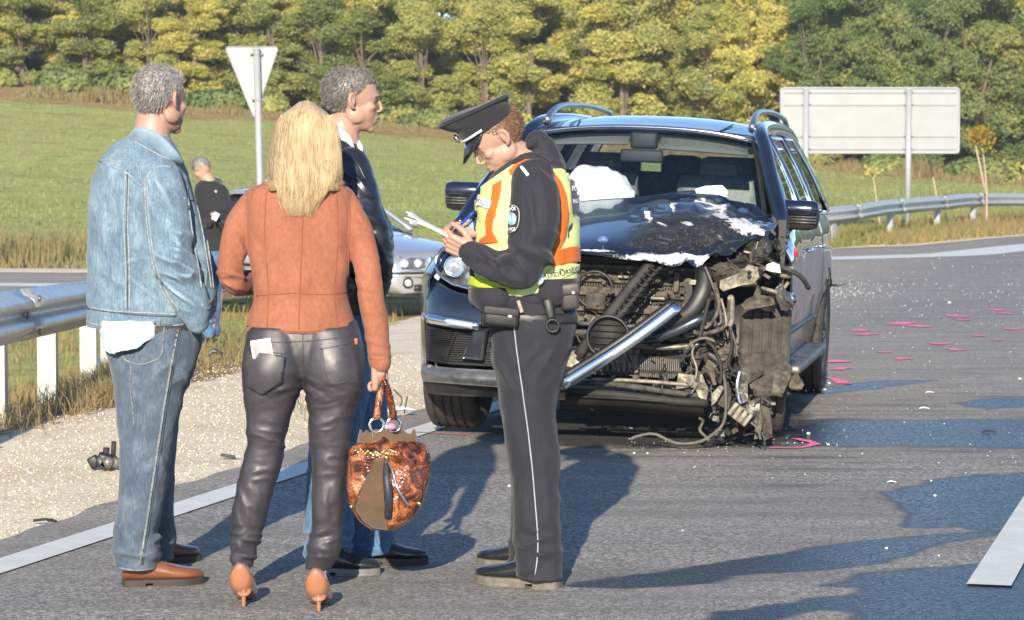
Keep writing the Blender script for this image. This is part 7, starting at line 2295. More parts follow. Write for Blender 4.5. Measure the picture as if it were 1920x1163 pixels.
# phone in the back pocket
hp = PS2.hit(495, 660, .004)
R_ = rotm('Y', -0.16)
phone = thing('mobile_phone', 'white mobile phone sticking out of the left back pocket of the woman', 'phone', tuple(hp))
part('case', box(hp + [0, -.002, -.025], (.070, .010, .135), R_, bev=.008), simple('phone_white', (0.80, 0.80, 0.78), 0.3, var=0.03), phone)
part('back_panel', box(hp + [0, -.0085, -.020], (.058, .003, .118), R_, bev=.001), simple('phone_grey_panel', (0.30, 0.31, 0.30), 0.25), phone)
pk = patch(PS2, [(466, 661), (500, 664), (534, 669), (526, 715), (494, 738), (468, 722)], .013, 5, .004)
if pk: part('back_pocket', pk, COATED, tw_)

# ------------------------------------------------------------------ handbag
t = NT('snake_print_leather')
v1 = t.voro(72, vec=t.vmap((1, 1, 1.3))); v2 = t.voro(72, vec=t.vmap((1, 1, 1.3)), feature='DISTANCE_TO_EDGE')
bigc = t.noise(15, 4, 0.7, dist=1.0)
c = t.ramp(bigc, [(0.36, (0.022, 0.010, 0.008)), (0.47, (0.17, 0.042, 0.016)), (0.56, (0.42, 0.13, 0.045)), (0.70, (0.58, 0.26, 0.12))])
c = t.mix(t.ramp(v2, [(0.0, 0.85), (0.09, 0.0)]), c, (0.016, 0.008, 0.006))
t.inp(col=c, rough=0.20, coat=0.7, coat_rough=0.10, normal=t.bump(t.math('ADD', v2, t.noise(12, 3, 0.6)), 0.9, 0.004))
SNAKE = t.m
BROWN_S = cloth_mat('brown_suede', (0.115, 0.070, 0.040), 0.95, 180, 0.4, 0.4, 0.25)
GOLD = simple('gold_metal', (0.80, 0.60, 0.22), 0.22, metal=1.0, var=0.1)
SILVER = simple('polished_silver', (0.80, 0.80, 0.78), 0.15, metal=1.0, var=0.05)
D3 = 8.98
bc = P(727, 905, D3)
bag = thing('handbag', 'brown snake print leather handbag with suede front, hanging from the hand of the woman', 'handbag', (float(bc[0]), D3, float(P(727, 998, D3)[2])))
bb = hsl([(828, 668, 788, .0, .060), (845, 657, 800, .0, .078), (875, 652, 805, .0, .090), (915, 651, 802, .0, .096), (950, 656, 790, .0, .090), (978, 676, 768, .0, .070), (994, 700, 742, .0, .040)], D3, m=34, n=40)
v_, f_ = remesh(bb, 0.005, 3)
v_ = folds(v_, f_, [(727, 840, (70, 40), 88, 20, .012), (690, 920, (40, 70), 70, 26, .006), (770, 920, (40, 70), 110, 26, .007)], .004, 33)
bs = part('bag_body', (v_, f_), SNAKE, bag)
BS = Surf(v_, f_)
pk = patch(BS, [(712, 858), (722, 862), (722, 900), (724, 960), (728, 992), (700, 988), (682, 975), (668, 950), (684, 905), (700, 875)], .006, 5, .005)
if pk: part('suede_panel', pk, BROWN_S, bag)
# gathered suede mouth
rim = []
for k in range(64):
    a = k / 64 * 2 * math.pi
    x = 727 + 58 * math.cos(a); dz = .060 * math.sin(a)
    y = 822 + 5 * math.sin(5 * a) + 4 * math.sin(9 * a + 1)
    rim.append((x, y, dz))
rings = []
for yy, k1, off in ((850, 1.06, 0), (835, 1.0, 0), (822, .95, 1), (812, .90, 1)):
    rings.append([P(727 + (x - 727) * k1, (yy if not off else yy + (y - 822)), D3 + dz * k1) for x, y, dz in rim])
part('suede_mouth', thicken(skin(np.array(rings), cap=False), .004), BROWN_S, bag)
# studs
k = 0
for i in range(17):
    x = 668 + i * 4.6; y = 846 + 9 * math.sin((x - 668) / 78 * math.pi) * .6 + 3 * math.sin(i * 2.1)
    h_ = BS.hit(x, y, .004)
    if h_ is not None: part('gold_stud', ball(h_, .0065, (1, .7, 1), None, 8, 6), GOLD, bag)
for x, y in ((708, 855), (784, 944), (661, 950), (724, 858)):
    h_ = BS.hit(x, y, .004)
    if h_ is not None: part('gold_stud', ball(h_, .008, (1, .7, 1), None, 8, 6), GOLD, bag)
def hang(pts, off=.010): 
    o = []
    for x, y in pts:
        h_ = BS.hit(x, y, off)
        if h_ is not None: o.append(h_)
    return o
part('tassel', tube(hang([(720, 862), (724, 890), (728, 930), (730, 968)], .014), [.006, .012, .015, .012], 8, 20, flat=((0, -1, 0), .5)), simple('black_tassel', (0.03, 0.03, 0.04), 0.35, var=.5, scale=90), bag)
part('cord', tube(hang([(722, 862), (734, 888), (748, 920), (764, 948)], .010), .0045, 7, 20), SILVER, bag)
part('cord', tube(hang([(710, 862), (698, 884), (686, 906)], .010), .0040, 7, 20), BROWN_S, bag)
part('piping', tube(hang([(708, 862), (694, 885), (680, 915), (667, 948), (676, 972), (700, 990)], .008), .0035, 6, 26), simple('bag_piping', (0.10, 0.055, 0.03), .6), bag)
# rings and handles
for x, dz in ((706, -.045), (738, .035)):
    part('ring', torus(P(x, 797, D3 + dz), .024, .0055, (0.2, -1, 0), 28, 8), SILVER, bag)
    part('ring_loop', tube([P(x - 2, 806, D3 + dz), P(x, 822, D3 + dz), P(x + 1, 846, D3 + dz)], [.012, .014, .012], 8, 10, flat=((0, -1, 0), .4)), BROWN_S, bag)
grip = P(716, 713, D2 - .05)
part('handle', tube([P(706, 786, D3 - .045), P(711, 750, D3 - .045), P(716, 722, D3 - .03), grip + [0, .0, .004], P(724, 722, D3 - .02), P(732, 752, D3 + .02), P(739, 786, D3 + .035)], [.0125, .0125, .0115, .011, .0115, .0125, .0125], 10, 40), SNAKE, bag)
part('charm', ball(P(733, 800, D3 - .02), .014, (1.2, .8, .9)), simple('pink_charm', (0.75, 0.22, 0.36), .3), bag)
part('tag', box(P(722, 806, D3 - .03), (.02, .004, .03), rotm('Y', .5), bev=.003), SILVER, bag)
# ------------------------------------------------------------------ man in black leather
D4 = 9.62
pt = G(690, 1062)
man2 = person('man with short greying hair, black leather jacket and blue jeans, standing behind the blond woman', (float(pt[0]), float(pt[1]), 0.0))
HM3 = rotframe(12, 5, 0); HC3 = P(660, 192, D4)
slim = [limb([(650, 640, .0, 38), (640, 800, .0, 30), (616, 1030, -.04, 17)], D4), limb([(670, 640, .1, 38), (690, 800, .12, 30), (700, 1000, .14, 17)], D4),
        hsl([(300, 590, 690, .03, .11), (450, 590, 700, .03, .11), (640, 600, 700, .03, .11)], D4), limb([(640, 240, .0, 32), (640, 300, .0, 38)], D4),
        limb([(650, 330, -.14, 22), (690, 450, -.16, 20), (700, 560, -.1, 16)], D4), limb([(650, 330, .2, 22), (700, 450, .2, 20), (690, 540, .1, 16)], D4)]
bv, bf = remesh(join(*(slim + head_shapes(HM3, HC3, 1.0))), 0.005, 4)
body2 = part('body', (bv, bf), SKIN, man2)
face_parts(man2, HM3, HC3, 1.0, SKIN, HAIR_SALT, body2)
short_hair(man2, HM3, HC3, 1.0, HAIR_SALT, 5, L=0.010)
part('shirt_collar', join(tube([P(634, 246, D4 - .06), P(648, 262, D4 - .085), P(662, 282, D4 - .08)], [.012, .022, .010], 8, 14, flat=((0.5, 1, 0), .4)), tube([P(668, 262, D4), P(672, 280, D4 - .04), P(670, 300, D4 - .06)], [.008, .02, .01], 8, 12, flat=((0.5, 1, 0), .4))), SHIRT_W, man2)
tor = hsl([(262, 604, 668, .02, .08), (280, 586, 680, .02, .12), (305, 570, 690, .02, .15), (350, 562, 702, .02, .165), (420, 560, 716, .02, .165), (490, 562, 724, .02, .16), (550, 566, 716, .02, .155), (590, 572, 706, .02, .15)], D4, m=36)
armN = limb([(658, 312, -.14, 34), (672, 360, -.17, 38), (690, 430, -.18, 38), (700, 490, -.18, 36), (704, 530, -.14, 30), (690, 560, -.1, 24)], D4)
armF = limb([(650, 312, .18, 30), (700, 420, .22, 30), (712, 500, .15, 26)], D4)
specs = [(690, 430, (40, 70), 20, 17, .008), (700, 510, (40, 40), 10, 14, .009), (672, 340, (36, 40), 35, 15, .006), (650, 400, (30, 60), 70, 18, .005)]
jm, JS3 = cloth('leather_jacket', [tor, armN, armF], 0.006, LEATHER, man2, specs, .004, 41, smooth=5)
for pts in ([(655, 290), (672, 310), (686, 340)], [(668, 372), (690, 366), (700, 372)], [(662, 330), (672, 400), (684, 470)]):
    q = seam(JS3, pts, .004, .001)
    if q is not None: part('seam', q, LEATHER, jm)
part('jacket_collar', tube([P(626, 262, D4 - .05), P(646, 284, D4 - .10), P(664, 308, D4 - .12), P(672, 330, D4 - .13)], [.02, .03, .028, .014], 10, 18, flat=((0.4, 1, 0), .4)), LEATHER, man2)
part('epaulette', tube([P(640, 296, D4 - .15), P(664, 300, D4 - .17)], [.014, .012], 8, 6, flat=((0, 0, 1), .4)), LEATHER, man2)
lN = hsl([(575, 572, 704, .02, .14), (640, 574, 698, .01, .14), (720, 584, 692, .0, .13), (800, 585, 682, -.01, .115), (870, 578, 670, -.02, .105), (940, 572, 664, -.03, .10), (1000, 570, 660, -.04, .10), (1044, 570, 660, -.04, .10)], D4, m=36)
lF = hsl([(620, 610, 712, .10, .12), (720, 622, 722, .12, .12), (800, 640, 728, .13, .11), (880, 648, 734, .14, .10), (960, 652, 738, .15, .10), (1034, 656, 742, .15, .10)], D4, m=30)
specs = [(620, 1010, (60, 40), 5, 13, .008), (700, 1010, (50, 36), -5, 13, .008), (620, 860, (50, 40), -15, 18, .005), (670, 740, (40, 60), 70, 20, .005)]
cloth('jeans', [lN, lF], 0.0065, DENIM_B, man2, specs, .003, 45)
h1, t1 = G(612, 1080), G(712, 1080)
shoe(man2, (h1[0] - .05, h1[1] + .05, .03), (t1[0], t1[1] + .03, .03), .105, .082, SHOE_BK, SOLE_W, sole_t=.024)
h1, t1 = G(700, 1062), G(802, 1060)
shoe(man2, (h1[0] - .06, h1[1] + .06, .03), (t1[0], t1[1] + .03, .03), .105, .082, SHOE_BK, SOLE_D, sole_t=.024)

# ------------------------------------------------------------------ far man by the silver car
D5 = 25.4
gp_ = G(392, 638); zf = float(zg(gp_[0], D5))
man3 = person('small distant person in black jacket and blue jeans beside the silver car', (float(gp_[0]), D5, zf))
HM4 = rotframe(-15, 28, 0); HC4 = P(376, 318, D5)
k5 = F_ / D5 / 197.0
slim = [limb([(392, 470, .0, 12), (396, 560, .0, 9), (398, 628, .0, 6)], D5), limb([(404, 470, .1, 12), (408, 560, .1, 9), (408, 626, .1, 6)], D5), limb([(382, 330, .0, 9), (394, 350, .0, 13), (398, 470, .0, 16)], D5), limb([(404, 360, -.1, 7), (418, 420, -.1, 6), (402, 405, -.3, 5), (398, 402, -.35, 4.5)], D5)]
v_, f_ = remesh(join(*(slim + head_shapes(HM4, HC4, .93))), .009, 3)
b4 = part('body', (v_, f_), SKIN, man3)
short_hair(man3, HM4, HC4, .95, HAIR_SALT, 8, L=.018, n=900)
j4, _ = cloth('jacket', [hsl([(338, 376, 408, .0, .09), (350, 366, 424, .0, .13), (375, 365, 432, .0, .15), (420, 372, 430, .0, .15), (470, 378, 424, .0, .15)], D5), limb([(416, 356, -.08, 10), (425, 400, -.12, 10), (424, 425, -.14, 9), (406, 410, -.28, 8)], D5), limb([(380, 356, .1, 9), (374, 410, .0, 9), (392, 420, -.2, 8)], D5),
                           limb([(396, 340, .05, 9), (410, 345, .08, 9)], D5)], .012, BLACK_CL, man3, [(420, 400, (14, 20), 30, 8, .012)], .006, 51)
cloth('jeans', [hsl([(464, 380, 422, .0, .14), (520, 378, 412, .0, .11), (580, 382, 404, .0, .09), (632, 384, 402, .0, .085)], D5), hsl([(464, 394, 424, .08, .12), (540, 396, 416, .1, .10), (628, 396, 412, .1, .08)], D5)], .012, DENIM_B, man3, [(395, 600, (14, 30), 5, 8, .01)], .005, 52)
for (x, y) in ((386, 640), (400, 638)):
    a = G(x, y)
    shoe(man3, (a[0] - .05, D5 + (x - 386) * .006, zf), (a[0] + .18, D5 - .12 + (x - 386) * .006, zf), .10, .08, SHOE_BK, SOLE_W)
ppr = thing('paper_slip', 'tiny white slip of paper in the hand of the distant person', 'paper', tuple(P(404, 406, D5 - .37)))
part('sheet', box(P(404, 406, D5 - .37), (.055, .004, .075), rotm('Y', .5)), SHIRT_W, ppr, smooth=False)
# ------------------------------------------------------------------ policeman
D6 = 9.22
pt = G(985, 1100)
cop = person('policeman in peaked cap and yellow orange vest, writing on a sheet of paper', (float(pt[0]), float(pt[1]), 0.0))
HM5 = rotframe(187, 40, 0); HC5 = P(937, 262, D6 - .02)
slim = [limb([(985, 640, .0, 42), (998, 800, .0, 32), (1010, 1060, -.02, 18)], D6), limb([(970, 640, .12, 40), (985, 800, .14, 30), (985, 1050, .2, 17)], D6),
        hsl([(330, 940, 1050, .02, .10), (450, 930, 1050, .02, .11), (620, 930, 1050, .02, .11)], D6),
        limb([(1000, 350, -.18, 26), (1000, 440, -.22, 22), (985, 500, -.22, 20), (900, 480, -.18, 14), (876, 468, -.16, 12)], D6), limb([(1000, 350, .22, 26), (960, 460, .24, 20), (895, 425, .08, 14), (882, 418, .03, 12)], D6),
        limb([(948, 285, -.01, 30), (975, 300, .0, 34), (1000, 340, .0, 42)], D6)]
bv, bf = remesh(join(*(slim + head_shapes(HM5, HC5, 1.0))), 0.0045, 4)
hl_ = hand(P(884, 472, D6 - .165), (-1.0, 0.10, 0.42), (-0.25, -0.85, -0.45), side=-1, curl=(0.55, 0.6, 0.65, 0.7), thumb=(0.35, 0.4), k=.98)
hr_ = hand(P(893, 432, D6 - .02), (-1.0, -0.25, 0.05), (0.05, -0.55, 0.8), side=-1, curl=(0.62, 0.72, 0.8, 0.85), thumb=(0.8, 0.6), k=.96)
bodyC = part('body', join((bv, bf), hl_, hr_), SKIN, cop)
face_parts(cop, HM5, HC5, 1.0, SKIN, HAIR_GINGER, bodyC)
short_hair(cop, HM5, HC5, 1.0, HAIR_GINGER, 9, L=.007, low=-.05)
# jacket under the vest
tor = hsl([(296, 955, 1030, .0, .09), (312, 935, 1052, .0, .13), (335, 915, 1066, .01, .16), (375, 897, 1078, .01, .175), (430, 892, 1082, .01, .175), (480, 888, 1082, .01, .17), (520, 882, 1082, .01, .165), (550, 881, 1082, .01, .165), (572, 886, 1080, .01, .16), (582, 900, 1062, .01, .14)], D6, m=44)
neck = limb([(1008, 268, .0, 24), (1022, 292, .0, 30), (1015, 320, .0, 46)], D6)
armN = limb([(1000, 340, -.15, 42), (1003, 375, -.19, 47), (1000, 430, -.21, 46), (992, 478, -.22, 42), (975, 502, -.22, 38), (940, 497, -.21, 33), (905, 484, -.19, 27), (880, 472, -.17, 22)], D6, m=44)
armF = limb([(990, 345, .2, 36), (955, 440, .24, 32), (925, 450, .14, 26), (898, 430, .02, 20)], D6)
specs = [(960, 500, (70, 34), 40, 13, .010), (915, 485, (40, 30), 25, 12, .008), (1010, 400, (40, 60), 80, 18, .006), (1005, 470, (50, 36), 25, 14, .008), (930, 560, (50, 22), 15, 16, .005), (1040, 550, (50, 26), -15, 15, .006), (1030, 300, (36, 26), 35, 12, .005)]
cj, CS = cloth('jacket', [tor, armN, armF, neck], 0.0055, UNIFORM, cop, specs, .003, 61, smooth=6)
CS0 = CS
part('hood_collar', tube([P(990, 272, D6 - .06), P(1004, 270, D6 - .03), P(1022, 282, D6 + .0), P(1040, 298, D6 + .02), P(1056, 314, D6 + .02)], [.010, .022, .030, .028, .014], 12, 24), UNIFORM, cop)
part('hood_collar', tube([P(962, 306, D6 - .09), P(982, 298, D6 - .10), P(1005, 298, D6 - .09), P(1030, 306, D6 - .06)], [.010, .018, .022, .012], 12, 20), UNIFORM, cop)
# trousers
lN = hsl([(560, 890, 1076, .0, .15), (590, 905, 1080, .0, .155), (620, 916, 1080, .0, .155), (664, 924, 1066, .0, .15), (715, 932, 1052, .0, .135), (767, 940, 1044, .0, .12), (819, 947, 1046, .0, .11), (870, 953, 1049, -.01, .105), (923, 959, 1051, -.01, .10), (975, 965, 1053, -.02, .10), (1030, 966, 1054, -.02, .10), (1084, 974, 1056, -.03, .10)], D6, m=50)
lF = hsl([(640, 916, 1040, .12, .13), (740, 934, 1030, .14, .11), (850, 950, 1025, .18, .10), (950, 958, 1024, .24, .095), (1020, 956, 1022, .28, .09), (1062, 952, 1020, .30, .09)], D6, m=34)
specs = [(1010, 1050, (60, 40), -20, 16, .007), (985, 1040, (40, 50), 30, 13, .009), (960, 700, (50, 60), 60, 22, .006), (1020, 800, (40, 60), 75, 20, .005), (1040, 680, (50, 40), -60, 18, .007), (1000, 700, (50, 70), 60, 26, .005), (1040, 900, (30, 90), 85, 20, .004), (975, 900, (30, 90), 95, 20, .004), (1000, 620, (60, 30), 80, 26, .004)]
ct, TS = cloth('trousers', [lN, lF], 0.006, UNIFORM_P, cop, specs, .0025, 71, smooth=6)
q = seam(TS, [(964, 610), (968, 650), (975, 700), (982, 750), (989, 800), (995, 850), (1000, 900), (1004, 950), (1008, 1000), (1008, 1040), (1003, 1078)], .0024, .0010, m=70)
if q is not None: part('silver_piping', q, simple('silver_piping_cloth', (0.34, 0.38, 0.45), .6), ct)
q = seam(TS, [(1050, 612), (1062, 630), (1058, 668), (1046, 690)], .0025, .0008)
if q is not None: part('pocket_edge', q, UNIFORM_P, ct)
# vest: panels laid over the jacket
def vest(name, poly, mat, off=.010, th=.003, label=None, step=4.0, surf=None):
    pc = patch(surf or CS0, poly, off, step, th)
    if pc is None: return None
    return part(name, pc, mat, vs, label=label)
# torso surface without the near arm, so the panels run behind the sleeve
v_, f_ = remesh(join(tor, neck), 0.007, 6); v_ = folds(v_, f_, [(1060, 430, (30, 80), 95, 16, .005), (915, 400, (30, 60), 70, 18, .004)], .003, 62)
TS0 = Surf(v_, f_)
vs = part('vest', patch(TS0, [(905, 352), (935, 330), (962, 312), (990, 306), (1012, 320), (1050, 318), (1070, 330), (1084, 372), (1088, 430), (1086, 480), (1083, 522), (1050, 536), (1012, 548), (976, 556), (940, 552), (884, 540), (884, 518), (890, 480), (898, 440), (888, 400), (891, 372)], .008, 5, .004), HIVIS_P, cop, label='pale yellow high visibility vest')
def vp(name, poly, mat, off=.013, th=.003, surf=TS0, label=None, step=4.0):
    pc = patch(surf, poly, off, step, th)
    if pc is not None: return part(name, pc, mat, vs, label=label)
vp('orange_band', [(1040, 468), (1060, 464), (1086, 460), (1084, 490), (1056, 494), (1032, 500)], HIVIS_O)
vp('orange_band', [(985, 304), (1006, 304), (1030, 318), (1048, 344), (1058, 368), (1062, 400), (1056, 440), (1046, 470), (1032, 498), (1026, 490), (1038, 455), (1046, 420), (1048, 385), (1042, 360), (1030, 340), (1010, 322), (990, 316), (972, 322), (960, 332), (956, 324), (968, 312)], HIVIS_O)
vp('orange_band', [(928, 350), (944, 340), (940, 370), (932, 400), (926, 430), (938, 455), (905, 458), (904, 450), (916, 440), (914, 415), (922, 380)], HIVIS_O, label='twisted orange chest band')
vp('yellow_band', [(884, 517), (925, 527), (973, 534), (967, 550), (926, 545), (884, 534)], HIVIS_Y)
vp('yellow_band', [(976, 546), (1010, 536), (1050, 522), (1083, 506), (1084, 494), (1058, 498), (1028, 505), (1018, 520), (978, 530)], HIVIS_P)
vp('reflective_tape', [(940, 520), (1000, 530), (1022, 524), (1018, 514), (980, 510)], REFLECT, .015)
bkp = vp('back_print_field', [(1062, 340), (1080, 334), (1086, 352), (1086, 396), (1066, 402), (1064, 372)], NAVY_CL, .016)
fpf = vp('chest_print_field', [(902, 372), (925, 378), (922, 392), (900, 385)], WHITE_INK, .016)
def txt(s, cx, cy, h, ang, mat, surf, parent, off=.019, width=None, bold=True, name='lettering'):
    V, Fc = print_text(surf, s, cx, cy, h, ang, 1.0, off, bold, width)
    if len(Fc):
        return part(name, (V, Fc), mat, parent, smooth=False)
txt('POLICE', 912.5, 382, 8.5, 0.22, NAVY_CL, TS0, vs, .0185, width=23)
txt('POLICE', 1074, 356, 9, -0.1, WHITE_INK, TS0, vs, .019, width=19)
txt('RENDŐRSÉG', 1075, 378, 7, -0.1, WHITE_INK, TS0, vs, .019, width=19)
txt('RENDŐRSÉG', 1048, 512, 9, -0.24, NAVY_CL, TS0, vs, .016, width=62)
# sleeve badge
def ell(cx, cy, rx, ry, e=2.6, n=26, sk=0.0):
    o = []
    for k in range(n):
        a = k / n * 2 * math.pi; c, s = math.cos(a), math.sin(a)
        x = math.copysign(abs(c) ** (2 / e), c) * rx; y = math.copysign(abs(s) ** (2 / e), s) * ry
        o.append((cx + x + sk * y, cy + y))
    return o
bg = part('sleeve_badge', patch(CS, ell(958, 411, 19, 28, sk=-.1), .003, 4, .002), BLACK_CL, cj)
pr = ell(958, 411, 17, 26, sk=-.1)
q = seam(CS, pr + pr[:2], .0016, .0058, m=60)
if q is not None: part('badge_border', q, simple('badge_thread', (0.45, 0.44, 0.40), .8), bg)
pe = patch(CS, ell(958, 411, 12.5, 12.5, 2.6), .0062, 3, .0012)
if pe: part('badge_emblem', pe, simple('pale_blue_emblem', (0.20, 0.46, 0.60), .6, var=.5, scale=140), bg)
for x in (950, 958, 966):
    pe = patch(CS, ell(x, 411, 3.0, 10, 2), .0078, 3, .001)
    if pe: part('badge_figure', pe, simple('badge_pale_figure', (0.45, 0.62, 0.68), .6), bg)
txt('RENDŐR', 958, 393, 6.5, -0.1, WHITE_INK, CS, bg, .007, width=24)
txt('POLICE', 957, 430, 6.5, 0.06, WHITE_INK, CS, bg, .007, width=24)
q = seam(CS, [(978, 314), (984, 322), (990, 330)], .006, .003)
if q is not None: part('shoulder_strap', q, WHITE_INK, cj)
# sleeve seam and cuff
for pts in ([(985, 322), (982, 380), (984, 430), (978, 470)], [(876, 456), (872, 470), (878, 486)], [(892, 456), (888, 474), (896, 492)]):
    q = seam(CS, pts, .0022, .0005)
    if q is not None: part('seam', q, UNIFORM, cj)
# lower jacket flaps
def flap(poly, dd, seed):
    rings = []
    P0 = np.array([P(x, y, D6 + d_) for x, y, d_ in poly])
    return P0
part('jacket_flap', remesh(hsl([(536, 881, 980, -.005, .168), (556, 879, 982, -.005, .172), (572, 886, 968, -.005, .165), (584, 900, 940, -.005, .150)], D6, m=14), .006, 3), UNIFORM, cop)
part('jacket_flap', remesh(hsl([(520, 985, 1085, -.005, .168), (545, 980, 1087, -.005, .172), (562, 992, 1074, -.005, .165), (577, 1006, 1040, -.005, .15)], D6, m=14), .006, 3), UNIFORM, cop)
part('walkie_clip', ball(P(1010, 525, D6 - .19), .018, (1, .6, 1)), REFLECT, cop)
# belt and pouches
part('duty_belt', hsl([(584, 897, 1082, .0, .158), (592, 903, 1083, .0, .162), (604, 909, 1083, .0, .162)], D6, m=6), BLACK_PL, cop)
pz = P(940, 594, D6 - .168)
ph_ = part('radio_pouch', join(box(pz, (.120, .045, .066), rotm('Y', .10), bev=.012)), BLACK_PL, cop)
part('snap', lathe([(0, .006), (.008, .005), (.010, 0)], 14, (0, -1, 0), pz + [.030, -.022, .006]), REFLECT, ph_)
part('pouch_flap', box(pz + [0, -.018, .020], (.122, .020, .03), rotm('Y', .10), bev=.006), DASH_M, ph_)
part('pouch_block', box(P(911, 592, D6 - .15), (.030, .05, .075), rotm('Y', .1), bev=.008), BLACK_PL, cop)
part('metal_clip', box(P(975, 575, D6 - .172), (.014, .012, .045), rotm('Y', -.3), bev=.004), TAN_L, cop)
pz = P(1068, 556, D6 - .135)
ph_ = part('belt_pouch', box(pz, (.062, .055, .090), rotm('Y', -.12), bev=.012), simple('brown_black_pouch', (0.045, 0.036, 0.034), .5), cop)
part('pouch_flap', box(pz + [.002, -.020, .026], (.066, .028, .042), rotm('Y', -.12), bev=.009), simple('pouch_flap_leather', (0.055, 0.045, 0.045), .5), ph_)
part('snap', lathe([(0, .006), (.005, .004), (.006, 0)], 10, (0, -1, 0), pz + [.012, -.036, .014]), REFLECT, ph_)
part('ring_strap', tube([P(1026, 560, D6 - .165), P(1030, 580, D6 - .170), P(1034, 598, D6 - .172)], [.018, .016, .012], 8, 10, flat=((0, -1, 0), .3)), BLACK_PL, cop)
part('baton_ring', torus(P(1036, 611, D6 - .172), .021, .0042, (0, -1, 0), 28, 8), BLACK_PL, cop)
# blue cuff of the far sleeve, watch
part('shirt_cuff', limb([(902, 428, .01, 15), (889, 424, -.02, 14)], D6), simple('pale_blue_cuff', (0.22, 0.38, 0.62), .8), cop)
part('wrist_watch', torus(P(887, 425, D6 - .02), .031, .006, (1.0, .3, .1), 24, 8), BLACK_PL, cop)
# shoes
h1, t1 = G(1054, 1106), G(893, 1098)
shoe(cop, (h1[0] - .005, h1[1] + .03, .03), (t1[0], t1[1] + .06, .03), .108, .088, SHOE_BK, SOLE_G, sole_t=.030)
h1, t1 = G(1040, 1080), G(895, 1072)
shoe(cop, (h1[0], h1[1] + .14, .03), (t1[0], t1[1] + .14, .03), .105, .085, SHOE_BK, SOLE_G, sole_t=.030)

# --- cap: a thing of its own on the head
CAPM = cloth_mat('dark_cap_cloth', (0.020, 0.021, 0.028), .8, 260, .2)
kc = HM5
def HW(p): return np.asarray(p) @ kc.T + HC5
cap = thing('peaked_cap', 'dark blue peaked cap with silver cord on the head of the policeman', 'cap', tuple(HW((0, 0, .09))))
a = np.linspace(0, 2 * math.pi, 48, endpoint=False)
def oval(rx, ry, z, fx=0.0, tilt=0.0, fl=0.0):
    return np.array([HW((fx + rx * math.cos(t_), ry * math.sin(t_), z + tilt * math.cos(t_) + fl * math.cos(t_) ** 2)) for t_ in a])
band = [oval(.103, .082, .055, -.005, .012), oval(.105, .084, .060, -.005, .012), oval(.104, .083, .096, -.004, .016), oval(.106, .085, .100, -.004, .018)]
part('cap_band', skin(np.array(band)), CAPM, cap)
crown = [oval(.102, .081, .094, -.004, .018), oval(.114, .100, .110, .002, .022), oval(.128, .120, .128, .004, .030), oval(.131, .123, .136, .005, .033), oval(.124, .115, .142, .004, .035), oval(.08, .07, .146, .01, .030), oval(.01, .01, .146, .0, .005)]
cr = crm(np.array(crown).reshape(len(crown), -1), 26).reshape(26, 48, 3)
part('cap_crown', skin(cr), CAPM, cap)
vis = []
for t_ in np.linspace(-1.15, 1.15, 26):
    p0 = np.array((-.005 + .104 * math.cos(t_), .083 * math.sin(t_), .060 + .010 * math.cos(t_)))
    L = .062 * max(0.02, math.cos(t_ * 1.32))
    row = []
    for s in (0, .33, .66, 1):
        row.append(HW(p0 + np.array([L * s * math.cos(t_) * .86, L * s * math.sin(t_) * .6, -L * s * .85])))
    vis.append(row)
v_, f_ = skin(np.array(vis), cap=False, closed=False)
part('cap_peak', thicken((v_, f_), .004), simple('cap_peak_lacquer', (0.012, 0.012, 0.014), .25, coat=.6), cap)
part('silver_cord', tube([HW((-.005 + .108 * math.cos(t_), .087 * math.sin(t_), .066 + .010 * math.cos(t_))) for t_ in np.linspace(-1.2, 1.2, 20)], .0050, 7), REFLECT, cap)
part('cap_piping', tube([HW((.005 + .132 * math.cos(t_), .125 * math.sin(t_), .132 + .036 * math.cos(t_))) for t_ in np.linspace(0, 2 * math.pi, 60)], .0022, 6), CAPM, cap)
part('cap_badge', ball(HW((.112, 0, .098)), .016, (.6, 1, 1.1), kc), SILVER, cap)

# --- paper pad and pen
pad_c = (P(765, 408, D6 - .12) + P(846, 446, D6 - .12)) / 2
pad = thing('paper_pad', 'folded white sheets of paper held in the hand of the policeman', 'paper', tuple(pad_c))
A_0, B_0 = P(764, 409, D6 - .12), P(850, 447, D6 - .12)
ax = (B_0 - A_0); Lp = np.linalg.norm(ax); ax /= Lp
dep = np.array([0.12, 1.0, -.02]); dep /= np.linalg.norm(dep); nrm_ = np.cross(ax, dep); nrm_ /= np.linalg.norm(nrm_)
if nrm_[2] < 0: nrm_ = -nrm_
PAPER = simple('paper', (0.80, 0.80, 0.77), .8, var=.03)
for k, (dx, dz, rot_) in enumerate(((0, 0, 0), (.006, .004, .02), (-.004, .009, -.015), (.0, .013, .01))):
    us = np.linspace(-Lp / 2, Lp / 2, 12)
    vf = grid(lambda u, w: pad_c + ax * (u + dx) + dep * w + nrm_ * (dz + .006 * math.sin((u / Lp + .5) * 3.1 + k) + .010 * max(0, -(u / Lp) - .25) * k), us, np.linspace(-.045, .10, 6))
    part('sheet', thicken(vf, .0012 if k else .005), PAPER, pad)
pen = thing('ballpoint_pen', 'blue ballpoint pen in the writing hand of the policeman', 'pen', tuple(P(862, 425, D6 - .09)))
a_, b_ = P(845, 440, D6 - .075), P(888, 398, D6 - .095)
part('barrel', tube([a_ + (b_ - a_) * .12, b_], .0048, 10, 8), simple('blue_pen_plastic', (0.02, 0.06, 0.55), .25), pen)
part('tip', tube([a_, a_ + (b_ - a_) * .12], [.0010, .0044], 8), SILVER, pen)
part('pen_clip', tube([b_ + [-.004, -.006, .0], a_ + (b_ - a_) * .72 + [-.004, -.006, 0]], .0015, 5), simple('pen_clip_blue', (0.03, 0.09, 0.6), .25), pen)
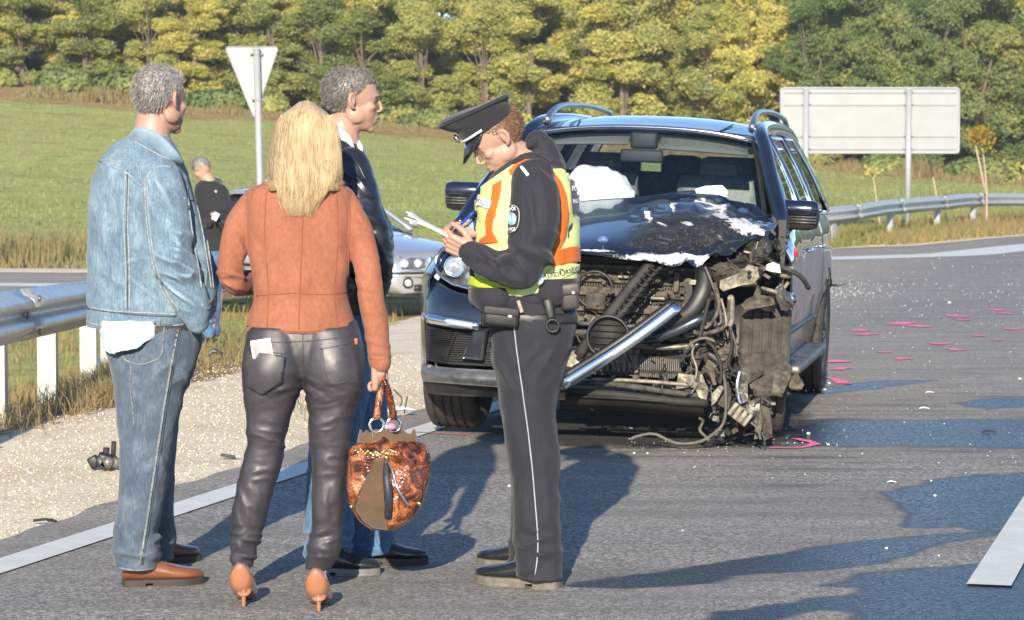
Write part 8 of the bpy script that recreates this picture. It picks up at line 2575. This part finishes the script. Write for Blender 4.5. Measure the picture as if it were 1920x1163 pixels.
# ================================================================== SILVER CAR AND DEBRIS
t = NT('silver_car_paint')
dm = t.ramp(t.noise(4, 6, 0.7), [(0.4, 0.0), (0.8, 0.35)])
t.inp(col=t.mix(dm, (0.62, 0.63, 0.65), (0.45, 0.43, 0.40)), rough=0.32, metal=0.7, coat=0.8, coat_rough=0.06)
SILV = t.m
# car space: x along to the rear, y across (near side negative), z up; the front corner stands at the picture point
def silver_car():
    Y0 = 29.3
    gz = float(zg(-1.3, Y0)) + .02
    fc = P(724, 598, Y0)
    ang = math.radians(-43)         # heading to the right and towards us
    hd = np.array([math.cos(ang), math.sin(ang)]); bk = -hd; sd = np.array([-hd[1], hd[0]])     # sd: left side of the car
    base = np.array([fc[0], Y0]) + bk * 1.3 + sd * 0.87
    root = thing('silver_car', 'silver saloon car parked behind the group, its front left lamp and bonnet showing', 'car', (float(base[0]), float(base[1]), gz), (0, 0, ang))
    # local: +x forward, +y left, z up; front at x = 1.3
    def cp(name, vf, mat, parent=None, **k): return part(name, vf, mat, parent or root, world=False, **k)
    xs = [1.32, 1.24, 1.05, 0.6, 0.1, -0.25, -1.0, -1.9, -2.6, -2.95, -3.12]
    secs = []
    # body below the belt
    for x, hw, zt, zb in ((1.33, .50, .62, .24), (1.28, .70, .66, .20), (1.12, .82, .70, .20), (.8, .86, .76, .22), (.3, .87, .83, .22), (-.05, .875, .88, .22), (-.8, .875, .90, .22), (-1.8, .875, .92, .22), (-2.6, .86, .94, .22), (-2.95, .82, .92, .24), (-3.12, .72, .80, .30)):
        n = 28; a = np.linspace(0, 2 * math.pi, n, endpoint=False)
        c, s = np.cos(a), np.sin(a)
        yy = np.sign(c) * np.abs(c) ** .42 * hw; zz = (zt + zb) / 2 + np.sign(s) * np.abs(s) ** .55 * (zt - zb) / 2
        zz = zz + np.where(s > 0, .05 * (1 - (yy / hw) ** 2), 0)
        yy = yy * np.where(s > .3, 1 - .10 * (s - .3), 1)
        secs.append(np.stack([np.full(n, x), yy, zz], 1))
    R = crm(np.array(secs).reshape(len(secs), -1), 60).reshape(60, 28, 3)
    cp('body', skin(R), SILV)
    bvh = Surf(*skin(R)).t
    def fx(y, z, off=.01):
        h_ = bvh.ray_cast(Vector((3, y, z)), Vector((-1, 0, 0)))
        return np.array(h_[0]) + np.array([off, 0, 0]) if h_[0] is not None else np.array([1.0, y, z])
    cab = []
    for x, hw, zt in ((.05, .70, .90), (-.35, .66, 1.12), (-.75, .58, 1.32), (-1.1, .54, 1.38), (-1.6, .54, 1.38), (-2.0, .56, 1.30), (-2.45, .62, 1.08), (-2.75, .68, .93)):
        n = 24; a = np.linspace(0, 2 * math.pi, n, endpoint=False); c, s = np.cos(a), np.sin(a)
        yy = np.sign(c) * np.abs(c) ** .5 * np.where(s > 0, hw + (.80 - hw) * (1 - s) * .9, .80); zz = .82 + (s * .5 + .5) ** 1.2 * (zt - .82)
        cab.append(np.stack([np.full(n, x), yy, zz], 1))
    R = crm(np.array(cab).reshape(len(cab), -1), 40).reshape(40, 24, 3)
    cp('cabin_glass', skin(R), simple('dark_car_glass', (0.02, 0.025, 0.03), .06, spec=.8))
    cp('roof', thicken(grid(lambda x, y: (x, y, 1.395 - .05 * (abs(y) / .55) ** 3 - .10 * ((x + 1.35) / .6) ** 4 * .5), np.linspace(-1.95, -.75, 12), np.linspace(-.56, .56, 11)), .02), SILV)
    for s in (1, -1):
        cp('pillar', tube([(.02, s * .80, .90), (-.40, s * .70, 1.16), (-.78, s * .60, 1.34)], .03, 8, 10), SILV)
        cp('pillar', tube([(-1.3, s * .80, .92), (-1.3, s * .58, 1.36)], .03, 8, 6), BLACK_PL)
        cp('pillar', tube([(-2.0, s * .58, 1.32), (-2.4, s * .72, 1.10), (-2.7, s * .80, .93)], .05, 8, 10), SILV)
        cp('door_line', tube([(-.15, s * .875, .82), (-.15, s * .882, .35)], .005, 5), BLACK_PL)
        cp('side_strip', tube([(.75, s * .868, .50), (0, s * .882, .51), (-2.4, s * .880, .52)], .018, 6, 20), BLACK_PL)
        cp('sill', tube([(.4, s * .84, .26), (-2.2, s * .84, .26)], .05, 8), BLACK_PL)
        # head lamps, laid on the nose
        hp = [(.30, .62), (.45, .635), (.62, .65), (.80, .67), (.835, .62), (.80, .55), (.62, .515), (.45, .505), (.30, .52)]
        v = np.array([fx(y * s, z, .014) for y, z in hp] + [fx(.56 * s, .58, .022)])
        n9 = len(hp)
        lm = cp('headlight', thicken((v, [(i, (i + 1) % n9, n9) if s > 0 else ((i + 1) % n9, i, n9) for i in range(n9)]), .006), simple('lamp_dark_glass', (0.10, 0.105, 0.11), .08, spec=.8))
        for yy in (.42, .60):
            c_ = fx(yy * s, .575, .016)
            cp('lamp_bulb', lathe([(0, .016), (.03, .014), (.048, .004), (.05, -.01)], 16, (1, 0.35 * s, 0.1), c_), LAMP_W, lm)
        cp('indicator_lamp', ball(fx(.77 * s, .61, .006), .045, (.5, .8, .9)), simple('amber_lamp', (0.50, 0.42, 0.34), .2), lm)
        cp('kidney_grille', join(box(tuple(fx(.13 * s, .585, .0)), (.03, .20, .11), bev=.03)), CHROME)
        cp('grille_mesh', box(tuple(fx(.13 * s, .585, .012)), (.02, .165, .085), bev=.02), BLACK_PL)
        cp('fog_lamp', lathe([(0, .02), (.035, .016), (.045, 0), (.045, -.04)], 18, (1, .4 * s, 0), tuple(fx(.56 * s, .36, .012))), LAMP_W)
        cp('fog_surround', torus(tuple(fx(.56 * s, .36, .012)), .052, .012, (1, .4 * s, 0), 20, 6), BLACK_PL)
        cp('wing_mirror', ball((-.12, s * .98, .98), .09, (.6, 1, .7)), SILV)
        for x in (.58, -2.15):
            c = np.array([x, s * .77, .31])
            w_ = cp('wheel', lathe([(.2, -.1), (.29, -.10), (.31, -.08), (.312, .08), (.29, .10), (.2, .1)], 36, (0, 1, 0), c, closed=True), RUBBER)
            cp('rim', lathe([(0, .09), (.05, .09), (.08, .06), (.18, .085), (.20, .09), (.20, -.05), (0, -.05)], 30, (0, s, 0), c), ALU, w_)
            cp('wheel_arch', torus(c + [0, s * .055, 0], .335, .035, (0, 1, 0), 36, 8), BLACK_PL)
    # bumper and intake
    cp('bumper', tube([(.90, -.86, .46), (1.15, -.78, .46), (1.32, -.48, .455), (1.36, 0, .455), (1.32, .48, .455), (1.15, .78, .46), (.90, .86, .46)], .045, 10, 40), SILV)
    cp('bumper_strip', tube([(.95, -.885, .47), (1.19, -.80, .47), (1.36, -.48, .465), (1.402, 0, .465), (1.36, .48, .465), (1.19, .80, .47), (.95, .885, .47)], .014, 8, 40), BLACK_PL)
    cp('lower_intake', tube([tuple(fx(-.46, .30, .0)), (1.36, 0, .30), tuple(fx(.46, .30, .0))], .045, 8, 20, flat=((0, 0, 1), .8)), BLACK_PL)
    cp('spoiler_lip', tube([(1.15, -.76, .22), (1.32, -.45, .21), (1.36, 0, .21), (1.32, .45, .21), (1.15, .76, .22)], .035, 8, 30), BLACK_PL)
    cp('bonnet_badge', lathe([(0, .008), (.03, .006), (.035, 0)], 20, (.5, 0, .85), (1.22, 0, .715)), CHROME)
    cp('front_plate', box((1.395, 0, .40), (.008, .50, .11), bev=.002), SHIRT_W)
    return root
silver_car()

def debris(name, label, cat, px, py, shapes, mats, rz=0.0):
    g = G(px, py)
    root = thing(name, label, cat, (float(g[0]), float(g[1]), float(g[2]) + .0), (0, 0, rz))
    for i, (nm, vf) in enumerate(shapes):
        part(nm, vf, mats[i], root, world=False)
    return root
BLUE_PL = simple('blue_plastic', (0.03, 0.13, 0.50), .3, var=.3)
debris('car_lamp_fragment', 'broken grey and black lamp piece standing on the gravel left of the denim man', 'debris', 200, 878,
       [('shell', join(box((0, 0, .035), (.09, .08, .07), rotm('Y', .3), bev=.015), box((-.06, 0, .03), (.05, .05, .06), rotm('Y', -.5), bev=.01))),
        ('socket', join(tube([(-.005, 0, .05), (0, 0, .10)], .016, 10), tube([(.03, .01, .05), (.035, .01, .13)], .012, 8))), ('silver_clip', join(box((.01, -.045, .03), (.05, .01, .05), rotm('Y', .5)), box((.05, -.03, .03), (.03, .02, .05), rotm('Y', .2)), box((-.02, -.045, .03), (.02, .01, .06), rotm('Y', -.4))))], [BLACK_PL, DUSTY_BLACK, ALU])
debris('plastic_shard', 'thin black plastic shard lying on the gravel beside the left trouser leg of the woman', 'debris', 428, 858, [('shard', box((0, 0, .008), (.075, .03, .012), rotm('Y', .15), bev=.003)), ('broken_edge', box((.045, 0, .006), (.03, .012, .006)))], [BLACK_PL, SHIRT_W])
debris('plastic_strip', 'grey plastic strip lying on the near edge of the gravel at the left', 'debris', 85, 980, [('strip', tube([(-.05, 0, .008), (0, .01, .012), (.045, 0, .006)], .006, 6, 12)), ('clip', box((.02, .0, .01), (.02, .02, .012)))], [DUSTY_BLACK, BLACK_PL])
debris('blue_canister', 'bright blue plastic piece lying under the guardrail behind the denim man', 'debris', 190, 696, [('shell', join(tube([(-.07, 0, .06), (.0, 0, .05), (.14, 0, .035)], [.035, .05, .045], 12, 14))), ('cap', tube([(-.10, 0, .07), (-.06, 0, .06)], .036, 12))], [BLUE_PL, BLACK_PL])
debris('torn_bumper_piece', 'grey torn bumper piece in the dry grass between the denim man and the woman', 'debris', 405, 672, [('shell', tube([(-.09, 0, .02), (-.02, .02, .06), (.07, 0, .03)], [.015, .045, .02], 8, 14, flat=((0, 0, 1), .5))), ('bracket', box((.03, -.02, .05), (.05, .03, .02), rotm('Y', .4), bev=.005))], [ALU, DUSTY_BLACK])
debris('torn_bumper_piece', 'pale curved plastic strip on the edge line beside the front wheel of the dark car', 'debris', 748, 782, [('shell', tube([(-.12, 0, .02), (0, .02, .05), (.09, .02, .04)], [.012, .03, .012], 8, 14, flat=((0, 0, 1), .5))), ('twig_like_wire', join(tube([(-.02, 0, .02), (.02, 0, .10), (-.03, .0, .16)], .004, 5, 8), tube([(.03, 0, .02), (.05, 0, .12)], .004, 5, 6)))], [SHIRT_W, DUSTY_BLACK])
debris('cable_scrap', 'pale cable end lying in the dark patch under the dark car', 'debris', 1160, 808, [('cable', tube([(-.06, 0, .01), (0, .02, .015), (.05, 0, .01)], .012, 8, 12)), ('plug', box((.065, 0, .012), (.03, .02, .018), bev=.004))], [TAN_L, ALU])
MW = simple('white_debris_plastic', (0.66, 0.66, 0.62), .5, var=.1)
grd = np.random.default_rng(77)
spots = [(1733, 768, 20, 'curved white plastic sliver on the damp asphalt, above the wet band'), (1543, 723, 10, 'white stone-like chip just behind the rear wheel, left of its pair'), (1555, 721, 9, 'white chip just behind the rear wheel, right of its pair'), (1547, 733, 9, 'white chip below the pair behind the rear wheel'),
         (1743, 738, 16, 'pale crumbled lump on the dry asphalt right of the rear wheel'), (1912, 713, 10, 'white chip near the right picture edge'), (1516, 816, 11, 'white chip at the left end of the wet band'), (1553, 836, 9, 'white chip right of the pink arrow mark'),
         (1672, 907, 18, 'flat white sliver left of the blue wet patch'), (1746, 904, 8, 'white chip on the corner of the blue wet patch'), (1753, 932, 9, 'tiny white chip in the blue wet patch'), (1662, 1031, 10, 'round white chip below the long wet streak'),
         (1280, 997, 6, 'white chip alone on the dry asphalt right of the policeman'), (1760, 1044, 7, 'white chip between the two wet streaks at the lower right'), (955, 914, 10, 'white chip left of the policeman trouser leg'), (1855, 812, 26, 'grey brown twig-like scrap in the wet band'),
         (1555, 424, 0, ''), (1189, 852, 8, 'white chip in front of the car, left one'), (1214, 852, 7, 'white chip in front of the car, right one'), (1780, 570, 9, 'curved glass scrap among the pink marks')]
for x, y, w, lb in spots:
    if not w: continue
    g = G(x, y); s = F_ / g[1]
    L = w / s
    pts = [(-L / 2, 0, .004), (-L * .1, L * .05, .010), (L / 2, -.03 * L, .005)]
    nm = 'plastic_sliver' if w > 15 else 'debris_chip'
    if w > 15:
        root = thing(nm, lb, 'debris', (float(g[0]), float(g[1]), float(g[2]) + .002), group='white debris pieces scattered on the asphalt')
        part('sliver', tube(pts, [L * .10, L * .16, L * .08], 6, 10, flat=((0, 0, 1), .5)), DUSTY_BLACK if 'twig' in lb else MW, root, world=False)
    else:
        v, f = ball((0, 0, L * .2), L * .36, (1, .9, .6), None, 7, 5)
        v = v * (1 + .35 * (grd.random((len(v), 1)) - .5))
        o = part(nm, (v, f), MW, None, smooth=False, at=None)
        o.location = (float(g[0]), float(g[1]), float(g[2]) + .002)
        tag(o, lb, 'debris', 'white debris pieces scattered on the asphalt')

# thin autumn haze over the far meadow and the wood
hz = box((0, 80, 9.5), (150, 190, 27))
t = NT('haze_air'); t.n.remove(t.b)
pv = t.n.new('ShaderNodeVolumePrincipled'); pv.inputs['Color'].default_value = (0.86, 0.92, 1.0, 1); pv.inputs['Density'].default_value = 0.0004
t.l.new(pv.outputs[0], t.n['Material Output'].inputs['Volume'])
hzo = part('haze', hz, t.m, smooth=False)
tag(hzo, kind='stuff')
